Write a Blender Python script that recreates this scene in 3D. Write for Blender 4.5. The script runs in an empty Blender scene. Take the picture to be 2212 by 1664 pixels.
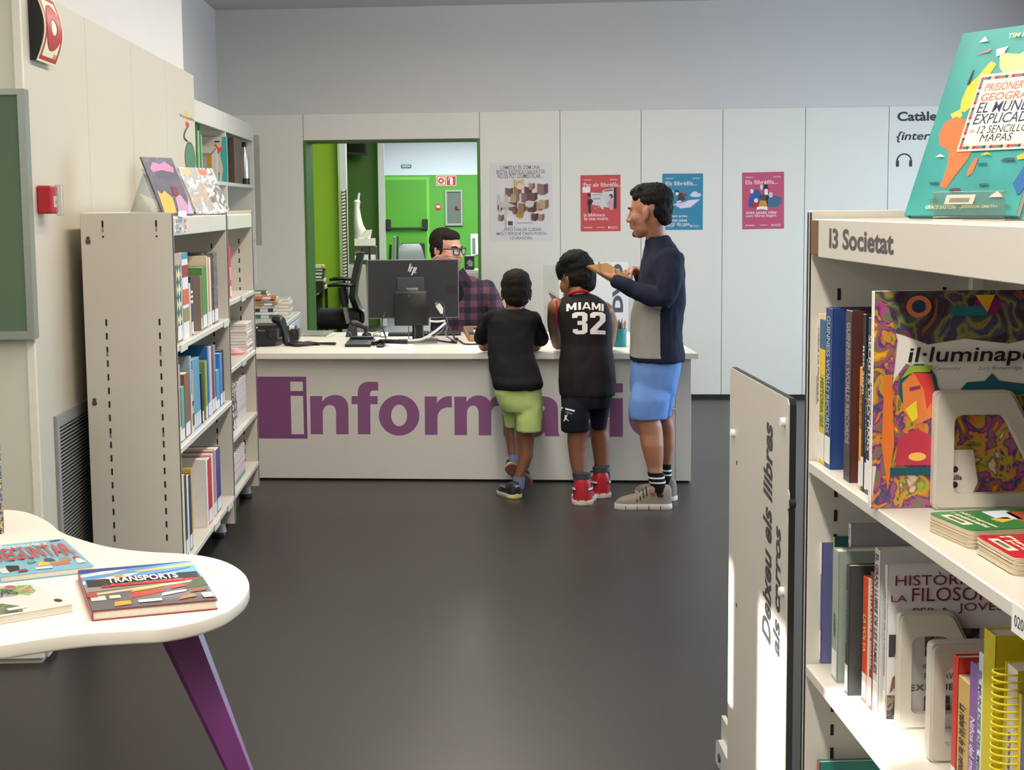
import bpy, bmesh, math, random
from mathutils import Vector, Matrix, noise
from mathutils.bvhtree import BVHTree
random.seed(7)
C = bpy.context.scene.collection
PI = math.pi
# ------------------------------------------------------------------ camera (calibrated from vanishing points)
F_PX, CX, CY, CAM_H = 3350.0, 1106.0, 832.0, 1.6
_dy = Vector((945 - CX, 445 - CY, F_PX)).normalized()
_h2 = Vector((945 + 3000 - CX, 445 - 25.5 - CY, F_PX))
_dn = _dy.cross(_h2).normalized()
if _dn.y < 0: _dn = -_dn
_rx = _dn.cross(_dy)
if _rx.x < 0: _rx = -_rx
RW = Matrix((_rx, _dy, -_dn))                    # world <- camera (x right, y down, z forward)
CAMP = Vector((0, 0, CAM_H))
cam_data = bpy.data.cameras.new('camera'); cam = bpy.data.objects.new('camera', cam_data); C.objects.link(cam)
cam_data.sensor_fit = 'HORIZONTAL'; cam_data.sensor_width = 36.0; cam_data.lens = F_PX / 2212 * 36.0
cam_data.clip_start = 0.05; cam_data.clip_end = 200
cam.matrix_world = Matrix((
    (RW[0][0], -RW[0][1], -RW[0][2], 0), (RW[1][0], -RW[1][1], -RW[1][2], 0), (RW[2][0], -RW[2][1], -RW[2][2], CAM_H), (0, 0, 0, 1)))
bpy.context.scene.camera = cam
# ------------------------------------------------------------------ world, sun, lamps, exposure
sc = bpy.context.scene
sc.view_settings.view_transform = 'Standard'; sc.view_settings.look = 'None'
sc.view_settings.exposure = 0.22; sc.view_settings.gamma = 1.0; sc.view_settings.use_curve_mapping = False
w = bpy.data.worlds.new('world'); sc.world = w; w.use_nodes = True
wn = w.node_tree.nodes; wl = w.node_tree.links
bgn = wn['Background']
sky = wn.new('ShaderNodeTexSky'); sky.sky_type = 'NISHITA'; sky.sun_disc = False; sky.sun_elevation = math.radians(24); sky.sun_rotation = math.radians(250)
wl.new(sky.outputs[0], bgn.inputs[0]); bgn.inputs[1].default_value = 0.25

def lamp(name, kind, loc, power, color=(1, 1, 1), size=(1, 1), aim=(0, 0, -1), spread=180):
    d = bpy.data.lights.new(name, kind); o = bpy.data.objects.new(name, d); C.objects.link(o)
    d.energy = power; d.color = color; o.location = loc
    if kind == 'AREA':
        d.shape = 'RECTANGLE'; d.size, d.size_y = size; d.spread = math.radians(spread)
    o.rotation_euler = Vector(aim).to_track_quat('-Z', 'Y').to_euler()
    return o
SUN_DIR = Vector((0.80, 0.35, -0.30)).normalized()
sun = lamp('sun', 'SUN', (-8, -3, 6), 14.0, (1.0, 0.97, 0.92), aim=SUN_DIR); sun.data.angle = math.radians(0.6)
WARM = (1.0, 0.93, 0.83)
lamp('ceiling_line_centre', 'AREA', (0.12, 6.2, 3.10), 104, WARM, (0.16, 7.0))
lamp('ceiling_line_entrance', 'AREA', (0.05, -0.2, 3.10), 135, WARM, (0.16, 5.4))
lamp('counter_fill', 'AREA', (-0.2, 10.3, 3.10), 28, WARM, (3.4, 0.16))  # added fill light that brightens the counter and back wall
lamp('upward_fill', 'AREA', (0.25, 7.5, 2.95), 80, WARM, (0.16, 8.0), aim=(0, 0, 1))  # added fill aimed up to lift the ceiling and upper walls
lamp('ceiling_line_west', 'AREA', (-2.9, 1.6, 3.10), 62, WARM, (0.16, 7.0))
lamp('ceiling_line_east', 'AREA', (3.3, 5.0, 3.10), 26, WARM, (0.16, 9.0))
lamp('daylight_window_west', 'AREA', (-3.9, 1.2, 1.9), 40, (0.86, 0.93, 1.0), (2.4, 1.6), aim=(1, 0.1, -0.1))
lamp('daylight_window_east', 'AREA', (4.9, 9.0, 1.4), 190, (0.58, 0.77, 1.0), (4.5, 1.7), aim=(-1, 0.05, -0.1))
lamp('office_line_near', 'AREA', (0.2, 17.0, 3.1), 190, (0.97, 1.0, 0.95), (1.2, 5.0))
lamp('office_line_far', 'AREA', (0.6, 25.0, 3.12), 540, (0.90, 0.97, 1.0), (3.0, 6.0))
# ------------------------------------------------------------------ pixel -> place helpers (rays of this camera met with real planes)
def ray(px, py): return RW @ Vector((px - CX, py - CY, F_PX))
def onz(px, py, z=0.0):
    d = ray(px, py); return CAMP + d * ((z - CAM_H) / d.z)
def onx(px, py, x):
    d = ray(px, py); return CAMP + d * (x / d.x)
def ony(px, py, y):
    d = ray(px, py); return CAMP + d * (y / d.y)
def pxm(y): return F_PX / (y * 1.004)           # pixels per metre at depth y

class Fr:
    """A frame whose local -y faces the room: origin and turn about z."""
    def __init__(s, o, rz): s.o = Vector(o); s.rz = rz; s.ux = Vector((math.cos(rz), math.sin(rz), 0)); s.uy = Vector((-math.sin(rz), math.cos(rz), 0))
    def loc(s, px, py, d=0.0):                  # pixel -> local (x, z) on the plane local y = d
        p0 = s.o + s.uy * d; r = ray(px, py); p = CAMP + r * ((p0 - CAMP).dot(s.uy) / r.dot(s.uy))
        return ((p - s.o).dot(s.ux), p.z - s.o.z)
    def w(s, x, y, z): return s.o + s.ux * x + s.uy * y + Vector((0, 0, z))
    def inv(s, p): q = Vector(p) - s.o; return Vector((q.dot(s.ux), q.dot(s.uy), q.z))
# ------------------------------------------------------------------ materials
def lin1(c): c /= 255.0; return c / 12.92 if c <= 0.04045 else ((c + 0.055) / 1.055) ** 2.4
def lin(c): return (lin1(c[0]), lin1(c[1]), lin1(c[2]), 1.0)
_mats = {}
def M(name, col, rough=0.5, metal=0.0, var=0.05, scale=30.0, bump=0.0, bscale=120.0, spec=0.5, coat=0.0, emit=None):
    if name in _mats: return _mats[name]
    m = bpy.data.materials.new(name); m.use_nodes = True; nt = m.node_tree; n = nt.nodes; l = nt.links
    b = n['Principled BSDF']; b.inputs['Roughness'].default_value = rough; b.inputs['Metallic'].default_value = metal
    b.inputs['Specular IOR Level'].default_value = spec; b.inputs['Coat Weight'].default_value = coat
    tc = n.new('ShaderNodeTexCoord'); nz = n.new('ShaderNodeTexNoise'); nz.inputs['Scale'].default_value = scale; nz.inputs['Detail'].default_value = 3
    l.new(tc.outputs['Object'], nz.inputs['Vector'])
    c = lin(col); mx = n.new('ShaderNodeMix'); mx.data_type = 'RGBA'
    mx.inputs[6].default_value = tuple(v * (1 - var) for v in c[:3]) + (1,); mx.inputs[7].default_value = tuple(min(1, v * (1 + var)) for v in c[:3]) + (1,)
    l.new(nz.outputs[0], mx.inputs[0]); l.new(mx.outputs[2], b.inputs['Base Color'])
    if bump:
        n2 = n.new('ShaderNodeTexNoise'); n2.inputs['Scale'].default_value = bscale; n2.inputs['Detail'].default_value = 2
        l.new(tc.outputs['Object'], n2.inputs['Vector']); bp = n.new('ShaderNodeBump'); bp.inputs['Strength'].default_value = bump; bp.inputs['Distance'].default_value = 0.002
        l.new(n2.outputs[0], bp.inputs['Height']); l.new(bp.outputs[0], b.inputs['Normal'])
    if emit:
        b.inputs['Emission Color'].default_value = lin(emit[0]); b.inputs['Emission Strength'].default_value = emit[1]
    _mats[name] = m; return m
def P(col, rough=0.45, var=0.06):               # plain print/paint by colour
    return M('print_%d_%d_%d_%d' % (*col, int(rough * 100)), col, rough, var=var)
def clear(name, tint=(1, 1, 1), gloss=0.10):
    if name in _mats: return _mats[name]
    m = bpy.data.materials.new(name); m.use_nodes = True; nt = m.node_tree; n = nt.nodes; l = nt.links
    for x in list(n):
        if x.type != 'OUTPUT_MATERIAL': n.remove(x)
    out = [x for x in n if x.type == 'OUTPUT_MATERIAL'][0]
    t = n.new('ShaderNodeBsdfTransparent'); t.inputs[0].default_value = (*tint, 1); g = n.new('ShaderNodeBsdfGlossy'); g.inputs['Roughness'].default_value = 0.05
    fz = n.new('ShaderNodeFresnel'); fz.inputs[0].default_value = 1.45; mu = n.new('ShaderNodeMath'); mu.operation = 'MULTIPLY_ADD'; mu.inputs[1].default_value = 0.35; mu.inputs[2].default_value = gloss * 0.15
    mi = n.new('ShaderNodeMixShader'); l.new(fz.outputs[0], mu.inputs[0]); l.new(mu.outputs[0], mi.inputs[0]); l.new(t.outputs[0], mi.inputs[1]); l.new(g.outputs[0], mi.inputs[2]); l.new(mi.outputs[0], out.inputs[0])
    _mats[name] = m; return m
def ramp_mat(name, cols, scale=6.0, detail=3.0, rough=0.4, kind='noise', distort=1.5, const=True):
    """A print of several colours: noise or cells through a colour ramp."""
    if name in _mats: return _mats[name]
    m = bpy.data.materials.new(name); m.use_nodes = True; nt = m.node_tree; n = nt.nodes; l = nt.links; b = n['Principled BSDF']; b.inputs['Roughness'].default_value = rough
    tc = n.new('ShaderNodeTexCoord')
    if kind == 'noise':
        t = n.new('ShaderNodeTexNoise'); t.inputs['Detail'].default_value = detail; t.inputs['Distortion'].default_value = distort
    else:
        t = n.new('ShaderNodeTexVoronoi')
    t.inputs['Scale'].default_value = scale; l.new(tc.outputs['Object'], t.inputs['Vector'])
    r = n.new('ShaderNodeValToRGB'); r.color_ramp.interpolation = 'CONSTANT' if const else 'LINEAR'
    lo, hi = (0.28, 0.72) if kind == 'noise' else (0.0, 1.0)
    e = r.color_ramp.elements; k = len(cols)
    e[0].position = 0; e[0].color = lin(cols[0]); e[1].position = lo + (hi - lo) / k if k > 1 else 1; e[1].color = lin(cols[1 % k])
    for i in range(2, k):
        x = e.new(lo + (hi - lo) * i / k); x.color = lin(cols[i])
    l.new(t.outputs['Color' if kind == 'cells' else 0], r.inputs[0]); l.new(r.outputs[0], b.inputs['Base Color'])
    _mats[name] = m; return m
# ------------------------------------------------------------------ mesh building
class MB:
    def __init__(s): s.v = []; s.f = []; s.mi = []
    def add(s, vs, fs, mi=0):
        k = len(s.v); s.v += [tuple(v) for v in vs]; s.f += [tuple(i + k for i in f) for f in fs]; s.mi += [mi] * len(fs); return s
    def box(s, x0, x1, y0, y1, z0, z1, mi=0):
        return s.add([(x0, y0, z0), (x1, y0, z0), (x1, y1, z0), (x0, y1, z0), (x0, y0, z1), (x1, y0, z1), (x1, y1, z1), (x0, y1, z1)],
                     [(0, 3, 2, 1), (4, 5, 6, 7), (0, 1, 5, 4), (1, 2, 6, 5), (2, 3, 7, 6), (3, 0, 4, 7)], mi)
    def cbox(s, x0, x1, y0, y1, z0, z1, b=0.002, mi=0):
        b = min(b, (x1 - x0) * .45, (y1 - y0) * .45, (z1 - z0) * .45); V = []; idx = {}
        X = (x0, x1); Y = (y0, y1); Z = (z0, z1); sg = (1, -1)
        for i in (0, 1):
            for j in (0, 1):
                for k in (0, 1):
                    x, y, z = X[i], Y[j], Z[k]; bx, by, bz = b * sg[i], b * sg[j], b * sg[k]
                    for a, p in enumerate(((x, y + by, z + bz), (x + bx, y, z + bz), (x + bx, y + by, z))):
                        idx[(i, j, k, a)] = len(V); V.append(p)
        Q = []
        def face(ids, nrm):
            c = [Vector(V[t]) for t in ids]; n = (c[1] - c[0]).cross(c[2] - c[0]); Q.append(tuple(ids) if n.dot(Vector(nrm)) > 0 else tuple(reversed(ids)))
        for i in (0, 1): face([idx[(i, j, k, 0)] for j, k in ((0, 0), (1, 0), (1, 1), (0, 1))], (-sg[i], 0, 0))
        for j in (0, 1): face([idx[(i, j, k, 1)] for i, k in ((0, 0), (1, 0), (1, 1), (0, 1))], (0, -sg[j], 0))
        for k in (0, 1): face([idx[(i, j, k, 2)] for i, j in ((0, 0), (1, 0), (1, 1), (0, 1))], (0, 0, -sg[k]))
        for i in (0, 1):
            for j in (0, 1): face([idx[(i, j, 0, 0)], idx[(i, j, 0, 1)], idx[(i, j, 1, 1)], idx[(i, j, 1, 0)]], (-sg[i], -sg[j], 0))
            for k in (0, 1): face([idx[(i, 0, k, 0)], idx[(i, 0, k, 2)], idx[(i, 1, k, 2)], idx[(i, 1, k, 0)]], (-sg[i], 0, -sg[k]))
        for j in (0, 1):
            for k in (0, 1): face([idx[(0, j, k, 1)], idx[(0, j, k, 2)], idx[(1, j, k, 2)], idx[(1, j, k, 1)]], (0, -sg[j], -sg[k]))
        for i in (0, 1):
            for j in (0, 1):
                for k in (0, 1): face([idx[(i, j, k, a)] for a in (0, 1, 2)], (-sg[i], -sg[j], -sg[k]))
        return s.add(V, Q, mi)
    def prism(s, poly, lo, hi, axis='y', mi=0):
        """Extrude a polygon: axis y -> poly in (x,z); axis z -> (x,y); axis x -> (y,z)."""
        A = sum(poly[i][0] * poly[(i + 1) % len(poly)][1] - poly[(i + 1) % len(poly)][0] * poly[i][1] for i in range(len(poly)))
        if A < 0: poly = poly[::-1]
        n = len(poly)
        mk = {'y': lambda p, t: (p[0], t, p[1]), 'z': lambda p, t: (p[0], p[1], t), 'x': lambda p, t: (t, p[0], p[1])}[axis]
        vs = [mk(p, lo) for p in poly] + [mk(p, hi) for p in poly]
        fs = [tuple(range(n))[::-1], tuple(range(n, 2 * n))] + [(i, (i + 1) % n, n + (i + 1) % n, n + i) for i in range(n)]
        if axis == 'y': fs = [f[::-1] for f in fs]
        return s.add(vs, fs, mi)
    def ringprism(s, outer, inner, lo, hi, axis='y', mi=0):
        """Frame between two loops of equal length."""
        n = len(outer); mk = {'y': lambda p, t: (p[0], t, p[1]), 'z': lambda p, t: (p[0], p[1], t), 'x': lambda p, t: (t, p[0], p[1])}[axis]
        vs = [mk(p, lo) for p in outer] + [mk(p, lo) for p in inner] + [mk(p, hi) for p in outer] + [mk(p, hi) for p in inner]
        fs = []
        for i in range(n):
            j = (i + 1) % n
            fs += [(i, j, n + j, n + i), (2 * n + i, 3 * n + i, 3 * n + j, 2 * n + j), (i, 2 * n + i, 2 * n + j, j), (n + i, n + j, 3 * n + j, 3 * n + i)]
        return s.add(vs, fs, mi)
    def rings(s, R, mi=0, caps=True, closed=True):
        n = len(R[0]); vs = [p for r in R for p in r]; fs = []
        for a in range(len(R) - 1):
            for i in range(n if closed else n - 1):
                j = (i + 1) % n; fs.append((a * n + i, a * n + j, (a + 1) * n + j, (a + 1) * n + i))
        if caps: fs += [tuple(range(n))[::-1], tuple((len(R) - 1) * n + i for i in range(n))]
        return s.add(vs, fs, mi)
    def tube(s, pts, r, n=8, mi=0, sub=0, squash=1.0, up=None):
        pts = [Vector(p) for p in pts]; rr = list(r) if isinstance(r, (list, tuple)) else [r] * len(pts)
        if sub: pts, rr = smooth_path(pts, rr, sub)
        t0 = (pts[1] - pts[0]).normalized(); a = Vector(up) if up else (Vector((0, 0, 1)) if abs(t0.z) < 0.9 else Vector((1, 0, 0)))
        a = (a - t0 * a.dot(t0)).normalized(); R = []
        for i, p in enumerate(pts):
            t = (pts[min(i + 1, len(pts) - 1)] - pts[max(i - 1, 0)])
            t = t.normalized() if t.length > 1e-9 else t0
            a = a - t * a.dot(t); a = a.normalized() if a.length > 1e-6 else t.orthogonal().normalized(); b = t.cross(a)
            R.append([p + (a * math.cos(2 * PI * k / n) * squash + b * math.sin(2 * PI * k / n)) * rr[i] for k in range(n)])
        return s.rings(R, mi)
    def limb(s, pts, rr, n=14, sub=4, mi=0, squash=1.0, up=None):
        """Tapered round limb with rounded ends."""
        pts = [Vector(p) for p in pts]; pts, rr = smooth_path(pts, list(rr), sub)
        def cap(p, q, r, rev):
            d = (p - q).normalized(); o = []
            for k in (0.35, 0.7, 0.93): o.append((p + d * r * k, r * math.sqrt(1 - k * k)))
            return o[::-1] if rev else o
        a = cap(pts[0], pts[1], rr[0], True); b = cap(pts[-1], pts[-2], rr[-1], False)
        return s.tube([x[0] for x in a] + pts + [x[0] for x in b], [x[1] for x in a] + rr + [x[1] for x in b], n, mi, 0, squash, up)
    def cyl(s, p0, p1, r0, r1=None, n=16, mi=0): return s.tube([p0, p1], [r0, r0 if r1 is None else r1], n, mi)
    def ell(s, c, r, B=None, nu=16, nv=10, mi=0):
        c = Vector(c); B = B or Matrix.Identity(3); vs = [c + B @ Vector((0, 0, r[2]))]
        for j in range(1, nv):
            t = PI * j / nv
            for i in range(nu):
                u = 2 * PI * i / nu; vs.append(c + B @ Vector((r[0] * math.sin(t) * math.cos(u), r[1] * math.sin(t) * math.sin(u), r[2] * math.cos(t))))
        vs.append(c + B @ Vector((0, 0, -r[2]))); fs = [(0, 1 + i, 1 + (i + 1) % nu) for i in range(nu)]
        for j in range(nv - 2):
            for i in range(nu):
                a = 1 + j * nu + i; b = 1 + j * nu + (i + 1) % nu; fs.append((a, a + nu, b + nu, b))
        L = len(vs) - 1; k = 1 + (nv - 2) * nu; fs += [(L, k + (i + 1) % nu, k + i) for i in range(nu)]
        if B.determinant() < 0: fs = [f[::-1] for f in fs]
        return s.add(vs, fs, mi)
    def lathe(s, prof, c=(0, 0, 0), n=24, mi=0):
        R = [[(c[0] + r * math.cos(2 * PI * i / n), c[1] + r * math.sin(2 * PI * i / n), c[2] + z) for i in range(n)] for r, z in prof]
        return s.rings(R, mi)
    def mesh(s, name, mats, smooth=35):
        me = bpy.data.meshes.new(name); me.from_pydata(s.v, [], s.f)
        for m in (mats if isinstance(mats, (list, tuple)) else [mats]): me.materials.append(m)
        if len(me.materials) > 1: me.polygons.foreach_set('material_index', s.mi)
        if smooth:
            me.polygons.foreach_set('use_smooth', [True] * len(me.polygons)); me.set_sharp_from_angle(angle=math.radians(smooth))
        me.update(); return me
    def obj(s, name, mats, parent=None, smooth=35, loc=None, rz=0):
        o = bpy.data.objects.new(name, s.mesh(name, mats, smooth)); C.objects.link(o)
        if parent: o.parent = parent
        if loc is not None: o.location = loc
        if rz: o.rotation_euler = (0, 0, rz)
        return o
def smooth_path(pts, rr, sub):
    P_, R_ = [], []; n = len(pts)
    for i in range(n - 1):
        p0, p1, p2, p3 = pts[max(i - 1, 0)], pts[i], pts[i + 1], pts[min(i + 2, n - 1)]
        for k in range(sub):
            t = k / sub; t2 = t * t; t3 = t2 * t
            P_.append(0.5 * (2 * p1 + (p2 - p0) * t + (2 * p0 - 5 * p1 + 4 * p2 - p3) * t2 + (3 * p1 - p0 - 3 * p2 + p3) * t3)); R_.append(rr[i] * (1 - t) + rr[i + 1] * t)
    P_.append(pts[-1]); R_.append(rr[-1]); return P_, R_
def tag(o, label, cat, group=None):
    o['label'] = label; o['category'] = cat
    if group: o['group'] = group
    return o
def thing(name, label, cat, loc=(0, 0, 0), rz=0, group=None):
    o = bpy.data.objects.new(name, None); C.objects.link(o); o.empty_display_size = 0.05; o.location = loc; o.rotation_euler = (0, 0, rz)
    return tag(o, label, cat, group)
def struct(name, mb, m, **k):
    o = mb.obj(name, m, **k); o['kind'] = 'structure'; return o
def sempty(name, loc=(0, 0, 0), rz=0):
    o = bpy.data.objects.new(name, None); C.objects.link(o); o.location = loc; o.rotation_euler = (0, 0, rz); o['kind'] = 'structure'; return o
def dup(root, loc=None, rz=None, label=None):
    r = root.copy(); C.objects.link(r)
    if loc is not None: r.location = loc
    if rz is not None: r.rotation_euler = (0, 0, rz)
    if label: r['label'] = label
    for ch in list(root.children):
        c = ch.copy(); C.objects.link(c); c.parent = r
        for g in list(ch.children):
            d = g.copy(); C.objects.link(d); d.parent = c
    return r
_tcache = {}
def text_mesh(s, bold, shear):
    k = (s, bold, shear)
    if k in _tcache: return _tcache[k]
    cu = bpy.data.curves.new('t', 'FONT'); cu.body = s; cu.size = 1; cu.offset = bold; cu.shear = shear; cu.resolution_u = 3
    o = bpy.data.objects.new('t', cu); me = o.to_mesh()
    vs = [v.co.copy() for v in me.vertices]; fs = [tuple(p.vertices) for p in me.polygons]; o.to_mesh_clear(); bpy.data.objects.remove(o)
    _tcache[k] = (vs, fs); return vs, fs
def text_into(mb, s, x0, z0, x1, z1, y=0.0, bold=0.0, shear=0.0, keep=False, mi=0, turn=0, axes='xz'):
    """Flat lettering fitted into a rectangle; axes xz faces -y, axes xy faces +z; turn=1 reads upwards."""
    vs, fs = text_mesh(s, bold, shear)
    if not vs: return
    a0, a1 = min(v.x for v in vs), max(v.x for v in vs); b0, b1 = min(v.y for v in vs), max(v.y for v in vs)
    out = []
    for v in vs:
        a = (v.x - a0) / (a1 - a0 + 1e-9); b = (v.y - b0) / (b1 - b0 + 1e-9)
        if turn == 1: a, b = 1 - b, a
        elif turn == -1: a, b = b, 1 - a
        X = x0 + a * (x1 - x0); Z = z0 + b * (z1 - z0)
        out.append((X, y, Z) if axes == 'xz' else (X, Z, y))
    mb.add(out, fs, mi)
def lettering(parent, items, mat, y, name='lettering', bold=0.0, shear=0.0, axes='xz'):
    for it in items:
        mb = MB(); s, x0, z0, x1, z1 = it[:5]; text_into(mb, s, x0, z0, x1, z1, y, bold if len(it) < 6 else it[5], shear, axes=axes, turn=it[6] if len(it) > 6 else 0); o = mb.obj(name, mat, parent, smooth=0)
    return o
WHITE = M('white_laminate', (226, 222, 212), 0.42, var=0.02, scale=3, bump=0.03)
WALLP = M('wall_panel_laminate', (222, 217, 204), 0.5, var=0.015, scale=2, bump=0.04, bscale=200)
PLASTER = M('wall_plaster', (205, 200, 194), 0.85, var=0.02, scale=4, bump=0.08)
BLACKP = M('black_plastic', (22, 22, 24), 0.4)
DARKGAP = M('dark_gap', (30, 29, 28), 0.8)
METALW = M('shelf_enamel', (205, 200, 188), 0.38, var=0.02, scale=5, bump=0.02)
INK = P((40, 38, 42)); WHT = P((232, 230, 226)); RED = P((196, 32, 44))
PAGES = M('paper_pages', (226, 218, 200), 0.8, var=0.1, scale=160)
# ================================================================== STRUCTURE
ANG = math.radians(-7.7)
WB = Fr(onz(1605, 861.5), ANG)                      # back wall
CT = Fr(onz(559, 1037), ANG)                        # information counter
LW = Fr((-1.40, 0, 0), PI / 2)                      # west wall, local x = world y
LB = Fr((-1.0, 5.95, 0), PI / 2)                    # slotted bookcase, local x along +y
RB = Fr((0.772, 3.2, 0), -PI / 2)                   # society bookcase, local x along -y
CEIL = 3.22
# floor: poured rubber with a fine orange peel
fm = bpy.data.materials.new('poured_floor'); fm.use_nodes = True; _n = fm.node_tree.nodes; _l = fm.node_tree.links; _b = _n['Principled BSDF']
_tc = _n.new('ShaderNodeTexCoord'); _nz = _n.new('ShaderNodeTexNoise'); _nz.inputs['Scale'].default_value = 0.7; _nz.inputs['Detail'].default_value = 6
_cr = _n.new('ShaderNodeValToRGB'); _cr.color_ramp.elements[0].position = 0.3; _cr.color_ramp.elements[0].color = lin((50, 47, 44)); _cr.color_ramp.elements[1].position = 0.75; _cr.color_ramp.elements[1].color = lin((55, 52, 49))
_n2 = _n.new('ShaderNodeTexNoise'); _n2.inputs['Scale'].default_value = 190; _n2.inputs['Detail'].default_value = 2; _n3 = _n.new('ShaderNodeTexNoise'); _n3.inputs['Scale'].default_value = 1.2
_b.inputs['Specular IOR Level'].default_value = 0.24; _bp = _n.new('ShaderNodeBump'); _bp.inputs['Strength'].default_value = 0.07; _bp.inputs['Distance'].default_value = 0.002
_mr = _n.new('ShaderNodeMapRange'); _mr.inputs[3].default_value = 0.33; _mr.inputs[4].default_value = 0.37
for n_ in (_nz, _n2, _n3): _l.new(_tc.outputs['Object'], n_.inputs['Vector'])
_l.new(_nz.outputs[0], _cr.inputs[0]); _l.new(_cr.outputs[0], _b.inputs['Base Color']); _l.new(_n2.outputs[0], _bp.inputs['Height']); _l.new(_bp.outputs[0], _b.inputs['Normal'])
_l.new(_n3.outputs[0], _mr.inputs[0]); _l.new(_mr.outputs[0], _b.inputs['Roughness'])
struct('floor', MB().box(-4.2, 6.2, -3.2, 30.2, -0.1, 0), fm)
struct('ceiling', MB().box(-4.2, 6.2, -3.2, 30.2, CEIL, CEIL + 0.1), M('ceiling_paint', (188, 182, 178), 0.9, var=0.02))
# ---- back wall
OU0 = WB.loc(655, 300)[0]; OU1 = WB.loc(1036, 300)[0]; OZ = WB.loc(850, 301)[1]; WTOP = 2.362
b = MB(); b.box(-5.4, OU0, 0.012, 0.25, 0, WTOP); b.box(OU0, OU1, 0.012, 0.25, OZ, WTOP); b.box(OU1, 3.7, 0.012, 0.25, 0, WTOP); b.box(-5.4, 3.7, 0.006, 0.25, WTOP, CEIL)
wb = struct('wall_back', b, [PLASTER], loc=WB.o, rz=ANG)
joints = [-4.9, WB.loc(498.5, 260)[0], OU0, OU1] + [OU1 + 0.66 * k for k in range(1, 7)]
for a, c in zip(joints, joints[1:]):
    z0 = OZ if (a == OU0) else 0.035
    MB().cbox(a + 0.002, c - 0.002, 0, 0.0125, z0, WTOP, 0.0012).obj('panel', WALLP, wb)
jm = M('joint_shadow', (120, 112, 98), 0.8)
for a in joints[1:]: MB().box(a - 0.003, a + 0.003, 0.0105, 0.0125, 0.03, WTOP).obj('panel_joint', jm, wb)
MB().box(OU1, 3.7, 0.004, 0.0125, 0.0, 0.034).obj('plinth', DARKGAP, wb)
GREEN_F = M('green_frame_paint', (70, 118, 44), 0.45)
wf = sempty('window_1', WB.o, ANG)
MB().cbox(OU0, OU0 + 0.022, -0.004, 0.26, 0, OZ, 0.002).obj('jamb', GREEN_F, wf)
MB().cbox(OU1 - 0.022, OU1, -0.004, 0.26, 0, OZ, 0.002).obj('jamb', GREEN_F, wf)
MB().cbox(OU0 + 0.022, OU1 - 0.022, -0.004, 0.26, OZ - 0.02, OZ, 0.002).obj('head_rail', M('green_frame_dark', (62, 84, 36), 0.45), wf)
# ---- west wall (cladding, plaster above), with a short end beyond
b = MB(); b.box(5.60, 9.2, 0.012, 0.36, 0, WTOP); b.box(5.60, 8.95, 0.016, 0.36, WTOP, CEIL)
wl_ = struct('wall_left', b, PLASTER, loc=LW.o, rz=PI / 2)
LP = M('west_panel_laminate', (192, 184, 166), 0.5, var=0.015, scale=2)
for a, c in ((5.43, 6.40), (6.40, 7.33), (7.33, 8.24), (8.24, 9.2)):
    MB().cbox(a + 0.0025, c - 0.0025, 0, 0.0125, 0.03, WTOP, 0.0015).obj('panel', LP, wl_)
for a in (6.40, 7.33, 8.24): MB().box(a - 0.003, a + 0.003, 0.0105, 0.0125, 0.03, WTOP).obj('panel_joint', jm, wl_)
# ---- wall that returns towards the west, in front of the west wall
NWY = 5.43
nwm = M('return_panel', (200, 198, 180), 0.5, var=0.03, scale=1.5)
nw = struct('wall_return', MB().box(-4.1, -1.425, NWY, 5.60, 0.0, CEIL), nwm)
MB().cbox(-1.428, -1.398, NWY - 0.012, NWY + 0.004, 0.05, CEIL, 0.003).obj('corner_strip', M('corner_strip_white', (222, 218, 204), 0.4), nw)
MB().cbox(-4.1, -1.412, NWY - 0.02, NWY, 0.02, 0.12, 0.003).obj('skirting', WHITE, nw)
MB().cbox(-1.424, -1.3995, NWY, 5.61, 0.02, CEIL, 0.002).obj('end_panel', LP, nw)
# ---- recess beyond the west wall
rc = struct('wall_recess', MB().box(9.0, 13.35, 0.012, 0.2, 0, CEIL), PLASTER, loc=(-1.80, 0, 0), rz=PI / 2)
for a, c in ((9.0, 10.3), (10.3, 11.6), (11.6, 13.2)): MB().cbox(a + 0.002, c - 0.002, 0, 0.0125, 0.03, WTOP, 0.0012).obj('panel', WALLP, rc)
# ---- rest of the room, out of the photograph's frame
struct('wall_rear', MB().box(-4.2, 6.2, -3.2, -3.0, 0, CEIL), PLASTER)
b = MB()                                             # far west wall with tall window lights between piers
ys = [(-3.0, 0.42), (0.92, 1.10), (1.48, 1.72), (2.55, NWY + .17)]
for a, c in ys: b.box(-4.2, -4.0, a, c, 0, CEIL)
for a, c in ((0.42, 0.92), (1.10, 1.48), (1.72, 2.55)): b.box(-4.2, -4.0, a, c, 0, 2.02); b.box(-4.2, -4.0, a, c, 2.52, CEIL)
struct('wall_west', b, PLASTER)
b = MB(); b.box(5.0, 5.2, -3.0, 6.7, 0, CEIL); b.box(5.0, 5.2, 11.3, 13.0, 0, CEIL); b.box(5.0, 5.2, 6.7, 11.3, 0, 0.5); b.box(5.0, 5.2, 6.7, 11.3, 2.9, CEIL)
struct('wall_right', b, PLASTER)
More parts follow.
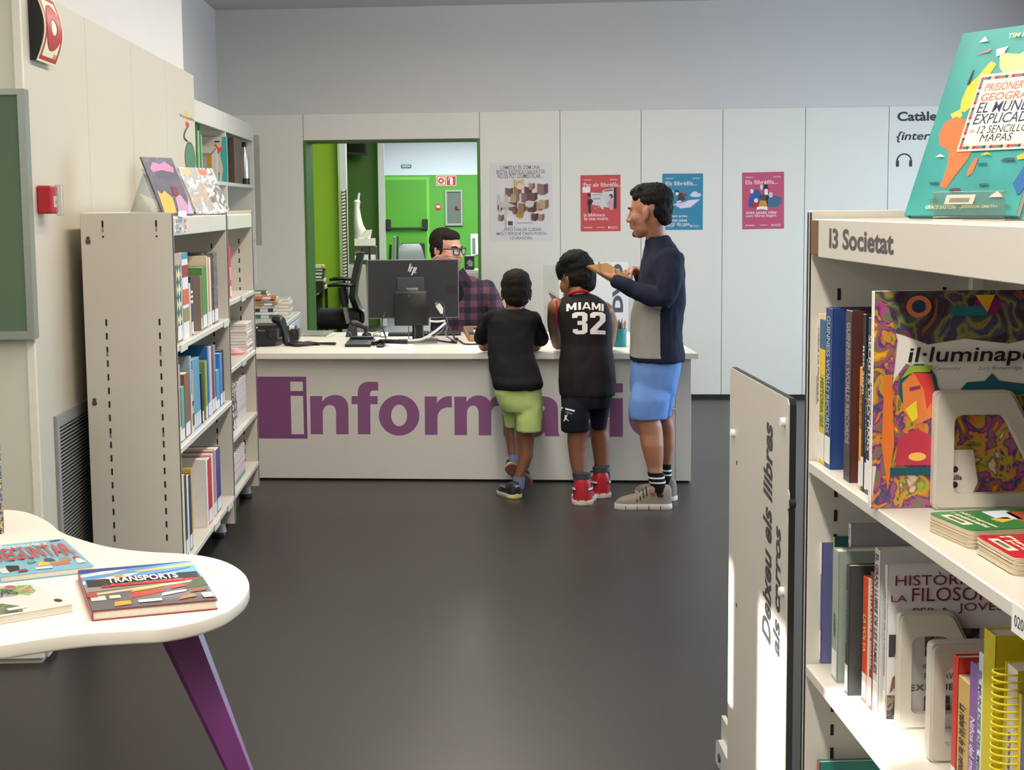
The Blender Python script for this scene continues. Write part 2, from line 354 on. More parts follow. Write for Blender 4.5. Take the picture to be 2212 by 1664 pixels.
# ---- office seen through the opening
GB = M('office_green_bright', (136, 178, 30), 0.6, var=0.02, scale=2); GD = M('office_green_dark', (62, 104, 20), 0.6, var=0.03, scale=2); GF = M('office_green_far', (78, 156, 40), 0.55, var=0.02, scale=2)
def vx(px, y, py=500): return ony(px, py, y).x
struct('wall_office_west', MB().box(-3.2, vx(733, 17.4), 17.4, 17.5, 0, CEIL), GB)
po = struct('wall_post', MB().cbox(vx(735, 17.3), vx(751, 17.3), 17.3, 17.42, 0, CEIL, 0.004), M('office_post', (188, 196, 186), 0.5))
sl = MB().cbox(0, 0.042, -0.004, 0.004, 0, 0.021, 0.002).mesh('post_slat', P((216, 210, 186)))
z0 = ony(745, 662, 17.29).z; z1 = ony(745, 412, 17.29).z; x0 = vx(740.5, 17.29)
MB().box(x0 - 0.004, x0 + 0.05, 17.292, 17.2995, z0 - .01, z1 + .01).obj('slotted_track', P((60, 62, 40)), po)
k = 0; z = z0
while z < z1 and k < 60:
    o = bpy.data.objects.new('slat', sl); C.objects.link(o); o.parent = po; o.location = (x0, 17.287, z); o.rotation_euler = (0, -0.35, 0); z += 0.036; k += 1
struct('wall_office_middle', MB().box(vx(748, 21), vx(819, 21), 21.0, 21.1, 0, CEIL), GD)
struct('wall_post_far', MB().cbox(vx(818.5, 20.8), vx(832, 20.8), 20.8, 20.95, 0, CEIL, 0.004), M('office_post_white', (214, 218, 212), 0.5))
FY = 29.5; FZ = ony(950, 378, FY).z
fw = struct('wall_office_far', MB().box(-4, 6.2, FY, FY + 0.1, FZ, CEIL + .3), M('office_far_white', (214, 222, 228), 0.7))
MB().box(-4, 6.2, FY - 0.01, FY + 0.1, 0, FZ).obj('green_dado', GF, fw)
struct('wall_sun_block', MB().box(-4.1, -4.0, 13.6, 29.6, 0, CEIL), M('sun_block_paint', (190, 200, 180), 0.7))  # unseen wall added to stop sun leaking into the office
struct('wall_office_east', MB().box(5.9, 6.0, 13.2, 30, 0, CEIL), M('office_east', (200, 205, 200), 0.7))
dx0, dx1, dz1 = vx(835.5, FY - .05), vx(922, FY - .05), ony(880, 389, FY - .05).z
d3 = struct('door_1', MB().cbox(dx0, dx1, FY - 0.06, FY - 0.012, 0, dz1, 0.004), M('office_door_green', (72, 150, 24), 0.45))
MB().ringprism([(dx0 - .06, 0), (dx0 - .06, dz1 + .06), (dx1 + .06, dz1 + .06), (dx1 + .06, 0)], [(dx0, 0), (dx0, dz1), (dx1, dz1), (dx1, 0)], FY - .05, FY - .01).obj('door_frame', M('door_frame_green', (104, 186, 56), 0.45), d3)
zb = ony(880, 493.5, FY - .1).z
pb = MB().cyl((dx0 + .05, FY - .13, zb), (dx1 - .05, FY - .13, zb), 0.022).obj('push_bar', M('bar_dark', (28, 40, 22), 0.4), d3)
for xx in (dx0 + .03, dx1 - .03): MB().cbox(xx - .05, xx + .05, FY - .14, FY - .055, zb - .03, zb + .17, .01).obj('bar_bracket', BLACKP, pb)
# ================================================================== LARGE FURNITURE
def bookcase(name, label, fr, ups, shelves, depth, heads, near_first=True, slots=()):
    t = thing(name, label, 'bookcase', fr.o, fr.rz)
    for x in ups:
        u = MB().cbox(x - 0.0065, x + 0.0065, 0.002, depth, 0.075, 1.584, 0.002).obj('upright', METALW, t)
        MB().box(x - 0.0055, x + 0.0055, 0.0, 0.003, 0.078, 1.58).obj('edge_gasket', BLACKP, u)
        MB().box(x - 0.002, x + 0.002, -0.0012, 0.003, 0.078, 1.58).obj('edge_strip', METALW, u)
        f = MB().lathe([(0.034, 0.028), (0.030, 0.06), (0.024, 0.105), (0.02, 0.14)], (x + 0.04, 0.085, 0), 18).obj('foot', M('foot_grey', (168, 170, 170), 0.35), t)
        MB().lathe([(0.0, 0.0), (0.036, 0.0), (0.038, 0.012), (0.034, 0.029), (0.0, 0.029)], (x + 0.04, 0.085, 0), 18).obj('foot_pad', BLACKP, f)
        MB().cbox(x + 0.006, x + 0.012, 0.03, 0.11, 0.075, 0.135, 0.004).obj('foot_bracket', METALW, f)
    for a, c, z in shelves:
        b = MB(); b.cbox(a + 0.008, c - 0.008, 0.004, depth - 0.005, z - 0.008, z, 0.0015); b.cbox(a + 0.008, c - 0.008, 0.0, 0.008, z - 0.024, z, 0.0025)
        b.obj('shelf', METALW, t)
    for a, c in heads:
        MB().cbox(a + 0.008, c - 0.008, 0.004, 0.018, 1.495, 1.566, 0.002).obj('header', METALW, t)
        MB().cbox(a + 0.008, c - 0.008, 0.006, depth - 0.006, 1.556, 1.567, 0.0015).obj('top_deck', METALW, t)
        MB().cbox(a + 0.008, c - 0.008, depth - 0.012, depth - 0.004, 1.45, 1.586, 0.0015).obj('back_rail', METALW, t)
    return t
SLOT = MB().cbox(-0.0035, 0.0035, -0.0006, 0.0006, -0.0125, 0.0125, 0.0005).mesh('slot', DARKGAP, 0)
def slot(t, x, y, z, yaw=PI / 2):
    o = bpy.data.objects.new('slot', SLOT); C.objects.link(o); o.parent = t; o.location = (x, y, z); o.rotation_euler = (0, 0, yaw)
U = (0.0, 1.51, 2.53)
lb = bookcase('bookcase', 'low cream metal bookcase with slotted end panel beside the west wall', LB, U,
              [(0, 1.51, 1.075), (0, 1.51, 0.68), (0, 1.51, 0.215), (1.51, 2.53, 1.155), (1.51, 2.53, 0.83), (1.51, 2.53, 0.49), (1.51, 2.53, 0.215)], 0.345, [(0, 1.51), (1.51, 2.53)])
# slots of the near end panel: two columns, plus hooks and keyholes
LE = Fr((-1.0, 5.95, 0), 0)
zt = LE.loc(228, 697)[1]
for col in (0.062, 0.262):
    slot(lb, -0.0068, col, LE.loc(220, 484)[1]); 
    for k in range(17): slot(lb, -0.0068, col + 0.0, zt - k * 0.0522)
    MB().cyl((-0.0072, col, 1.495), (-0.006, col, 1.495), 0.004, n=10).obj('peg_hole', DARKGAP, lb)
    for z in (1.525, zt - 2 * 0.0522 - 0.012, zt - 8 * 0.0522 - .012):
        MB().cbox(-0.009, -0.006, col - 0.003, col + 0.003, z - 0.012, z + 0.004, 0.001).obj('shelf_hook', M('hook_steel', (150, 150, 148), 0.3, 0.8), lb)
for z in (1.49, 0.875):
    b = MB(); b.cyl((-0.0085, 0.318, z), (-0.006, 0.318, z), 0.0075, n=14); b.cyl((-0.0095, 0.318, z - 0.013), (-0.006, 0.318, z - 0.013), 0.0095, n=14)
    b.obj('screw_head', M('screw_steel', (96, 92, 86), 0.35, 0.7), lb)
for x in (1.51, 2.53):
    for k in range(26):
        slot(lb, x - 0.0068, 0.075, 1.42 - k * 0.0522)
for a, c in ((0, 1.51), (1.51, 2.53)):               # back sheet
    MB().box(a + 0.01, c - 0.01, 0.338, 0.344, 0.1, 1.45).obj('back_sheet', METALW, lb)
hold = clear('label_acrylic', (0.93, 0.94, 0.92), 0.35)
for x, z in ((0.06, 1.075), (1.28, 1.075), (1.95, 1.155), (1.9, 0.83), (1.24, 0.215), (0.8, 0.215)):
    MB().cbox(x, x + 0.16, -0.006, -0.001, z - 0.030, z + 0.002, 0.001).obj('label_holder', P((206, 206, 192)), lb)
MB().cbox(1.55, 2.48, -0.003, 0.003, 1.497, 1.562, 0.001).obj('header_cover', M('acrylic_front', (212, 208, 194), 0.25, var=0.01), lb)
# picture sticker on the near header
st = MB().box(0.02, 0.33, 0.0022, 0.0035, 1.502, 1.560).obj('sticker', P((214, 206, 200)), lb)
for i, cl in enumerate([(196, 176, 190), (120, 118, 120), (150, 176, 178), (214, 214, 200), (214, 104, 112)]):
    MB().box(0.025 + i * 0.06, 0.083 + i * 0.06, 0.0015, 0.0021, 1.505, 1.557).obj('sticker_square', P(cl), st)
lettering(st, [('C', .033, 1.510, .075, 1.545), ('\u00d2', .092, 1.510, .135, 1.555), ('M', .15, 1.508, .197, 1.545), ('I', .222, 1.512, .236, 1.548), ('C', .272, 1.508, .315, 1.542)], P((238, 236, 230)), 0.001, bold=0.02)
# ---- society bookcase
rb = bookcase('bookcase', 'cream metal bookcase headed I3 Societat with sunlit lower shelf', RB, (-0.0065, 1.5), [(0, 1.5, 1.06), (0, 1.5, 0.62), (0, 1.5, 0.18)], 0.36, [(0, 1.5)])
MB().cbox(-0.0285, -0.0165, 0.002, 0.70, 0.075, 1.584, 0.002).obj('outer_upright', METALW, rb)
MB().box(-0.0275, -0.0175, 0.0, 0.003, 0.078, 1.58).obj('edge_gasket', BLACKP, rb)
MB().cbox(-0.016, -0.0145, 0.002, 0.36, 0.075, 1.584, 0.0004).obj('spacer_sheet', METALW, rb)
BK = M('light_block_dark', (70, 64, 60), 0.7)
MB().box(0.28, 1.5, 0.352, 0.358, 0.1, 1.45).obj('back_sheet', BK, rb)  # both dark sheets are added to block light through the open back
MB().box(0.0, 0.28, 0.66, 0.67, 0.1, 1.55).obj('far_block_sheet', BK, rb)
MB().cbox(0.0, 0.02, 0.335, 0.362, 0.1, 1.55, 0.003).obj('back_post', METALW, rb)
for k in range(26):
    slot(rb, 0.0008, 0.062, 1.41 - k * 0.0522); slot(rb, 0.0008, 0.285, 1.41 - k * 0.0522)
sg = MB().cbox(0.085, 1.485, -0.004, 0.006, 1.490, 1.567, 0.0015).obj('header_sign', M('sign_board', (200, 194, 182), 0.35, var=0.01), rb)
MB().cbox(0.008, 0.0845, -0.001, 0.006, 1.494, 1.565, 0.001).obj('brown_block', M('brown_card', (112, 74, 52), 0.5, var=0.12, scale=8), rb)
RS = Fr(RB.o - RB.ux * 0 - RB.uy * 0.0045, RB.rz)
DARKTXT = P((84, 72, 76))
lx0, _ = RS.loc(1791, 530); lx1, _ = RS.loc(1930, 530); _, lz0 = RS.loc(1792, 535); _, lz1 = RS.loc(1795, 493)
lettering(sg, [('I3 Societat', lx0, lz0 - .001, lx1, lz1)], DARKTXT, -0.0046, bold=0.028)
lhx = RB.inv(onx(2191, 1330, .772)).x; lh = MB().cbox(lhx, lhx + .14, -0.004, -0.001, 1.021, 1.063, 0.001).obj('label_holder', P((226, 224, 216)), rb)
lettering(lh, [('020 Bib', lhx + .012, 1.032, lhx + .08, 1.048)], INK, -0.0045)
# ---- counter
ct = thing('information_counter', 'white information counter with purple lettering that three visitors lean on', 'counter', CT.o, ANG)
CZ = 0.757
cpan = M('counter_laminate', (214, 210, 202), 0.45, var=0.015, scale=2)
xE = CT.loc(1459, 900)[0]; xR = CT.loc(1492.5, 900)[0]
fp = MB().cbox(-0.28, xE - 0.001, 0, 0.022, 0.012, CZ - 0.032, 0.0012).obj('front_panel', cpan, ct)
MB().cbox(xE + 0.001, xR, 0, 0.022, 0.012, CZ - 0.032, 0.0012).obj('end_strip', cpan, ct)
MB().box(-0.28, xR - .01, 0.02, 0.05, 0, 0.03).obj('plinth', DARKGAP, ct)
MB().prism([(xR - 0.022, 0.022), (xR, 0.022), (xR - 0.185, 1.36), (xR - 0.207, 1.36)], 0.012, CZ - 0.032, 'z').obj('end_panel', cpan, ct)
oh = -0.075                                          # overhang of the top, its end cut along the room
xT = CT.loc(1508.5, 764, oh)[0]
MB().prism([(-0.28, oh), (xT, oh), (xT - 0.2, 1.44), (-0.28, 1.44)], CZ - 0.031, CZ, 'z').obj('worktop', M('worktop_laminate', (232, 226, 214), 0.35, var=0.015, scale=2), ct)
MB().box(-0.28, xR - 0.25, 1.30, 1.32, 0.2, CZ - 0.032).obj('modesty_panel', cpan, ct)
PUR = M('purple_vinyl', (138, 86, 132), 0.5, var=0.02, scale=3)
def cl(px, py): return CT.loc(px, py, -0.0006)
def crect(a, b_, c, d): 
    x0, z1 = cl(a, b_); x1, z0 = cl(c, d); return x0, z0, x1, z1
B0 = crect(551, 814, 664.5, 948); D0 = crect(627, 824.5, 654.5, 845); S0 = crect(627.5, 855.5, 655.5, 938.5)
bl = MB()
x0, z0, x1, z1 = B0; a0, b0, a1, b1 = D0; s0, t0, s1, t1 = S0
bl.box(x0, a0, -0.0008, 0.0, z0, z1); bl.box(a1, x1, -0.0008, 0, z0, z1); bl.box(a0, a1, -0.0008, 0, b1, z1); bl.box(a0, a1, -0.0008, 0, t1, b0); bl.box(a0, a1, -0.0008, 0, z0, t0)
bl.obj('letter_block', M('purple_vinyl_dark', (128, 74, 124), 0.5, var=0.02, scale=3), fp, smooth=0)
def bez(*seg):
    """Outline from points and cubic pieces ('c', p1, p2, p3)."""
    o = []
    for g in seg:
        if g[0] == 'c':
            p0 = Vector(o[-1]); p1, p2, p3 = (Vector(q) for q in g[1:])
            for k in range(1, 9): t = k / 8; o.append(tuple((1 - t) ** 3 * p0 + 3 * (1 - t) ** 2 * t * p1 + 3 * (1 - t) * t * t * p2 + t ** 3 * p3))
        else: o.append(g)
    return o
def glyph(loops, sx=4.608, ox=640, oy=800, hole=None):
    """Letter from pixel outlines of the counter front (crop scale sx from ox, oy)."""
    mb = MB()
    for L_ in loops: mb.prism([cl(x / sx + ox, y / sx + oy) for x, y in L_], -0.0008, 0.0, 'y')
    if hole: mb.ringprism([cl(x / sx + ox, y / sx + oy) for x, y in hole[0]], [cl(x / sx + ox, y / sx + oy) for x, y in hole[1]], -0.0008, 0.0, 'y')
    return mb.obj('letter', PUR, fp, smooth=0)
def ell_(cx, cy, rx, ry, n=32, a0=0, a1=2 * PI): return [(cx + rx * math.cos(a0 + (a1 - a0) * k / n), cy + ry * math.sin(a0 + (a1 - a0) * k / n)) for k in range(n)]
glyph([bez((137, 258), (258, 258), (258, 312), ('c', (296, 262), (340, 247), (388, 247)), ('c', (470, 247), (517, 296), (519, 385)), (521, 638), (397, 638), (396, 420), ('c', (396, 372), (370, 346), (332, 346)), ('c', (288, 346), (264, 380), (264, 430)), (266, 638), (144, 638))])
glyph([bez((550, 258), (612, 258), (612, 230), ('c', (612, 150), (650, 115), (740, 115)), (815, 118), (815, 202), (768, 202), ('c', (740, 202), (733, 216), (733, 258)), (810, 258), (810, 338), (736, 338), (739, 638), (614, 638), (612, 338), (550, 338))])
glyph([], hole=(ell_(1024, 450, 202, 202), ell_(1024, 450, 80, 108)))
glyph([bez((1278, 262), (1400, 262), (1400, 330), ('c', (1430, 278), (1476, 256), (1548, 258)), (1548, 370), ('c', (1456, 362), (1404, 400), (1404, 490)), (1406, 643), (1281, 643))])
glyph([bez((1573, 263), (1694, 263), (1694, 318), ('c', (1722, 272), (1764, 252), (1815, 252)), ('c', (1868, 252), (1904, 272), (1924, 312)), ('c', (1954, 270), (1992, 252), (2040, 252)), ('c', (2130, 252), (2186, 300), (2186, 390)), (2188, 652), (2064, 652), (2062, 430), ('c', (2062, 384), (2040, 354), (2006, 354)), ('c', (1966, 354), (1940, 386), (1940, 440)), (1942, 648), (1817, 648), (1815, 430), ('c', (1815, 384), (1792, 352), (1758, 352)), ('c', (1722, 352), (1698, 384), (1698, 440)), (1700, 646), (1576, 646))])
# a, c with cedilla-less bowl (behind the taller boy), i, o with accent: pixels of the crop at 4.254 from (1000, 820)
glyph([bez((540, 270), ('c', (545, 190), (610, 152), (700, 152)), ('c', (820, 152), (874, 196), (874, 280)), (876, 450), ('c', (876, 486), (880, 505), (892, 522)), (760, 522), ('c', (754, 512), (752, 496), (750, 480)), ('c', (728, 516), (690, 534), (640, 534)), ('c', (566, 534), (520, 490), (520, 424)), ('c', (520, 350), (570, 318), (650, 306)), ('c', (720, 296), (752, 292), (752, 268)), ('c', (752, 242), (734, 236), (704, 236)), ('c', (672, 236), (656, 248), (652, 272)))], 4.254, 1000, 820)
glyph([bez((1288, 300), (1170, 310), ('c', (1164, 266), (1146, 248), (1118, 248)), ('c', (1076, 248), (1054, 288), (1054, 346)), ('c', (1054, 404), (1076, 442), (1118, 442)), ('c', (1148, 442), (1166, 422), (1172, 380)), (1290, 388), ('c', (1278, 482), (1216, 538), (1120, 538)), ('c', (1004, 538), (928, 464), (928, 348)), ('c', (928, 232), (1004, 156), (1118, 156)), ('c', (1214, 156), (1278, 208), (1288, 300)))], 4.254, 1000, 820)
glyph([[(1350, 170), (1470, 172), (1470, 528), (1350, 525)], [(1404, 36), (1470, 36), (1470, 120), (1404, 120)], [(1350, 36), (1404, 36), (1404, 120), (1350, 120)]], 4.254, 1000, 820)
glyph([[(1700, 130), (1790, 30), (1900, 30), (1780, 130)]], 4.254, 1000, 820, hole=(ell_(1715, 345, 192, 192), ell_(1715, 345, 76, 104)))
# ---- kidney table
TZ = 0.74
outl = [(105, 1127), (135, 1150), (199, 1172), (249, 1183.5), (316, 1191.5), (389, 1195.5), (441, 1201), (482, 1211), (510, 1224), (530, 1241), (538, 1258), (537, 1273), (524, 1293), (491, 1318), (456, 1333), (421, 1344), (351, 1357), (281, 1361), (175, 1368), (70, 1382), (0, 1392.5), (-120, 1406), (-260, 1405), (-380, 1380), (-430, 1330), (-420, 1270), (-330, 1190), (-220, 1135), (-110, 1108), (0, 1101), (60, 1107)]
pl = [onz(px, py, TZ) for px, py in outl]; 
def closed_smooth(pts, sub=4):
    n = len(pts); o = []
    for i in range(n):
        p0, p1, p2, p3 = pts[i - 1], pts[i], pts[(i + 1) % n], pts[(i + 2) % n]
        for k in range(sub):
            t = k / sub; o.append(0.5 * (2 * p1 + (p2 - p0) * t + (2 * p0 - 5 * p1 + 4 * p2 - p3) * t * t + (3 * p1 - p0 - 3 * p2 + p3) * t ** 3))
    return o
cs = closed_smooth([Vector((p.x, p.y, 0)) for p in pl])
TC = Vector((-0.95, 3.6, 0))
tb = thing('kidney_table', 'white kidney-shaped table on splayed purple legs with books laid on it', 'table', TC)
def inset(pts, d): 
    n = len(pts); o = []
    for i in range(n):
        t = (pts[(i + 1) % n] - pts[i - 1]).normalized(); o.append(pts[i] + Vector((-t.y, t.x, 0)) * d)
    return o
A = sum(cs[i].x * cs[(i + 1) % len(cs)].y - cs[(i + 1) % len(cs)].x * cs[i].y for i in range(len(cs)))
sgn = 1 if A > 0 else -1
R = [[(p.x - TC.x, p.y - TC.y, z) for p in inset(cs, sgn * d)] for d, z in ((0.004, TZ - 0.032), (0.001, TZ - 0.030), (0.0, TZ - 0.026), (0.0, TZ - 0.004), (0.001, TZ - 0.0015), (0.0035, TZ))]
MB().rings(R if A > 0 else [r[::-1] for r in R]).obj('tabletop', M('table_laminate', (236, 230, 216), 0.38, var=0.01, scale=2), tb, smooth=50)
PURP = M('purple_lacquer', (112, 52, 112), 0.35, var=0.03, scale=4); 
def tleg(top, bot, nrm):
    top = Vector(top) - TC; bot = Vector(bot) - TC; n = Vector(nrm).normalized(); s = n.cross(Vector((0, 0, 1))).normalized()
    R = []
    for p, w_, d in ((top, 0.052, 0.022), (bot, 0.012, 0.010)):
        R.append([tuple(p + s * a * w_ + n * c * d) for a, c in ((-1, -.25), (-.8, -.9), (.55, -1), (1, -.2), (.75, 1), (-.75, 1))])
    return MB().rings(R).obj('leg', PURP, tb, smooth=20)
tleg((-0.615, 3.44, TZ - 0.032), (-0.335, 3.40, 0.0), (0.25, -1, 0)); tleg((-1.35, 3.30, TZ - 0.032), (-1.62, 3.12, 0), (-0.6, -1, 0)); tleg((-1.25, 4.05, TZ - 0.032), (-1.38, 4.5, 0), (0.2, 1, 0))
MB().prism([(-0.74 - TC.x, 3.36 - TC.y), (-0.52 - TC.x, 3.40 - TC.y), (-0.56 - TC.x, 3.55 - TC.y), (-1.22 - TC.x, 4.15 - TC.y), (-1.46 - TC.x, 3.4 - TC.y), (-1.40 - TC.x, 3.22 - TC.y)], TZ - 0.042, TZ - 0.032, 'z').obj('under_plate', PURP, tb)
# ---- book return panel
PX = 0.748
RP = Fr((PX, 3.95, 0), -PI / 2)                     # local x towards the viewer
x0, z1 = RP.loc(1577.5, 793); x1, z1b = RP.loc(1703.5, 865); ZR = (z1 + z1b) / 2
rp = thing('return_panel', 'tall cream sign panel telling readers to leave books on the carts', 'sign', RP.o, RP.rz)
pan = M('sign_laminate', (194, 188, 176), 0.4, var=0.015, scale=2)
notch = [(x0, 0.1), (x1, 0.1), (x1, RP.loc(1707, 1108)[1]), (x1 + .012, RP.loc(1707, 1100)[1]), (x1 + .012, RP.loc(1707, 1072)[1]), (x1, RP.loc(1707, 1062)[1]), (x1, ZR - 0.012), (x1 - 0.012, ZR), (x0, ZR)]
MB().prism(notch, 0.0, 0.003, 'y').obj('front_sheet', pan, rp)
MB().prism([(x0, 0.1), (x1 + .002, 0.1), (x1 + .002, ZR - 0.011), (x1 - 0.010, ZR + .001), (x0 + .001, ZR + .001)], 0.003, 0.017, 'y').obj('dark_core', BLACKP, rp)
for px, py in ((1586, 936), (1695, 912), (1692, 1278)):
    x, z = RP.loc(px, py); MB().cyl((x, -0.010, z), (x, 0.0, z), 0.010, n=16).obj('peg', WHITE, rp)
for px, py in ((1591.5, 1000), (1591, 1308)):
    x, z = RP.loc(px, py); MB().cyl((x, -0.0006, z), (x, 0.001, z), 0.006, n=12).obj('peg_hole', DARKGAP, rp)
x, z = RP.loc(1712, 1088); MB().cyl((x, -0.006, z), (x, 0.006, z), 0.009, n=14).obj('latch_knob', BLACKP, rp)
TX = P((62, 62, 62))
def vtxt(par, fr, s, pxa, pxb, pya, pyb, mat, y, bold=0.03, shear=0.0):
    xa, _ = fr.loc(pxa, (pya + pyb) / 2, y); xb, _ = fr.loc(pxb, (pya + pyb) / 2, y); _, za = fr.loc((pxa + pxb) / 2, pyb, y); _, zc = fr.loc((pxa + pxb) / 2, pya, y)
    return lettering(par, [(s, xa, za, xb, zc, bold, 1)], mat, y, shear=shear)
vtxt(rp, RP, 'Deixeu els llibres', 1648, 1667, 911, 1388, TX, -0.0006, 0.032, 0.2)
vtxt(rp, RP, 'als carros', 1671, 1685, 1135, 1416, TX, -0.0006, 0.032, 0.2)
# low cart behind the panel
b0 = onx(1561, 1545, 0.79); hz_ = b0.z
lc = thing('cart_foot', 'low white foot piece with grey bumper on the floor behind the cream sign panel', 'cart', (0.792, b0.y - .02, 0))
MB().prism([(-.30, .03), (-.30, hz_ - .004), (.016, hz_), (.020, hz_ - .06), (.012, .03)], -.006, .006, 'x').obj('side_sheet', pan, lc)
MB().prism([(-.30, .032), (-.30, hz_ - .003), (.018, hz_ + .001), (.016, .032)], .006, .014, 'x').obj('dark_core', BLACKP, lc)
bb = MB().prism([(-.24, .02), (-.24, hz_ * .55), (-.02, hz_ * .62), (.018, hz_ * .52), (.018, .02)], -.022, -.006, 'x').obj('bumper', P((190, 190, 186)), lc)
MB().cyl((-.026, -.05, hz_ * .35), (-.021, -.05, hz_ * .35), .013, n=18).obj('badge', P((48, 52, 110)), bb)
for y in (-.2, -.01): MB().cyl((0.0, y, 0.027), (0.03, y, 0.027), 0.027, n=18).obj('wheel', BLACKP, lc)
# ================================================================== THINGS ON THE WALLS
# alarm plate bulging from the west wall
ya, yb = onx(70, 60, -1.385).y, onx(128, 80, -1.30).y
ya, yb = 5.53, 5.79
zt_, zb_ = onx(95, -12, -1.37).z, onx(70, 128, -1.385).z
al = thing('fire_alarm_sign', 'curved fire alarm sign with red ring on the west wall', 'sign', (-1.4005, ya, zb_), PI / 2)
W_, H_ = yb - ya, zt_ - zb_
def curve_y(t): return -0.024 - 0.032 * math.sin(PI * t)
def curved(name, mat, x0, x1, t0, t1, off, par, n=14, thick=0.002):
    R = []
    for i in range(n + 1):
        t = t0 + (t1 - t0) * i / n; y = curve_y(t) - off
        R.append([(x0, y, t * H_), (x1, y, t * H_), (x1, y + thick, t * H_), (x0, y + thick, t * H_)])
    return MB().rings(R).obj(name, mat, par)
LUM = P((232, 226, 186)); SRED = P((172, 30, 40))
pl_ = curved('plate', LUM, 0, W_, 0, 1, 0, al, thick=0.004)
MB().prism([(curve_y(i / 12) + .003, i / 12 * H_) for i in range(13)] + [(0, H_), (0, 0)], -0.002, 0.004, 'x').obj('hollow_shade', BLACKP, al)  # black sheet paints the shade of the open hollow behind the plate
for a in ((.012, .032, .03, .97), (W_ - .032, W_ - .012, .03, .97), (.012, W_ - .012, .03, .085), (.012, W_ - .012, .915, .97)): curved('red_border', SRED, *a, 0.001, pl_, thick=.001)
def ring_curved(name, mat, ro, ri, off, so, si):
    R = []; k = 40; cx_, ct_ = W_ * .5, .52
    for q in range(5):
        rr = ro + (ri - ro) * q / 4; sx = so + (si - so) * q / 4
        R.append([(cx_ + rr * sx * math.cos(2 * PI * i / k), curve_y(min(1, max(0, ct_ + rr * math.sin(2 * PI * i / k) / H_))) - off, H_ * ct_ + rr * math.sin(2 * PI * i / k)) for i in range(k)])
    return MB().rings(R, caps=False).obj(name, mat, pl_)
ring_curved('red_ring', SRED, .080, .027, .0022, 1.30, 1.55)
curved('small_print', P((190, 140, 110)), W_ - .075, W_ - .036, .09, .15, .0012, pl_, thick=.001)
# manual call point
cp0 = onx(96, 432, -1.385)
cpx = thing('fire_call_point', 'red fire call point with clear hinged cover on the west wall', 'fire alarm', (-1.4005, 5.535, onx(100, 462, -1.38).z), PI / 2)
hh = (462 - 403) / 600.0
MB().cbox(0, 0.098, -0.052, 0, 0, hh, 0.006).obj('housing', P((178, 28, 44)), cpx)
MB().cbox(0.03, 0.075, -0.0545, -0.05, hh * .22, hh * .62, 0.003).obj('press_plate', P((222, 214, 206)), cpx)
MB().box(0.046, 0.058, -0.0552, -0.054, hh * .36, hh * .46).obj('mark', INK, cpx)
MB().cbox(0.012, 0.112, -0.068, -0.062, -0.006, hh + .004, 0.002).obj('cover', clear('cover_acrylic', (0.96, 0.93, 0.93), 0.25), cpx)
# louvred grille low on the west wall
g0, g1 = 5.64, 6.22; gz1 = 0.853
gr = thing('wall_grille', 'grey metal louvred air grille low on the west wall', 'vent', (-1.4005, 0, 0), PI / 2)
gm = M('grille_grey', (150, 152, 152), 0.4, 0.2)
MB().ringprism([(g0, .04), (g0, gz1), (g1, gz1), (g1, .04)], [(g0 + .04, .08), (g0 + .04, gz1 - .045), (g1 - .025, gz1 - .045), (g1 - .025, .08)], -0.012, 0.0).obj('frame', gm, gr)
MB().box(g0 + .04, g1 - .025, -0.0008, 0.0, .08, gz1 - .045).obj('dark_back', DARKGAP, gr)
SLT = MB().add([(g0 + .039, -0.011, 0), (g1 - .024, -0.011, 0), (g1 - .024, -0.003, .007), (g0 + .039, -0.003, .007), (g0 + .039, -0.009, -.0016), (g1 - .024, -0.009, -.0016), (g1 - .024, -0.001, .0054), (g0 + .039, -0.001, .0054)],
               [(0, 1, 2, 3), (7, 6, 5, 4), (0, 4, 5, 1), (3, 2, 6, 7), (0, 3, 7, 4), (1, 5, 6, 2)]); SLT = MB().box(g0 + .039, g1 - .024, -.011, -.008, 0, .0058).mesh('slat', gm, 0)
z = .088
while z < gz1 - .05:
    o = bpy.data.objects.new('slat', SLT); C.objects.link(o); o.parent = gr; o.location = (0, 0, z); z += 0.01335
# glazed case on the return wall
NW = Fr((-1.4, NWY, 0), 0)
cx0, cz1 = NW.loc(53, 192, -0.05); _, cz0 = NW.loc(53, 733, -0.05)
cs_ = thing('display_case', 'wall case with dark green glass in a brushed frame on the return wall', 'display case', (NW.o.x, NWY - 0.0005, 0))
alu = M('brushed_frame', (150, 158, 146), 0.32, 0.6, var=0.08, scale=60)
MB().cbox(cx0 - 0.9, cx0 - 0.022, -0.045, -0.001, cz0 + 0.02, cz1 - 0.02, 0.002).obj('cabinet_body', P((60, 68, 58)), cs_)
MB().ringprism([(cx0 - .92, cz0), (cx0 - .92, cz1), (cx0, cz1), (cx0, cz0)], [(cx0 - .895, cz0 + .028), (cx0 - .895, cz1 - .02), (cx0 - .024, cz1 - .02), (cx0 - .024, cz0 + .028)], -0.06, -0.001).obj('frame', alu, cs_)
MB().box(cx0 - .895, cx0 - .024, -0.052, -0.047, cz0 + .028, cz1 - .02).obj('glass_door', M('green_glass', (86, 108, 84), 0.08, var=0.1, scale=1.5, spec=0.8), cs_)
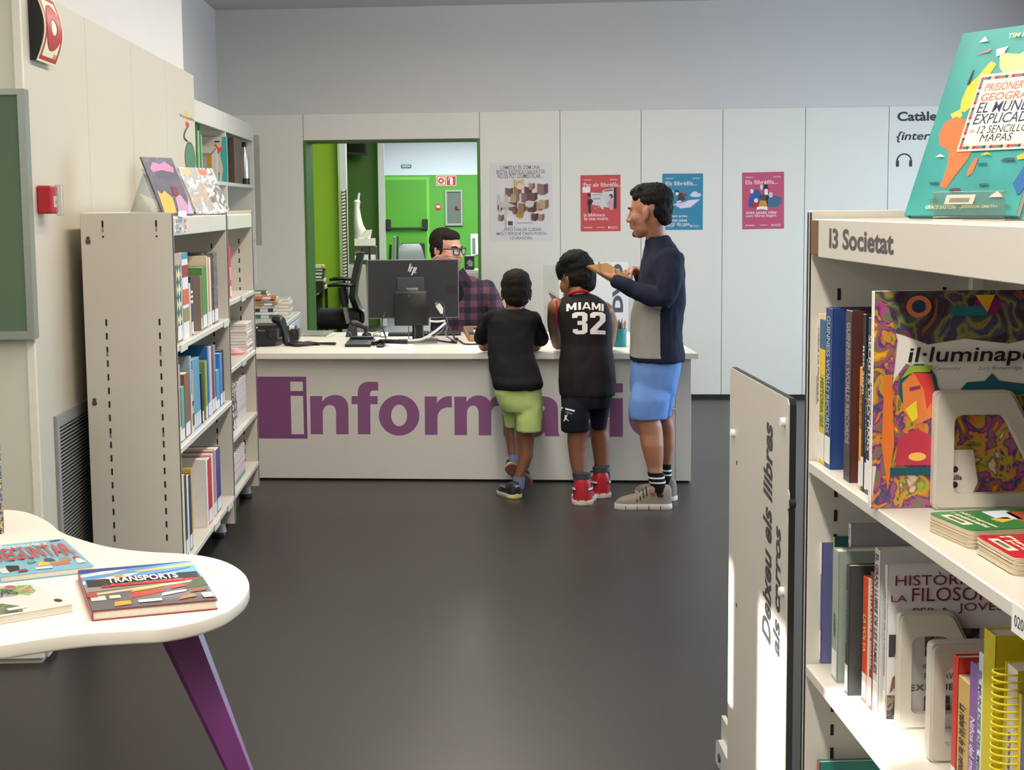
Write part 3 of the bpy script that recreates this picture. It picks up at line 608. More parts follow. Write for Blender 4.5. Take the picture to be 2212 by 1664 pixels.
# ---- posters on the back wall
def poster(name, label, px0, py0, px1, py1, col, tilt=0.0):
    x0, z1 = WB.loc(px0, py0, -0.001); x1, z0 = WB.loc(px1, py1, -0.001)
    t = thing(name, label, 'poster', WB.w((x0 + x1) / 2, -0.0012, (z0 + z1) / 2), ANG); t.rotation_euler = (0, tilt, ANG)
    w_, h_ = (x1 - x0) / 2, (z1 - z0) / 2
    MB().box(-w_, w_, -0.0008, 0.0008, -h_, h_).obj('sheet', P(col, 0.5, 0.02), t)
    return t, w_, h_
def u(w_, h_, *r):                                  # rectangle from fractions (x0, z0, x1, z1), 0..1
    return (-w_ + 2 * w_ * r[0], -h_ + 2 * h_ * r[1], -w_ + 2 * w_ * r[2], -h_ + 2 * h_ * r[3])
def art(t, w_, h_, polys, depth=-0.0013, name='picture'):
    """polys: (colour, [(fx, fz)...]) layered outwards."""
    for i, (col, ps) in enumerate(polys):
        MB().prism([(-w_ + 2 * w_ * a, -h_ + 2 * h_ * b_) for a, b_ in ps], depth - 0.00025 * (i + 1), depth - 0.00025 * i, 'y').obj(name, P(col, 0.5, 0.08), t, smooth=0)
def circ(cx, cz, r, rz=None, n=14, a0=0, a1=2 * PI): rz = rz or r; return [(cx + r * math.cos(a0 + (a1 - a0) * i / n), cz + rz * math.sin(a0 + (a1 - a0) * i / n)) for i in range(n)]
def rect(a, b_, c, d): return [(a, b_), (c, b_), (c, d), (a, d)]
t, w_, h_ = poster('poster', 'large white poster about friendship with piled brown boxes', 1058.5, 352, 1194, 521.5, (214, 208, 206))
GT = P((96, 92, 88))
lettering(t, [("L'AMISTAT \u00c9S COM UNA", *u(w_, h_, .17, .915, .80, .975)), ('BESTIA EX\u00d2TICA I SALVATGE:', *u(w_, h_, .10, .862, .89, .92)), ('NO ES POT DOMESTICAR...', *u(w_, h_, .12, .802, .85, .862)),
              ("...PER\u00d2 S'HA DE CUIDAR", *u(w_, h_, .18, .132, .82, .184)), ('MOLT PERQU\u00c8 CREIXI FORTA', *u(w_, h_, .10, .076, .90, .128)), ('I DURADORA.', *u(w_, h_, .31, .026, .68, .062))], GT, -0.0012, bold=0.008)
brs = [(122, 84, 72), (150, 110, 86), (96, 56, 56), (170, 128, 108), (176, 150, 110), (134, 98, 96), (112, 70, 62)]
pol = []
rnd = random.Random(3)
for i, (a, b_, s_) in enumerate([(.24, .58, .13), (.38, .60, .12), (.55, .60, .12), (.62, .66, .10), (.33, .50, .14), (.50, .50, .15), (.63, .52, .13), (.30, .40, .13), (.45, .38, .14), (.60, .38, .16), (.74, .40, .12), (.80, .42, .14), (.76, .60, .17), (.12, .40, .08), (.36, .36, .08), (.13, .27, .09), (.66, .27, .11), (.77, .27, .10)]):
    c = brs[i % 7]; d = tuple(int(v * .72) for v in c); s2 = s_ * .72
    pol.append((c, [(a, b_), (a + s_ * .6, b_ - .012), (a + s_ * .6, b_ + s2), (a, b_ + s2 + .01)])); pol.append((d, [(a + s_ * .6, b_ - .012), (a + s_, b_ + .02), (a + s_, b_ + s2 + .01), (a + s_ * .6, b_ + s2)]))
pol += [((196, 170, 60), circ(.47, .715, .075, .055)), ((222, 190, 176), circ(.485, .70, .062, .042)), ((190, 176, 120), [(.37, .79), (.40, .795), (.44, .74), (.41, .735)]), ((190, 176, 120), [(.55, .79), (.52, .795), (.50, .75), (.53, .74)]),
        ((196, 184, 166), [(.14, .47), (.13, .60), (.155, .60), (.165, .50), (.26, .49), (.25, .60), (.275, .60), (.30, .49), (.42, .45), (.28, .43), (.27, .34), (.25, .34), (.24, .43), (.17, .43), (.155, .36), (.14, .36)]),
        ((176, 128, 60), circ(.48, .345, .06, .048)), ((140, 92, 40), circ(.485, .365, .03, .014)), ((206, 190, 186), circ(.63, .475, .075, .045)), ((220, 216, 214), rect(.26, .19, .38, .32)), ((100, 60, 56), rect(.28, .205, .36, .26)), ((150, 146, 142), rect(.42, .235, .68, .242))]
art(t, w_, h_, pol[:36], name='picture_box'); art(t, w_, h_, [(c, p) for c, p in pol[36:]], depth=-0.0013 - 36 * .00025, name='picture_figure')
OFFW = P((236, 214, 210))
def lib_poster(label, x0, y0, x1, y1, col, head, lines, tilt):
    t, w_, h_ = poster('poster', label, x0, y0, x1, y1, col, tilt)
    it = [(head, *u(w_, h_, .08, .79, .08 + .0455 * len(head), .865))]
    n = len(lines)
    for i, s in enumerate(lines): it.append((s, *u(w_, h_, .08, .265 - .066 * (i - 2 + n) + .012 * (n == 3), .08 + min(.75, .041 * len(s)), .325 - .066 * (i - 2 + n) + .012 * (n == 3))))
    lettering(t, it, OFFW, -0.0012, bold=0.01)
    for r in ((.08, .905, .27, .925), (.74, .905, .92, .925), (.07, .055, .29, .08), (.41, .06, .60, .075), (.69, .07, .92, .085), (.75, .045, .92, .06)):
        a = u(w_, h_, *r); MB().box(a[0], a[2], -0.0012, -0.0008, a[1], a[3]).obj('small_print', P(tuple(int(v * .4 + 130) for v in col)), t)
    a = u(w_, h_, .69, .05, .735, .085); MB().box(a[0], a[2], -0.0012, -0.0008, a[1], a[3]).obj('crest', OFFW, t)
    return t, w_, h_
t, w_, h_ = lib_poster('red poster with a bookcase drawing and a speech bubble', 1254, 378.5, 1340.5, 499.5, (196, 70, 72), 'Per als llibr\u00e8fils...', ['la biblioteca', '\u00e9s casa nostra.'], -0.004)
art(t, w_, h_, [((38, 36, 38), rect(.83, .40, .90, .77)), ((206, 200, 196), [(.26, .48), (.82, .40), (.83, .77), (.56, .73), (.55, .68), (.26, .69)]), ((120, 112, 118), [(.59, .70), (.81, .715), (.81, .755), (.59, .725)]), ((170, 160, 160), [(.30, .64), (.55, .64), (.55, .66), (.30, .66)]), ((150, 140, 140), [(.30, .57), (.50, .57), (.50, .59), (.30, .59)]),
                ((228, 222, 218), [(.05, .69), (.24, .69), (.25, .79), (.05, .79)]), ((30, 28, 32), [(.19, .46), (.20, .33), (.26, .32), (.25, .45), (.32, .54), (.27, .58), (.18, .57), (.17, .50)]), ((24, 22, 24), circ(.215, .645, .04, .035)), ((200, 196, 192), circ(.43, .49, .05, .035)), ((206, 200, 196), [(.48, .44), (.55, .38), (.58, .40), (.56, .55), (.50, .55)]), ((206, 150, 170), [(.66, .50), (.74, .38), (.82, .38), (.81, .55), (.74, .58)]), ((30, 26, 28), circ(.76, .62, .05, .04)), ((226, 210, 200), circ(.74, .61, .025, .022)), ((222, 170, 60), rect(.34, .405, .40, .415)), ((222, 180, 90), rect(.43, .42, .48, .43))])
t, w_, h_ = lib_poster('blue poster with a reader flying on an open book', 1431, 375.5, 1518, 496.5, (44, 128, 160), 'Els llibr\u00e8fils...', ['viatgem arreu', 'del m\u00f3n sense', 'sortir de casa.'], 0.002)
art(t, w_, h_, [((214, 220, 226), circ(.18, .675, .10, .04)), ((206, 206, 222), circ(.82, .62, .14, .04)), ((206, 206, 222), circ(.80, .65, .07, .035)), ((206, 196, 214), [(.26, .46), (.45, .38), (.70, .40), (.94, .545), (.66, .53), (.52, .49)]), ((226, 210, 220), [(.45, .40), (.66, .52), (.90, .54), (.70, .42)]), ((84, 44, 44), [(.38, .50), (.58, .54), (.50, .66), (.40, .66)]), ((150, 50, 62), [(.48, .64), (.62, .645), (.58, .60), (.50, .61)]), ((40, 34, 38), circ(.36, .67, .055, .04)), ((228, 214, 206), circ(.36, .645, .045, .03)), ((206, 208, 216), [(.34, .47), (.48, .50), (.44, .53), (.36, .51)])])
t, w_, h_ = lib_poster('pink poster with a child reading among story figures', 1604, 372.5, 1693, 494.5, (190, 76, 104), 'Els llibr\u00e8fils...', ['vivim tantes vides', 'com llibres llegim.'], -0.012)
art(t, w_, h_, [((44, 84, 150), [(.16, .38), (.40, .38), (.46, .60), (.38, .70), (.24, .68), (.15, .52)]), ((220, 214, 214), circ(.23, .67, .04)), ((28, 28, 34), rect(.52, .40, .64, .64)), ((228, 224, 224), [(.53, .60), (.62, .60), (.60, .72), (.54, .72)]), ((30, 28, 30), rect(.52, .71, .61, .78)), ((30, 28, 30), rect(.49, .705, .64, .72)), ((58, 100, 128), [(.60, .39), (.84, .38), (.94, .46), (.92, .56), (.74, .59), (.62, .54)]), ((214, 190, 186), circ(.68, .60, .05)), ((206, 208, 214), circ(.46, .74, .035, .05)), ((178, 40, 48), [(.22, .38), (.42, .38), (.38, .52), (.27, .52)]), ((224, 212, 208), circ(.33, .505, .05, .04)), ((94, 62, 44), circ(.50, .56, .07, .055)), ((206, 140, 50), [(.38, .38), (.60, .38), (.57, .50), (.42, .50)]), ((232, 228, 222), [(.34, .34), (.48, .35), (.60, .33), (.60, .39), (.48, .40), (.35, .39)])])
# poster at the end of the west wall
pz0, pz1 = onx(405, 411, -1.4005).z, onx(400, 233, -1.4005).z
pz = thing('poster', 'narrow white notice with a green oval on the end of the west wall', 'poster', (-1.4012, onx(389, 330, -1.4005).y, pz0), PI / 2)
PW, PH = min(9.19, onx(424, 330, -1.4005).y) - pz.location.y, pz1 - pz0
MB().box(0, PW, -0.0008, 0.0006, 0, PH).obj('sheet', P((228, 222, 208), .5, .02), pz)
mb = MB(); mb.prism([(PW * .62 + PW * .36 * math.cos(a * PI / 12), PH * .39 + PH * .21 * math.sin(a * PI / 12)) for a in range(24)], -0.0014, -0.0009, 'y'); mb.obj('oval_rim', P((120, 50, 62)), pz, 0)
mb = MB(); mb.prism([(PW * .62 + PW * .31 * math.cos(a * PI / 12), PH * .39 + PH * .19 * math.sin(a * PI / 12)) for a in range(24)], -0.0020, -0.0015, 'y'); mb.obj('oval', P((72, 128, 96)), pz, 0)
MB().box(PW * .38, PW * .56, -0.0014, -0.0009, PH * .82, PH * .965).obj('drawing', P((220, 170, 80)), pz); MB().box(PW * .38, PW * .62, -0.0018, -0.0013, PH * .78, PH * .83).obj('drawing', P((190, 70, 50)), pz)
MB().tube([(PW * .5, -.0014, PH * .78), (PW * .3, -.0014, PH * .70), (PW * .25, -.0014, PH * .63), (PW * .45, -.0014, PH * .60)], .006, 6, sub=3).obj('drawing', INK, pz)
lettering(pz, [('Vaixells', PW * .02, PH * .87, PW * .95, PH * .905)], INK, -0.0022); MB().box(PW * .12, PW * .95, -0.0014, -0.0009, PH * .075, PH * .095).obj('small_print', INK, pz); MB().box(PW * .12, PW * .95, -0.0014, -0.0009, PH * .115, PH * .135).obj('small_print', P((120, 116, 112)), pz)
# wall lettering 'Catalec {internet}' with a headphone mark
cw = thing('wall_lettering', 'black wall lettering and headphone mark above the bookcase, partly behind the teal atlas', 'sign', WB.o, ANG)
def wl2(px, py): return WB.loc(px, py, -0.0008)
a0, b0_ = wl2(1938, 262); a1, b1_ = wl2(2044, 240); 
a2, _ = wl2(2024, 262)
lettering(cw, [('Cat\u00e0le', a0, b0_, a2, b1_)], INK, -0.0009, bold=0.03)
a0, b0_ = wl2(1936, 308); a1, b1_ = wl2(2015, 283); lettering(cw, [('{intern', a0, b0_, a1 + .03, b1_)], INK, -0.0009, bold=0.02, shear=0.2)
hx, hz = wl2(1953, 348); mb = MB()
o_ = [(hx + .062 * math.cos(PI * i / 16), hz + .062 * math.sin(PI * i / 16)) for i in range(17)]; i_ = [(hx + .050 * math.cos(PI * i / 16), hz + .050 * math.sin(PI * i / 16)) for i in range(17)]
mb.prism(o_ + i_[::-1], -0.0012, -0.0004, 'y'); mb.box(hx - .064, hx - .040, -0.0012, -0.0004, hz - .045, hz + .004); mb.box(hx + .040, hx + .064, -0.0012, -0.0004, hz - .045, hz + .004); mb.obj('headphone_mark', INK, cw, 0)
# ---- DVD rack standing by the back wall
dy_ = 12.2
DR = Fr((0, dy_, 0), ANG)
x0, z1 = DR.loc(1173.5, 573); x1, _ = DR.loc(1207, 573); x2, _ = DR.loc(1357, 600)
dr = thing('dvd_rack', 'white rack marked DVD between the counter and the back wall', 'rack', DR.o, ANG)
MB().cbox(x1, x2, 0.0, 0.02, 0.03, z1 + .02, 0.002).obj('sign_panel', M('rack_white', (232, 230, 226), 0.4, var=0.01), dr)
MB().cbox(x0, x1 - .002, 0.012, 0.016, 0.03, z1, 0.001).obj('side_acrylic', clear('rack_acrylic', (.95, .95, .93), .2), dr)
a, c = DR.loc(1184, 628); e, g = DR.loc(1207.5, 643)
MB().prism([(a, c), (a, c - .012), (e, g - .014), (e, g)], 0.02, 0.10, 'y').obj('shelf', WHITE, dr)
MB().prism([(a, c - .014), (e, g - .016), (e, DR.loc(1207, 662)[1]), (DR.loc(1194, 650)[0], DR.loc(1194, 655)[1])], 0.03, 0.09, 'y').obj('shelf_bracket', P((110, 110, 110)), dr)
a, c = DR.loc(1323, 675); e, g = DR.loc(1346, 570)
lettering(dr, [('DVD', a, c, e, g, .05, 1)], P((86, 88, 92)), -0.0008)
MB().cbox(x0, x2, -0.02, 0.2, 0.0, 0.05, .004).obj('base', P((150, 150, 150)), dr)
# ---- shelves along the recess
ru = thing('recess_bookcase', 'cream wall bookcase in the recess beyond the west wall', 'bookcase', (-1.45, 0, 0), PI / 2)
RU = Fr((-1.45, 0, 0), PI / 2)
for y in (9.25, 10.9, 12.5):
    MB().cbox(y - .01, y + .01, 0, 0.335, 1.0, 2.25, .002).obj('upright', METALW, ru)
MB().cbox(12.512, 12.524, -0.045, 0.30, 1.30, 2.17, .002).obj('end_panel', clear('smoked_acrylic', (.80, .79, .76), .12), ru)
for a, c in ((9.26, 10.89), (10.91, 12.49)):
    MB().cbox(a, c, 0.0, 0.014, 2.12, 2.25, .002).obj('header', METALW, ru); MB().cbox(a, c, .01, .335, 2.235, 2.25, .002).obj('top_deck', METALW, ru)
    for z in (1.776, 1.37, 1.02): MB().cbox(a, c, 0, .335, z - .025, z, .002).obj('shelf', METALW, ru)
    MB().box(a, c, .33, .335, 1.0, 2.24).obj('back_sheet', METALW, ru)
for k in range(14): slot(ru, 10.889, .08, 1.08 + k * .07)
# ================================================================== BOOKS
CALL = P((224, 222, 216), .5); LABINK = P((110, 108, 106))
_ord = ['', 'second', 'third', 'fourth', 'fifth', 'sixth', 'seventh', 'eighth', 'ninth', 'tenth', 'eleventh', 'twelfth', 'thirteenth', 'fourteenth', 'fifteenth', 'sixteenth', 'seventeenth', 'eighteenth', 'nineteenth', 'twentieth', 'twenty-first', 'twenty-second']
def book(label, loc, rz, t, d, h, col, lean=0.0, mat=None, bands=(), call=True, title=None, tcol=None, tz=(.3, .9), group=None, soft=False, cover=None, catg='book', name='book'):
    """Upright book: thickness along local x, spine on local -y, depth d along +y, base at z 0."""
    o = MB(); c = 0.0012 if soft else 0.0024
    m = mat or P(col, .42, .10)
    o.cbox(0, c, 0, d, 0, h, 0.0006); o.cbox(t - c, t, 0, d, 0, h, 0.0006); o.cbox(0, t, -0.0008, c, 0, h, 0.0011)
    r = o.obj(name, m, None); tag(r, label, catg, group); r.location = loc; r.rotation_euler = (0, lean, rz)
    MB().box(c, t - c, c, d - 0.003, 0.002, h - 0.003).obj('pages', PAGES, r)
    if call and t > 0.006:
        q = MB().box(t * .08, t * .92, -0.0013, -0.0008, h * .03, h * .03 + min(.055, h * .2)).obj('call_number', CALL, r)
    for z0, z1, bc in bands: MB().box(0.0002, t - 0.0002, -0.0014, -0.0008, h * z0, h * z1).obj('spine_band', P(bc, .45, .1), r)
    if title and t > 0.005:
        lettering(r, [(title, t * .2, h * tz[0], t * .8, h * tz[1], .02, -1)], P(tcol or (230, 226, 216)), -0.0016, 'spine_title')
    return r
def shelf_row(fr, xs, zshelf, rows, where, group, end, ny=1, callz=True):
    """rows: (px0, px1, px_top, colour, words, options) from the near end; xs = plane of the spines."""
    n = 0
    for row in rows:
        p0, p1, pt, col, words = row[:5]; op = dict(row[5]) if len(row) > 5 else {}
        X = xs + op.pop('dx', 0.0); yp = op.pop('yb', None)
        mid = (pt + (443 + (443 - pt) * 0)) / 2
        pm = op.pop('pm', pt)
        a = fr.inv(onx(p0, pm, X)); b_ = fr.inv(onx(p1, pm, X)); x0, x1 = min(a.x, b_.x), max(a.x, b_.x)
        zt_ = onx((p0 + p1) / 2, pt, X).z; h = max(.06, zt_ - zshelf)
        q = fr.w(x0, a.y, 0)
        n += 1
        lab = '%s, %s from %s, %s' % (words, 'first' if n == 1 else _ord[n - 1], end, where); x1 += max(0, .004 - x0); x0 = max(.004, x0)
        book(lab, (q.x, q.y, zshelf + .0004), fr.rz, max(.0035, x1 - x0 - 0.0006), op.pop('d', .20), h, col, group=group, **op)
DIAM = bpy.data.materials.new('diamond_print'); DIAM.use_nodes = True
_n = DIAM.node_tree.nodes; _l = DIAM.node_tree.links; _t = _n.new('ShaderNodeTexCoord'); _m = _n.new('ShaderNodeMapping'); _m.inputs['Rotation'].default_value = (0, PI / 4, 0); _k = _n.new('ShaderNodeTexChecker'); _k.inputs['Scale'].default_value = 24
_k.inputs[1].default_value = lin((222, 214, 160)); _k.inputs[2].default_value = lin((30, 84, 90)); _l.new(_t.outputs['Object'], _m.inputs[0]); _l.new(_m.outputs[0], _k.inputs[0]); _l.new(_k.outputs[0], _n['Principled BSDF'].inputs['Base Color'])
G1 = 'books on the slotted bookcase'
shelf_row(LB, -1.02, 1.075, [
    (376.5, 379, 640, (140, 40, 40), 'thin dark red book'), (379.4, 389, 572, (40, 90, 96), 'teal and cream diamond-patterned book', {'mat': DIAM, 'd': .2}), (389.2, 391.3, 578, (168, 186, 204), 'thin pale blue book'),
    (391.6, 404, 547, (226, 220, 216), 'white picture book with red-orange spine', {'bands': ((.40, .58, (210, 96, 50)), (.72, .86, (150, 40, 50)), (.2, .36, (150, 130, 80)), (.93, 1, (60, 140, 170)))}),
    (408.6, 410.4, 612, (222, 218, 210), 'thin white booklet'), (410.6, 414.6, 598, (34, 60, 84), 'navy book with white spine bands', {'bands': ((.55, .6, (230, 226, 220)), (.64, .68, (230, 226, 220)), (.72, .76, (230, 226, 220)))}),
    (431.5, 434.3, 596, (140, 122, 112), 'grey-brown comic with cover showing', {'d': .24}), (434.6, 444.6, 577, (84, 136, 62), 'bright green hardback', {'d': .27}), (444.8, 447.6, 553, (206, 196, 170), 'cream tall book', {'d': .26}), (447.8, 450.2, 557, (178, 128, 82), 'tan thin book'),
    (450.4, 453.2, 556, (222, 216, 206), 'white thin hardback'), (453.4, 454.8, 560, (196, 120, 70), 'thin orange-brown book'), (455, 459, 558, (66, 36, 38), 'dark maroon book', {'d': .26}), (459.3, 467.5, 546, (52, 50, 52), 'black book with grey lettered spine', {'mat': ramp_mat('grey_lettered', [(28, 28, 30), (150, 148, 146), (30, 30, 32), (96, 94, 94)], 60), 'd': .27})],
    'top shelf of slotted bookcase', G1, 'near end')
shelf_row(LB, -1.02, 0.68, [
    (383, 388, 789, (168, 156, 154), 'mauve-grey thin book'), (388.3, 396.6, 836, (96, 160, 146), 'short sea-green book'), (396.9, 408, 806, (128, 92, 70), 'plain brown book', {'d': .24}),
    (408.3, 412, 770, (150, 172, 186), 'tall pale blue-grey book', {'d': .26, 'bands': ((.0, .5, (214, 190, 160)),)}), (412.2, 416, 800, (196, 168, 150), 'beige book with dark drawings', {'bands': ((.1, .3, (110, 70, 66)), (.42, .5, (90, 66, 66)))}),
    (420, 423.4, 775, (96, 158, 184), 'pale blue patterned booklet', {'lean': -.06, 'pm': 900, 'd': .18}), (424, 427.2, 772, (92, 154, 182), 'pale blue patterned booklet', {'lean': -.06, 'pm': 900, 'd': .18}), (427.8, 430.6, 770, (98, 160, 188), 'pale blue patterned booklet', {'lean': -.06, 'pm': 900, 'd': .18}), (431.2, 434.4, 769, (90, 150, 178), 'pale blue patterned booklet', {'lean': -.06, 'pm': 900, 'd': .18}),
    (437.3, 440.6, 803, (34, 34, 38), 'thin black book', {'lean': -.05, 'pm': 900}),
    (441.2, 443.4, 782, (130, 150, 80), 'olive green thin book'), (443.6, 445.8, 779, (150, 176, 110), 'leaf green thin book'), (446, 449.4, 748, (24, 104, 168), 'tall blue book with wide blue cover', {'d': .29}), (449.6, 452, 752, (150, 186, 214), 'sky blue thin book'), (452.2, 455, 750, (214, 196, 170), 'cream thin book'),
    (455.2, 460, 748, (134, 44, 48), 'dark red hardback', {'d': .25}), (460.2, 464, 746, (86, 146, 196), 'light blue hardback', {'d': .25}), (464.4, 473, 800, (84, 146, 184), 'short steel blue book', {'d': .17}), (473.2, 478.4, 763, (56, 128, 196), 'blue book', {'d': .22}), (478.6, 482, 757, (32, 32, 36), 'tall thin black book', {'d': .25})],
    'middle shelf of slotted bookcase', G1, 'near end')
shelf_row(LB, -1.02, 0.215, [
    (388.6, 392, 1025, (112, 48, 56), 'maroon thin book'), (392.3, 396.6, 1030, (214, 206, 170), 'cream book'), (397, 401.6, 1025, (58, 56, 66), 'charcoal book'), (402, 405.6, 1027, (222, 218, 214), 'white thin book'), (406, 411, 1026, (40, 48, 86), 'navy book', {'d': .22}), (411.2, 413.6, 1012, (196, 160, 60), 'mustard book', {'d': .26}),
    (443.8, 447, 992, (226, 224, 222), 'wide white book with printed cover', {'d': .29}), (447.3, 455.6, 991, (196, 40, 46), 'bright red hardback', {'d': .25}), (455.9, 459, 981, (214, 210, 214), 'white and violet thin book'), (459.2, 462.6, 973, (190, 128, 92), 'orange-brown book', {'d': .27}), (462.8, 465.4, 975, (168, 150, 172), 'mauve thin book'), (465.8, 474.5, 969, (58, 62, 128), 'navy blue hardback', {'d': .26, 'lean': .0})],
    'bottom shelf of slotted bookcase', G1, 'near end')
# cover of the white book: teal corner
def bookend(label, loc, rz, w_, h_, d=.12, cut=0.30, mat=None, t=0.022):
    """Framed bookend: a plate with a sloped corner and a rounded window, on a foot."""
    r = thing('bookend', label, 'bookend', loc, rz)
    m = mat or M('bookend_grey', (196, 190, 176), .4)
    def loop(x0, x1, z0, z1, cut, rad):
        pts = [(x0, z0, -1, -1), (x0, z1, -1, 1), (x1 - cut, z1, .6, 1), (x1, z1 - cut * 1.9, 1, .4), (x1, z0, 1, -1)]; o = []
        n = len(pts)
        for i in range(n):
            p = Vector(pts[i][:2]); a = Vector(pts[i - 1][:2]); b = Vector(pts[(i + 1) % n][:2]); pa = p + (a - p).normalized() * rad; pb = p + (b - p).normalized() * rad
            for k in range(5):
                q = k / 4; o.append(tuple((1 - q) ** 2 * pa + 2 * q * (1 - q) * p + q * q * pb))
        return o
    O = loop(0, w_, 0, h_, cut * w_, .012); I = loop(w_ * .16, w_ * .86, h_ * .13, h_ * .80, cut * w_ * .8, .016)
    O2 = loop(.004, w_ - .004, .004, h_ - .004, cut * w_, .012)
    R = []
    MB().ringprism(O, I, 0.004, t, 'y').ringprism(O2, I, 0.0, 0.004, 'y').obj('plate', m, r, smooth=40)
    MB().cbox(.004, w_ - .004, t * .5, d, 0.0, 0.003, .001).obj('foot', m, r)
    return r
q = onx(411.5, 1190, -1.06)
bookend('small grey framed bookend on the bottom shelf of the slotted bookcase', (-1.30, onx(437, 1100, -1.05).y - .03, .2155), 0, .235, onx(440, 1033, -1.06).z - .215 + .0, d=.03, cut=.12)
# bay of magazines
shelf_row(LB, -1.03, 1.155, [(493.6, 497.2, 533, (206, 44, 90), 'pink book', {'d': .22, 'bands': ((.35, .6, (228, 160, 180)),)})], 'upper shelf of the magazine bay', 'books in the magazine bay', 'near end')
bw = ramp_mat('black_white_spine', [(226, 222, 220), (60, 58, 60), (226, 222, 220), (120, 116, 116), (228, 224, 222)], 34)
k = 0
y0, y1 = 8.235, 8.462
for i in range(10):
    rr = random.Random(i); lab = 'white magazine lying flat in the magazine stack, %s from the bottom' % ('first' if i == 0 else _ord[i])
    o = MB().cbox(0, y1 - y0, 0, .20, 0, .0155, .002).obj('magazine', P((226, 220, 214), .5, .05)); tag(o, lab, 'magazine', 'magazines stacked flat in the magazine bay'); o.location = (-1.016 + rr.uniform(-.004, .004), y0 + rr.uniform(-.004, .004), .8304 + i * .0162); o.rotation_euler = (0, 0, PI / 2)
    MB().box(.05, (y1 - y0) * .8, -.0008, -.0001, .004, .012).obj('spine_print', bw, o); MB().box(.004, y1 - y0 - .004, .002, .2005, .002, .0135).obj('pages', PAGES, o)
pk = thing('sticker_roll', 'pink and white disc lying by the stack of magazines', 'roll', (-1.08, y0 - .03, .8304)); MB().lathe([(.0, .0), (.05, .0), (.055, .012), (.03, .03), (0, .03)], n=20).obj('disc', P((214, 150, 150)), pk); MB().lathe([(.0, .03), (.022, .03), (.02, .034), (0, .034)], n=16).obj('hub', WHT, pk)
shelf_row(LB, -1.03, 0.49, [(502.5 + i * 4.0, 506.2 + i * 4.0, 833 - i * 3.6, (54, 52, 56) if i < 2 else (220, 214, 214), 'black and white magazine' if i < 2 else 'white magazine', {'mat': ramp_mat('mag_dark', [(34, 32, 36), (220, 216, 216), (30, 30, 32), (206, 202, 204)], 22) if i < 2 else ramp_mat('mag_light', [(222, 216, 216), (196, 180, 184), (226, 222, 220), (214, 206, 208)], 22), 'call': True, 'soft': True}) for i in range(7)], 'third shelf of the magazine bay', 'magazines in the magazine bay', 'near end')
shelf_row(LB, -1.03, 0.215, [(506.5 + i * 3.1, 509.3 + i * 3.1, 984 - i * 4.5, (216, 218, 216), 'white comic with green foot', {'mat': ramp_mat('comic_spine', [(222, 220, 220), (206, 160, 176), (226, 224, 222), (186, 204, 206)], 26), 'bands': ((.0, .13, (74, 150, 140)),), 'soft': True, 'call': False}) for i in range(7)], 'bottom shelf of the magazine bay', 'magazines in the magazine bay', 'near end')
# books, bookend and bottle in the recess
X_ = -1.50
for i, (a, c, tp, col, wd) in enumerate([(424, 426.5, 262, (60, 140, 60), 'green'), (427, 429, 282, (190, 196, 198), 'white'), (429.5, 433, 268, (50, 120, 56), 'dark green'), (433.4, 435.4, 290, (160, 200, 150), 'pale green')]):
    A_, B_ = onx(a, tp, X_), onx(c, tp, X_); book('%s upright book in the recess bookcase' % wd, (X_, A_.y, 1.7765), PI / 2, B_.y - A_.y, .22, A_.z - 1.7765, col, call=False, group='books in the recess bookcase')
A_ = onx(503.5, 300, -1.44); 
nb = book('picture book showing a dancing flame on its cover in the recess bookcase', (-1.44, 10.862, 1.7765), PI / 2, .014, .30, A_.z - 1.7765, (196, 188, 170), call=False)
def face_art(par, d, h, polys, off=-0.0006):          # art on the near cover (local x = off), local y from spine 0 to d
    for i, (col, ps) in enumerate(polys): MB().prism([(d * (1 - a), h * b_) for a, b_ in ps], off - .0002 * (i + 1), off - .0002 * i, 'x').obj('cover_art', P(col, .45, .08), par, smooth=0)
face_art(nb, .30, A_.z - 1.7765, [((50, 150, 150), [(.86, 0), (1, 0), (1, 1), (.9, 1), (.84, .6), (.9, .3)]), ((226, 170, 40), [(.55, .3), (.75, .28), (.78, .6), (.68, .75), (.55, .6)]), ((220, 80, 40), [(.6, .6), (.8, .62), (.95, .8), (.8, .75), (.75, .85), (.66, .75)]), ((50, 150, 150), [(.7, 0), (.8, 0), (.82, .2), (.74, .25)]), ((30, 30, 30), rect(.72, .88, .84, .91))])
A_ = onx(504, 297, -1.46); B_ = onx(521, 297, -1.46)
book('thick dark binder beside the picture book in the recess bookcase', (-1.46, A_.y, 1.7765), PI / 2, B_.y - A_.y, .24, A_.z - 1.7765, (72, 58, 48), call=False, bands=((0, 1, (96, 72, 58)),))
A_ = onx(436, 310, -1.5); bookend('grey framed bookend in the recess bookcase', (-1.78, 10.80, 1.7765), 0, .28, onx(450, 310, -1.5).z - 1.7765, cut=.05)
bt = thing('steel_bottle', 'silver drinks bottle in the recess bookcase', 'bottle', (-1.50, onx(529, 380, -1.5).y, 1.7765)); hb = onx(527, 307, -1.5).z - 1.7765
MB().lathe([(0, 0), (.034, 0), (.036, .01), (.036, hb * .62), (.030, hb * .74), (.017, hb * .84), (.016, hb * .88), (0, hb * .88)], n=22).obj('body', M('bottle_steel', (206, 204, 198), .25, .7), bt); MB().lathe([(0, hb * .88), (.018, hb * .88), (.019, hb * .97), (.015, hb), (0, hb)], n=18).obj('cap', BLACKP, bt)
MB().lathe([(.0365, .004), (.0368, .03), (.0365, .05)], n=22).obj('foot_band', BLACKP, bt)
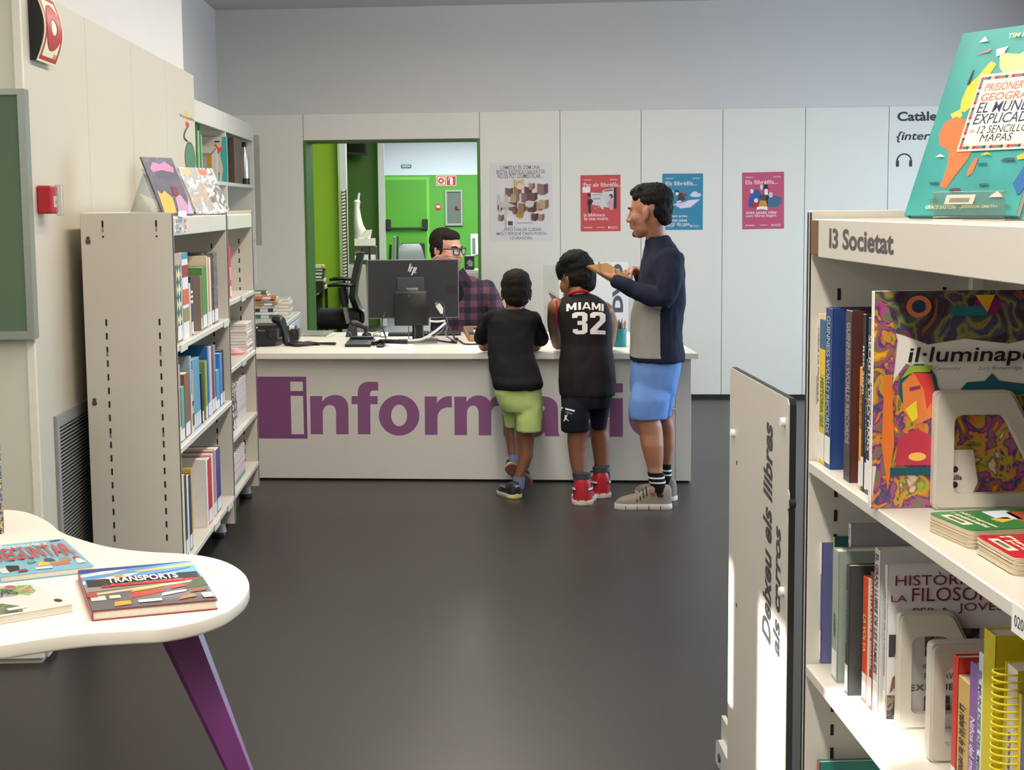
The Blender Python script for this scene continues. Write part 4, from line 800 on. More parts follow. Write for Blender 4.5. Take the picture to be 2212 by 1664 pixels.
g = thing('glue_bottle', 'small white glue bottle with red cap in the recess bookcase', 'bottle', (-1.5, onx(514, 450, -1.5).y, 1.3705)); MB().lathe([(0, 0), (.026, 0), (.027, .1), (.014, .12), (0, .12)], n=16).obj('body', WHT, g); MB().lathe([(0, .12), (.014, .12), (.009, .155), (.004, .165), (0, .165)], n=14).obj('cap', P((190, 50, 44)), g)
bookend('grey framed bookend behind the glue bottle in the recess', (-1.72, onx(519, 450, -1.55).y, 1.3705), 0, .26, .20, cut=.05)
# ---- comics on stands above the slotted bookcase
acr = clear('stand_acrylic', (.97, .97, .95), .25)
def stand_book(label, pa, pb, pc, x_, mat, stand_label, th=.006):
    """Comic leaning back on a clear easel: px of lower near corner, top near corner, lower far corner at plane x_."""
    a, b_, c = onx(*pa, x_), onx(*pb, x_ - .0), onx(*pc, x_)
    return a, b_, c
def comic(label, px, y_, w_, h_, yaw, tilt, mat, polys=(), title=None):
    """Thin book leaning back; local x across, z up the cover, cover faces local -y."""
    r = thing('comic_book', label, 'book', px, 0); r.rotation_euler = (tilt, 0, yaw)
    MB().cbox(0, w_, 0, .0012, 0, h_, .0005).cbox(0, w_, .0058, .007, 0, h_, .0005).cbox(-.0006, .0012, 0, .007, 0, h_, .0005).obj('cover', mat, r); MB().box(.001, w_ - .002, .0012, .0058, .002, h_ - .002).obj('pages', PAGES, r)
    for i, (col, ps) in enumerate(polys): MB().prism([(a * w_, b_ * h_) for a, b_ in ps], -.0003 * (i + 1) - .0002, -.0003 * i - .0002, 'y').obj('cover_art', P(col, .35, .12), r, smooth=0)
    if title: lettering(r, [title[:5]], P(title[5]), -.0035, bold=.02)
    return r
def easel(label, loc, yaw, w_, h_, tilt):
    r = thing('book_stand', label, 'stand', loc, yaw)
    ty, tz_ = math.sin(tilt) * h_, math.cos(tilt) * h_
    def sheet(p, q): return MB().add([(0, p[0], p[1]), (w_, p[0], p[1]), (w_, q[0], q[1]), (0, q[0], q[1]), (0, p[0] + .003, p[1]), (w_, p[0] + .003, p[1]), (w_, q[0] + .003, q[1]), (0, q[0] + .003, q[1])], [(0, 1, 2, 3), (7, 6, 5, 4), (0, 4, 5, 1), (2, 6, 7, 3), (1, 5, 6, 2), (0, 3, 7, 4)])
    sheet((.010, .003), (ty + .010, tz_)).obj('back', acr, r); sheet((ty * .9 + .014, tz_ * .9), (.16, .003)).obj('leg', acr, r)
    MB().cbox(0, w_, -.03, .163, 0, .0025, .001).obj('foot', acr, r); MB().cbox(w_ * .35, w_ * .65, -.032, -.029, 0, .022, .001).obj('lip', acr, r)
    return r
TOPZ = 1.567
p0 = onx(322, 459, -1.06); 
dk = ramp_mat('witch_cover', [(64, 60, 76), (84, 82, 96), (104, 98, 112), (72, 68, 84)], 7, const=False)
yy = onx(345, 458, -1.04).y
hC = .235; wC = .17
comic('grey fantasy comic with pink title leaning on a clear stand above the slotted bookcase', (-1.045, 6.02, TOPZ + .006), 0, .19, .245, math.radians(62), math.radians(-24), dk,
      [((206, 130, 170), [(.14, .80), (.30, .92), (.5, .88), (.7, .93), (.92, .82), (.86, .74), (.5, .78), (.2, .74)]), ((206, 176, 90), [(.05, .02), (.45, .04), (.5, .30), (.32, .42), (.18, .36), (.1, .44)]), ((190, 150, 176), [(.5, .02), (.92, .02), (.9, .2), (.78, .36), (.6, .3)]), ((130, 60, 48), [(.55, .34), (.75, .34), (.76, .48), (.6, .5)]), ((196, 176, 204), [(.8, .02), (1, .02), (1, .3)]), ((226, 220, 220), rect(.6, .01, .74, .055))])
easel('clear stand under the grey fantasy comic', (-1.055, 6.045, TOPZ + .0005), math.radians(62), .17, .2, math.radians(24))
for i, (yo, lab, cols) in enumerate([(7.38, 'pale comic leaning on a clear stand, nearer of the pair over the slotted bookcase', [(206, 200, 192), (176, 150, 120), (150, 160, 170), (214, 206, 196)]), (7.52, 'black and white comic leaning on a clear stand, farther of the pair over slotted bookcase', [(206, 204, 200), (90, 86, 84), (220, 218, 212), (140, 134, 126)])]):
    comic(lab, (-1.10 + i * .05, yo - .17, TOPZ + .006), 0, .16, .235, math.radians(66), math.radians(-24), ramp_mat('comic_cover_%d' % i, cols, 18, const=False), [((224, 222, 216), rect(.35, .02, .65, .09)), ((196, 110, 80) if i else (190, 170, 120), rect(.1, .84, .6, .96))])
easel('clear stand holding the pair of pale comics', (-1.16, 7.22, TOPZ + .0005), math.radians(66), .17, .2, math.radians(24))
# ---- society bookcase, upper shelf
G2 = 'books on the society bookcase'
shelf_row(RB, 0.790, 1.06, [
    (1764, 1768, 690, (206, 198, 192), 'thin whitish booklet', {'soft': True, 'bands': ((.4, .6, (170, 150, 150)),)}), (1768.4, 1772.6, 678, (220, 206, 180), 'cream thin book', {'title': 'PARLA LA PARAULA', 'tcol': (90, 70, 60), 'tz': (.4, .9), 'soft': True}),
    (1773, 1785, 691, (206, 176, 40), 'yellow almanac with green lettering', {'bands': ((.80, 1, (40, 96, 130)), (.62, .79, (224, 186, 50))), 'title': 'HISTORIA 202', 'tcol': (70, 120, 50), 'tz': (.26, .60)}),
    (1785.5, 1799, 666, (34, 62, 120), 'thick glossy blue book of records', {'d': .23, 'title': 'GUINNESS WORLD RECORDS', 'tcol': (150, 176, 196), 'tz': (.22, .95)}),
    (1829, 1842, 671, (84, 44, 38), 'thick dark red book of records', {'d': .23, 'title': 'GUINNESS WORLD RECORDS', 'tcol': (150, 146, 146), 'tz': (.22, .93), 'bands': ((0, .99, (70, 60, 64)),)}),
    (1858.6, 1865.6, 794, (224, 150, 50), 'orange guide', {'d': .17, 'title': 'superpop', 'tcol': (120, 70, 30), 'tz': (.5, .85)}), (1866, 1872, 679, (30, 30, 34), 'black record book', {'d': .23, 'title': 'RDS 2020', 'tcol': (210, 210, 206), 'tz': (.55, .82)}),
    (1872.4, 1876.6, 778, (54, 52, 50), 'thin charcoal book', {'d': .19, 'title': 'CREMALLERA', 'tcol': (150, 150, 146)}), (1877, 1888.0, 687, (44, 46, 54), 'dark slate book', {'d': .22, 'title': 'SECRETS DELS MARS', 'tcol': (190, 196, 190), 'tz': (.25, .9)})],
    'upper shelf of society bookcase', G2, 'far end')
def onRB(px, py, X): p = RB.inv(onx(px, py, X)); return p
# the large white cover with coloured figures
a = Vector((3.2 - 2.689, -.012, 0)); hI = .385
ill = book('large white picture book with a colourful figure, standing cover out on the upper society shelf', RB.w(a.x, a.y, 1.0604), RB.rz, .016, .32, hI, (226, 222, 216), call=True, title='il\u00b7luminapor', tcol=(60, 56, 60), tz=(.38, .58), mat=P((228, 222, 214), .22, .02))
FACE = .016 + .0004
def faceR(par, d, h, polys, off, step=.0003, name='cover_art', rough=.25):
    for i, (col, ps) in enumerate(polys):
        m = col if not isinstance(col, tuple) else P(col, rough, .1)
        MB().prism([(d * q, h * r_) for q, r_ in ps], off + step * i, off + step * (i + 1), 'x').obj(name, m, par, smooth=0)
CLR = ramp_mat('swirl_print', [(40, 96, 110), (224, 190, 40), (206, 70, 60), (60, 130, 80), (180, 70, 130), (36, 70, 110), (226, 130, 50), (150, 170, 60), (130, 50, 60), (206, 190, 160)], 17, 9, .25, distort=1.2, const=False)
CLD = ramp_mat('swirl_print_dark', [(30, 60, 70), (120, 60, 70), (34, 70, 100), (150, 130, 60), (60, 90, 80), (90, 50, 80), (40, 50, 60), (150, 84, 60)], 15, 9, .25, distort=1.2, const=False)
faceR(ill, .32, hI, [(CLD, [(0.0, 1), (.0, .84), (.16, .80), (.30, .755), (.5, .78), (.75, .755), (1, .80), (1, 1)]), (CLR, [(0.0, .99), (.0, .2), (.07, .2), (.10, .5), (.13, .78), (.08, .92)]), (CLR, [(.0, .0), (1, 0), (1, .50), (.80, .52), (.66, .58), (.55, .53), (.42, .50), (.30, .62), (.18, .67), (.12, .60), (.05, .40)]),
                     ((40, 100, 112), [(.44, .50), (.52, .58), (.62, .585), (.66, .62), (.70, .585), (.84, .57), (.95, .52), (.8, .52), (.66, .545), (.55, .52)]),
                     ((36, 92, 96), circ(.25, .555, .11, .115)), ((226, 130, 70), [(.16, .58), (.22, .63), (.32, .62), (.35, .52), (.365, .475), (.34, .47), (.33, .42), (.24, .385), (.17, .45)]), ((214, 70, 60), [(.22, .63), (.32, .62), (.35, .52), (.30, .46), (.28, .55)]), ((232, 214, 60), [(.18, .46), (.24, .50), (.25, .42), (.22, .40)]), ((150, 60, 110), [(.20, .56), (.26, .57), (.26, .555), (.20, .545)]),
                     ((150, 170, 60), [(.15, .60), (.20, .66), (.33, .66), (.31, .63), (.22, .63)]), ((226, 120, 50), [(.09, .08), (.12, .3), (.1, .62), (.06, .62), (.05, .3)]), ((30, 84, 100), rect(.10, .155, .34, .19)), ((190, 60, 80), [(.13, .2), (.33, .2), (.34, .33), (.24, .37), (.14, .33)]), ((240, 190, 90), circ(.25, .24, .05, .02)),
                     ((130, 40, 100), circ(.62, .93, .08, .045)), ((224, 120, 80), circ(.24, .93, .07, .05)), ((30, 70, 90), circ(.24, .93, .04, .03)), ((40, 110, 120), rect(.42, .885, .62, .93)), ((226, 170, 40), [(.55, .98), (.66, .98), (.62, .90)])], FACE)
mb = MB()
def ftext(mb, par, s, d0, d1, z0, z1, d, h, off, bold=.02, shear=0):
    """Lettering on a cover that faces local +x, read with +y to the right."""
    vs, fs = text_mesh(s, bold, shear); a0, a1 = min(v.x for v in vs), max(v.x for v in vs); b0, b1 = min(v.y for v in vs), max(v.y for v in vs)
    mb.add([(off, d * (d0 + (v.x - a0) / (a1 - a0) * (d1 - d0)), h * (z0 + (v.y - b0) / (b1 - b0) * (z1 - z0))) for v in vs], fs)
ftext(mb, ill, 'il\u00b7luminapor', .185, .98, .655, .745, .32, hI, FACE + .0065, .015, .12); mb.obj('cover_title', P((34, 30, 34), .3), ill, 0)
mb = MB(); ftext(mb, ill, 'Carnovsky', .33, .48, .635, .655, .32, hI, FACE + .0065, 0, .2); ftext(mb, ill, 'Lucy Brownridge', .58, .82, .632, .655, .32, hI, FACE + .0065, 0, .2); mb.obj('cover_authors', P((120, 110, 104), .3), ill, 0)
# cover of the blue record book
# framed bookend before the large white book, showing a bright back cover through its window
def bookend_RB(label, pl, pb, pt, ptl, X0, yb, w_, cutf=.3):
    pass
be_y = 2.648; b0 = ony(2016, 1103, be_y); t0 = ony(2022, 846, be_y)
bookend('large grey framed bookend on the upper society shelf', (b0.x, be_y, 1.0605), 0, .215, t0.z - 1.0605, d=.02, cut=.36, t=.02)
mb = MB(); mb.prism([(.32 * q, hI * r_) for q, r_ in ((.39, .04), (.55, .04), (.59, .12), (.56, .27), (.39, .27))], FACE + .0068, FACE + .0072, 'x'); mb.obj('white_patch', P((214, 206, 196)), ill, 0)
mb = MB(); ftext(mb, ill, 'cru\u00eflla', .415, .50, .13, .155, .32, hI, FACE + .0075, .03); mb.obj('publisher_mark', INK, ill, 0)
for q_ in (.108, .180):
    MB().prism([(.32 * .46 + .0058 * math.cos(k * PI / 8), hI * q_ + .0058 * math.sin(k * PI / 8)) for k in range(16)], FACE + .0072, FACE + .0076, 'x').obj('dot_mark', INK, ill, 0)
# two decks of quiz cards
def deck(label, c0, c1, c2, th, col, words, z=1.0605, pic=()):
    """c0 near-left corner, c1 towards the viewer along the short side, c2 inward: pixels on the shelf."""
    p0, p1, p2 = onz(*c0, z), onz(*c1, z), onz(*c2, z)
    ux = (p1 - p0); w_ = ux.length; ang = math.atan2(ux.y, ux.x); L = (p2 - p0).length
    r = thing('card_deck', label, 'card deck', (p0.x, p0.y, z), ang)
    def rr(a0, a1, b0, b1, rad): 
        o = []
        for cx_, cy_, s in ((a1 - rad, b0 + rad, -PI / 2), (a1 - rad, b1 - rad, 0), (a0 + rad, b1 - rad, PI / 2), (a0 + rad, b0 + rad, PI)):
            for k in range(6): q = s + PI / 2 * k / 5; o.append((cx_ + rad * math.cos(q), cy_ + rad * math.sin(q)))
        return o
    n = int(th / .0022)
    for k in range(n):
        dx = random.uniform(-.0012, .0012); MB().prism(rr(dx, w_ + dx, 0 + dx, L + dx, .012), k * .0022 + .0003, k * .0022 + .0019, 'z').obj('card', P((206, 190, 160) if k % 3 else (190, 172, 140), .6, .12), r)
    top = MB().prism(rr(0, w_, 0, L, .012), n * .0022, n * .0022 + .0014, 'z').obj('cover_card', P(col, .3, .05), r)
    zz = n * .0022 + .0018
    mb = MB(); mb.box(w_ * .30, w_ * .62, L * .06, L * .13, zz - .0006, zz); 
    st = MB().box(w_ * .18, w_ * .72, L * .055, L * .155, zz - .0006, zz).obj('barcode_sticker', P((224, 218, 190)), top)
    mb = MB()
    for k in range(16): mb.box(w_ * (.28 + .022 * k), w_ * (.28 + .022 * k + .012), L * .075, L * .125, zz, zz + .0002)
    mb.obj('barcode', INK, st, 0)
    mb = MB()
    for k, s in enumerate(words):
        vs, fs = text_mesh(s, .03, 0); a0, a1 = min(v.x for v in vs), max(v.x for v in vs); b0, b1 = min(v.y for v in vs), max(v.y for v in vs)
        lo, hi = L * (.19 + .075 * k), L * (.19 + .075 * k + .06)
        mb.add([(w_ * (.08 + .84 * (v.x - a0) / (a1 - a0)), lo + (v.y - b0) / (b1 - b0) * (hi - lo), zz + .0001) for v in vs], fs)
    # letters run along the short side, read from inside the shelf
    mb.obj('cover_title', P((236, 226, 190)), top, 0)
    for cl_, ps in pic: MB().prism([(w_ * a, L * b_) for a, b_ in ps], zz - .0004, zz + .0001, 'z').obj('cover_art', P(cl_, .35, .1), top, 0)
    return r
deck('pack of quiz cards with a green cover on the upper society shelf', (2004, 1146), (2095, 1187), (2240, 1150), .030, (50, 122, 62), ['i endevinalles', '100 preguntes'], pic=[((214, 220, 226), [(.1, .5), (.5, .48), (.6, .7), (.1, .75)]), ((222, 180, 60), [(.5, .42), (.7, .45), (.6, .6), (.45, .6)]), ((206, 90, 50), [(.2, .7), (.9, .62), (.95, .95), (.2, .95)])])
deck('pack of quiz cards with a red cover on the upper society shelf', (2107, 1195), (2190, 1245), (2330, 1200), .028, (190, 26, 44), ['i jocs', 'Pistes'])
# ---- society bookcase, lower shelf
z2 = 0.62
shelf_row(RB, 0.805, z2, [
    (1769.5, 1776.5, 1170, (186, 40, 54), 'blue-covered book with red and white spine', {'d': .22, 'bands': ((.74, 1, (228, 224, 224)), (.10, .27, (230, 226, 228))), 'mat': P((92, 96, 140), .3, .1), 'title': 'EXPLORADORS', 'tz': (.36, .6), 'tcol': (228, 214, 214)}),
    (1800.5, 1812, 1188, (150, 160, 148), 'grey-green book', {'d': .20, 'title': 'grafolini', 'tcol': (80, 88, 80), 'tz': (.34, .52)}),
    (1829.5, 1836, 1221, (58, 62, 62), 'black glossy book with call label', {'d': .21, 'title': 'ENCICLOPEDIA', 'tcol': (110, 130, 130), 'tz': (.4, .8)}),
    (1866, 1876.5, 1248, (206, 72, 40), 'orange-red book', {'dx': .022, 'd': .18, 'title': 'LA VOLTA', 'tcol': (226, 190, 120), 'tz': (.4, .7)}),
    (1877, 1881.5, 1251, (214, 200, 160), 'cream thin book', {'dx': .022, 'd': .18}), (1882, 1888.5, 1238, (140, 50, 66), 'maroon book with white lettering', {'dx': .022, 'd': .19, 'title': 'PARE I LA MARE SE SEPAREN', 'tcol': (230, 214, 200), 'tz': (.3, .95)}),
    (1891, 1902, 1187, (206, 204, 198), 'grey-white family book', {'dx': .022, 'd': .24, 'title': 'EL GRAN LLIBRE DE LES FAMILIES', 'tcol': (90, 60, 66), 'tz': (.25, .97)})],
    'lower shelf of society bookcase', G2, 'far end')
a = Vector((.004, .058, 0)); book('taller yellow-spined teal book set behind on the lower society shelf', RB.w(a.x, a.y, z2 + .0004), RB.rz, .012, .2, onx(1785, 1146, .83).z - z2, (48, 96, 106), bands=((0, .999, (206, 190, 40)),), call=False)
a = RB.inv(onx(1835, 1133, .845)); em = book('tall white book with drawn children set behind on the lower society shelf', RB.w(a.x, a.y, z2 + .0004), RB.rz, .017, .2, onx(1838, 1133, .845).z - z2, (150, 148, 150), bands=((0, .999, (222, 222, 222)),), call=False, title='les emocions', tcol=(90, 110, 120), tz=(.6, .97))
hE = onx(1838, 1133, .845).z - z2
faceR(em, .2, hE, [((120, 112, 116), rect(.06, .63, 1, .645)), ((190, 160, 150), circ(.46, .70, .06, .022)), ((60, 46, 46), circ(.46, .715, .06, .016)), ((190, 160, 150), circ(.8, .72, .06, .022)), ((170, 150, 60), [(.72, .64), (.95, .64), (.92, .70), (.75, .70)]), ((70, 60, 66), [(.16, .65), (.26, .65), (.3, .69), (.2, .69)])], .0174)
# the philosophy book, cover out
a = RB.inv(onx(1906.5, 1560, .828)); hP = onx(1909, 1216, .828).z - z2
ph = book('white history of philosophy with dark red title, cover out behind two bookends', RB.w(a.x, a.y, z2 + .0004), RB.rz, .013, .245, hP, (214, 212, 208), title='HISTORIA DE LA FILOSOFIA', tcol=(120, 110, 110), tz=(.3, .85), mat=P((216, 214, 212), .25, .02))
mb = MB()
ftext(mb, ph, 'HIST\u00d2RIA DE', .06, .90, .875, .955, .245, hP, .0152, 0); ftext(mb, ph, 'LA', .03, .15, .775, .815, .245, hP, .0152, 0); ftext(mb, ph, 'FILOSOFIA', .19, .92, .775, .86, .245, hP, .0152, 0); ftext(mb, ph, 'PER A', .20, .48, .695, .735, .245, hP, .0152, 0); ftext(mb, ph, 'JOVES', .55, .90, .695, .76, .245, hP, .0152, 0)
mb.obj('cover_title', P((126, 34, 62), .3), ph, 0)
brn = ramp_mat('old_painting', [(90, 74, 60), (140, 120, 96), (60, 60, 66), (120, 96, 78), (50, 56, 76)], 20, 3, .3)
faceR(ph, .245, hP, [(brn, rect(.02, .43, .12, .57)), (brn, rect(.30, .43, .48, .57)), (brn, rect(.52, .45, .72, .60)), (brn, rect(.76, .42, .98, .60)), (brn, rect(.01, .04, .12, .19)), ((126, 92, 74), [(.03, .20), (.05, .30), (.09, .33), (.1, .26), (.1, .14), (.08, .14), (.07, .24)]), (brn, rect(.3, .06, .5, .18))], .0136)
b0 = ony(1938, 1578, 2.765)
bookend('grey framed bookend before the philosophy book, farther of two on the lower society shelf', (b0.x, 2.765, z2 + .0005), 0, .155, ony(1940, 1327, 2.765).z - z2, d=.02, cut=.34, t=.02)
mb = MB()
for tx, q0, q1, r0, r1 in (('\u00abLA FILOSOFIA', .28, .80, .355, .395), ('PORTAVA TANTA', .30, .78, .285, .325), ('EXPERIENCIES', .19, .80, .215, .255)): ftext(mb, ph, tx, q0, q1, r0, r1, .245, hP, .0152, 0)
mb.obj('cover_quote', INK, ph, 0)
b1 = ony(2008, 1652, 2.59)
bookend('grey framed bookend beside the coloured spines, nearer of two on the lower society shelf', (b1.x, 2.59, z2 + .0005), 0, .16, ony(2010, 1393, 2.59).z - z2, d=.06, cut=.30, t=.03)
shelf_row(RB, 0.835, z2, [
    (2060, 2070.5, 1418, (196, 52, 40), 'red hardback', {'d': .17}), (2071.5, 2096, 1469, (196, 160, 92), 'tan paperback with black lettering', {'d': .13, 'title': 'La rebel\u00b7li\u00f3 de les nenes', 'tcol': (40, 34, 30), 'tz': (.28, .8), 'call': False}),
    (2097, 2115, 1436, (132, 96, 156), 'violet book with white badge', {'d': .15, 'title': 'Ni\u00f1os del mundo', 'tcol': (226, 214, 230), 'tz': (.2, .66), 'call': False}), (2116, 2126, 1412, (214, 222, 228), 'pale blue and white book', {'d': .16, 'title': 'EL MUN DES DEL MEU', 'tcol': (90, 100, 110), 'call': False}),
    (2127, 2151, 1366, (206, 190, 36), 'tall yellow hardback', {'d': .2, 'call': False})],
    'coloured row of the lower society shelf', G2, 'bookend')
# spiral-bound notebook
a = RB.inv(onx(2152, 1500, .82)); b_ = RB.inv(onx(2180, 1500, .82)); tS = max(.012, b_.x - a.x); hS = onx(2160, 1434, .82).z - z2
nb = thing('spiral_notebook', 'yellow spiral-bound notebook standing among the coloured spines', 'notebook', RB.w(a.x, a.y, z2 + .0004), RB.rz)
MB().cbox(0, .0016, .012, .15, 0, hS, .0005).cbox(tS - .0016, tS, .012, .15, 0, hS, .0005).obj('cover', P((206, 190, 40)), nb); MB().box(.0016, tS - .0016, .016, .148, .002, hS - .003).obj('pages', PAGES, nb)
coil = MB(); coil.tube([(tS / 2 + math.cos(q) * (tS / 2 + .0008), .012 + math.sin(q) * (tS / 2 + .001), .006 + (hS - .012) * q / (2 * PI * 26)) for q in [2 * PI * k / 12 for k in range(12 * 26 + 1)]], .0016, 6).obj('spiral', P((222, 200, 40), .3), nb, 60)
shelf_row(RB, 0.835, z2, [(2181, 2193, 1463, (222, 216, 206), 'white spotted book', {'d': .14, 'call': False, 'title': 'arbre', 'tcol': (90, 84, 84), 'tz': (.5, .7)}), (2194, 2199, 1470, (216, 208, 190), 'cream thin book', {'d': .14, 'call': False}), (2200, 2208, 1500, (214, 190, 50), 'yellow thin book', {'d': .14, 'call': False}), (2209, 2219, 1505, (92, 100, 140), 'slate blue book', {'d': .14, 'call': False})], 'lower society shelf beyond the spiral notebook', G2, 'notebook')
# ---- society bookcase, bottom shelf
z3 = .18
rq = book('white-edged book with blue cover on the bottom society shelf', RB.w(RB.inv(onx(1757, 1560, .80)).x, RB.inv(onx(1757, 1560, .80)).y, z3 + .0004), RB.rz, .018, .21, onx(1760, 1551, .80).z - z3, (46, 116, 176), bands=((0, .999, (222, 222, 196)),), call=False)
hq = onx(1760, 1551, .80).z - z3
faceR(rq, .21, hq, [((200, 204, 210), rect(0, 0, 1, 1)), ((46, 118, 178), [(.09, .0), (.09, .90), (.12, .93), (1, .93), (1, 0)]), ((140, 46, 40), [(.6, .62), (.8, .60), (.84, .76), (.68, .79)]), ((176, 36, 44), [(.50, .42), (.62, .44), (.66, .62), (.56, .60)]), ((176, 36, 44), [(.78, .44), (.88, .42), (.86, .60), (.76, .62)]), ((214, 190, 60), [(.58, .60), (.82, .60), (.8, .64), (.6, .64)])], .0184)
mb = MB(); ftext(mb, rq, 'Raquel Esc', .17, .58, .83, .89, .21, hq, .0208, 0, .25); ftext(mb, rq, 'I L\u2019AUTOCARAVANA', .17, .43, .785, .805, .21, hq, .0208, .03); ftext(mb, rq, 'D\u2019ESTIU', .17, .36, .755, .775, .21, hq, .0208, .03); mb.obj('cover_title', P((24, 52, 92), .3), rq, 0)
p_ = RB.inv(onx(1766, 1650, .80)); book('teal-covered book with pink spine on the bottom society shelf', RB.w(p_.x, p_.y, z3 + .0004), RB.rz, .018, .22, onx(1768, 1644, .80).z - z3, (28, 120, 110), bands=((0, .999, (206, 90, 100)),), call=False)
# ---- atlas standing on top
at0, at1, at2 = onz(1953, 467, 1.569), onz(2172, 474, 1.569), None
AT = ramp_mat('teal_sea', [(56, 142, 136), (60, 148, 141), (52, 136, 131)], 3, const=False)
yA = 2.82; X0 = .853; hA = .36; wA = .267
atl = thing('atlas', 'large teal atlas of maps on a clear stand on top of the society bookcase', 'book', (X0, yA, 1.5755)); atl.rotation_euler = (math.radians(-22), 0, math.radians(-64))
MB().cbox(0, wA, 0, .003, 0, hA, .001).cbox(0, wA, .015, .018, 0, hA, .001).cbox(-.001, .003, 0, .018, 0, hA, .0014).obj('cover', AT, atl); MB().box(.003, wA - .005, .003, .015, .004, hA - .004).obj('pages', PAGES, atl)
def ap(ps): return [(a * wA, b_ * hA) for a, b_ in ps]
def aart(lst, off=-.0004, name='cover_art'):
    for i, (col, ps) in enumerate(lst): MB().prism(ap(ps), off - .0002 * (i + 1), off - .0002 * i, 'y').obj(name, P(col, .3, .12), atl, smooth=0)
aart([((222, 186, 70), [(.20, .62), (.22, .56), (.27, .55), (.34, .60), (.36, .70), (.42, .80), (.36, .82), (.28, .74), (.22, .70)]), ((222, 190, 80), [(.14, .545), (.22, .57), (.26, .53), (.20, .50)]), ((238, 112, 70), [(.11, .50), (.20, .53), (.34, .50), (.46, .40), (.44, .30), (.36, .20), (.32, .14), (.26, .15), (.27, .26), (.24, .34), (.13, .38), (.09, .44)]), ((238, 112, 70), [(.50, .30), (.53, .30), (.52, .22), (.48, .20), (.47, .24)]),
      ((232, 206, 140), [(.42, .86), (.6, .84), (.8, .9), (1, .88), (1, .66), (.6, .68), (.46, .78)]), ((52, 100, 150), [(.90, .16), (.95, .25), (1, .28), (1, .12), (.97, .10)]), ((214, 170, 60), [(.86, .30), (1, .34), (1, .29), (.88, .28)]), ((226, 220, 200), [(.38, .88), (.48, .89), (.46, .85), (.40, .84)]),
      ((60, 50, 50), [(.21, .70), (.225, .78), (.235, .78), (.23, .70)]), ((190, 120, 130), [(.2, .86), (.34, .89), (.32, .87)]), ((226, 214, 200), [(.2, .93), (.28, .93), (.24, .96)]), ((214, 90, 80), [(.62, .945), (.72, .945), (.68, .97)])])
aart([((40, 100, 104), rect(.55 + .0, .26, .63, .27)), ((40, 96, 104), rect(.16, .165, .25, .175)), ((40, 96, 104), rect(.62, .15, .70, .162)), ((70, 80, 110), [(.74, .275), (.87, .275), (.85, .29), (.77, .29)]), ((90, 60, 80), [(.36, .125), (.48, .125), (.46, .14), (.38, .138)]), ((224, 220, 210), [(.74, .09), (.86, .09), (.84, .105), (.80, .12), (.76, .1)]), ((222, 170, 40), [(.55, .31), (.65, .31), (.60, .325)]), ((222, 220, 206), [(.14, .31), (.23, .31), (.18, .325)]), ((90, 100, 116), [(.20, .075), (.30, .075), (.27, .088)]), ((80, 120, 130), [(.86, .045), (.96, .045), (.92, .055)])], off=-.003, name='ship')
pb = MB().prism(ap(rect(.32, .335, 1.0, .745)), -.0034, -.003, 'y').obj('title_border', P((240, 226, 190), .3, .02), atl, 0)
for k in range(22):
    q = k / 22; cc = [(170, 60, 66), (70, 110, 100), (60, 50, 60), (206, 160, 150), (120, 40, 50)][k % 5]
    for zz in (.345, .715): MB().prism(ap(rect(.335 + .66 * q, zz, .335 + .66 * (q + 1 / 24), zz + .016)), -.0037, -.0034, 'y').obj('border_flag', P(cc), pb, 0)
    MB().prism(ap(rect(.335, .36 + .355 * q, .36, .36 + .355 * (q + 1 / 24))), -.0037, -.0034, 'y').obj('border_flag', P(cc), pb, 0)
    MB().prism(ap(rect(.968, .36 + .355 * q, .993, .36 + .355 * (q + 1 / 24))), -.0037, -.0034, 'y').obj('border_flag', P(cc), pb, 0)
MB().prism(ap(rect(.372, .372, .955, .705)), -.0039, -.0035, 'y').obj('title_panel', P((242, 230, 200), .3, .02), pb, 0)
def at_t(lst, col, bold=.015, shear=.12): lettering(atl, [(s, a * wA, b_ * hA, c * wA, d * hA) for s, a, b_, c, d in lst], P(col, .3), -.0042, 'cover_title', bold=bold, shear=shear)
at_t([('PRISIONEROS DE LA', .40, .650, 1.03, .692), ('GEOGRAF\u00cdA', .39, .598, .94, .650)], (206, 110, 100))
at_t([('EL MUNDO', .39, .535, .94, .592), ('EXPLICADO', .39, .475, .94, .530)], (56, 66, 96), .01); at_t([('EN', .39, .43, .43, .447), ('12 SENCILLOS', .455, .425, .93, .465), ('MAPAS', .50, .38, .78, .42)], (50, 46, 60), .0)
at_t([('TIM MARSHALL', .46, .93, .90, .955)], (240, 230, 190), .012); at_t([('GRACE EASTON', .20, .03, .48, .05), ('JESSICA SMITH', .52, .03, .84, .05)], (236, 226, 150), .012)
bs = MB().prism(ap(rect(.36, .055, .62, .105)), -.0036, -.003, 'y').obj('barcode_sticker', P((226, 222, 206)), atl, 0)
mb = MB()
for k in range(24): mb.prism(ap(rect(.40 + .0075 * k, .065, .40 + .0075 * k + .004, .088)), -.0038, -.0036, 'y')
mb.obj('barcode', INK, bs, 0)
ae = thing('book_stand', 'clear stand holding the teal atlas on the society bookcase', 'stand', (X0 + .038, yA - .076, 1.5675), math.radians(-64))
MB().cbox(0, .17, -.012, .15, 0, .006, .001).obj('foot', acr, ae); MB().cbox(.0, .17, -.015, -.012, 0, .05, .001).obj('lip', acr, ae); MB().cbox(.03, .14, .147, .150, 0, .12, .001).obj('back', acr, ae)
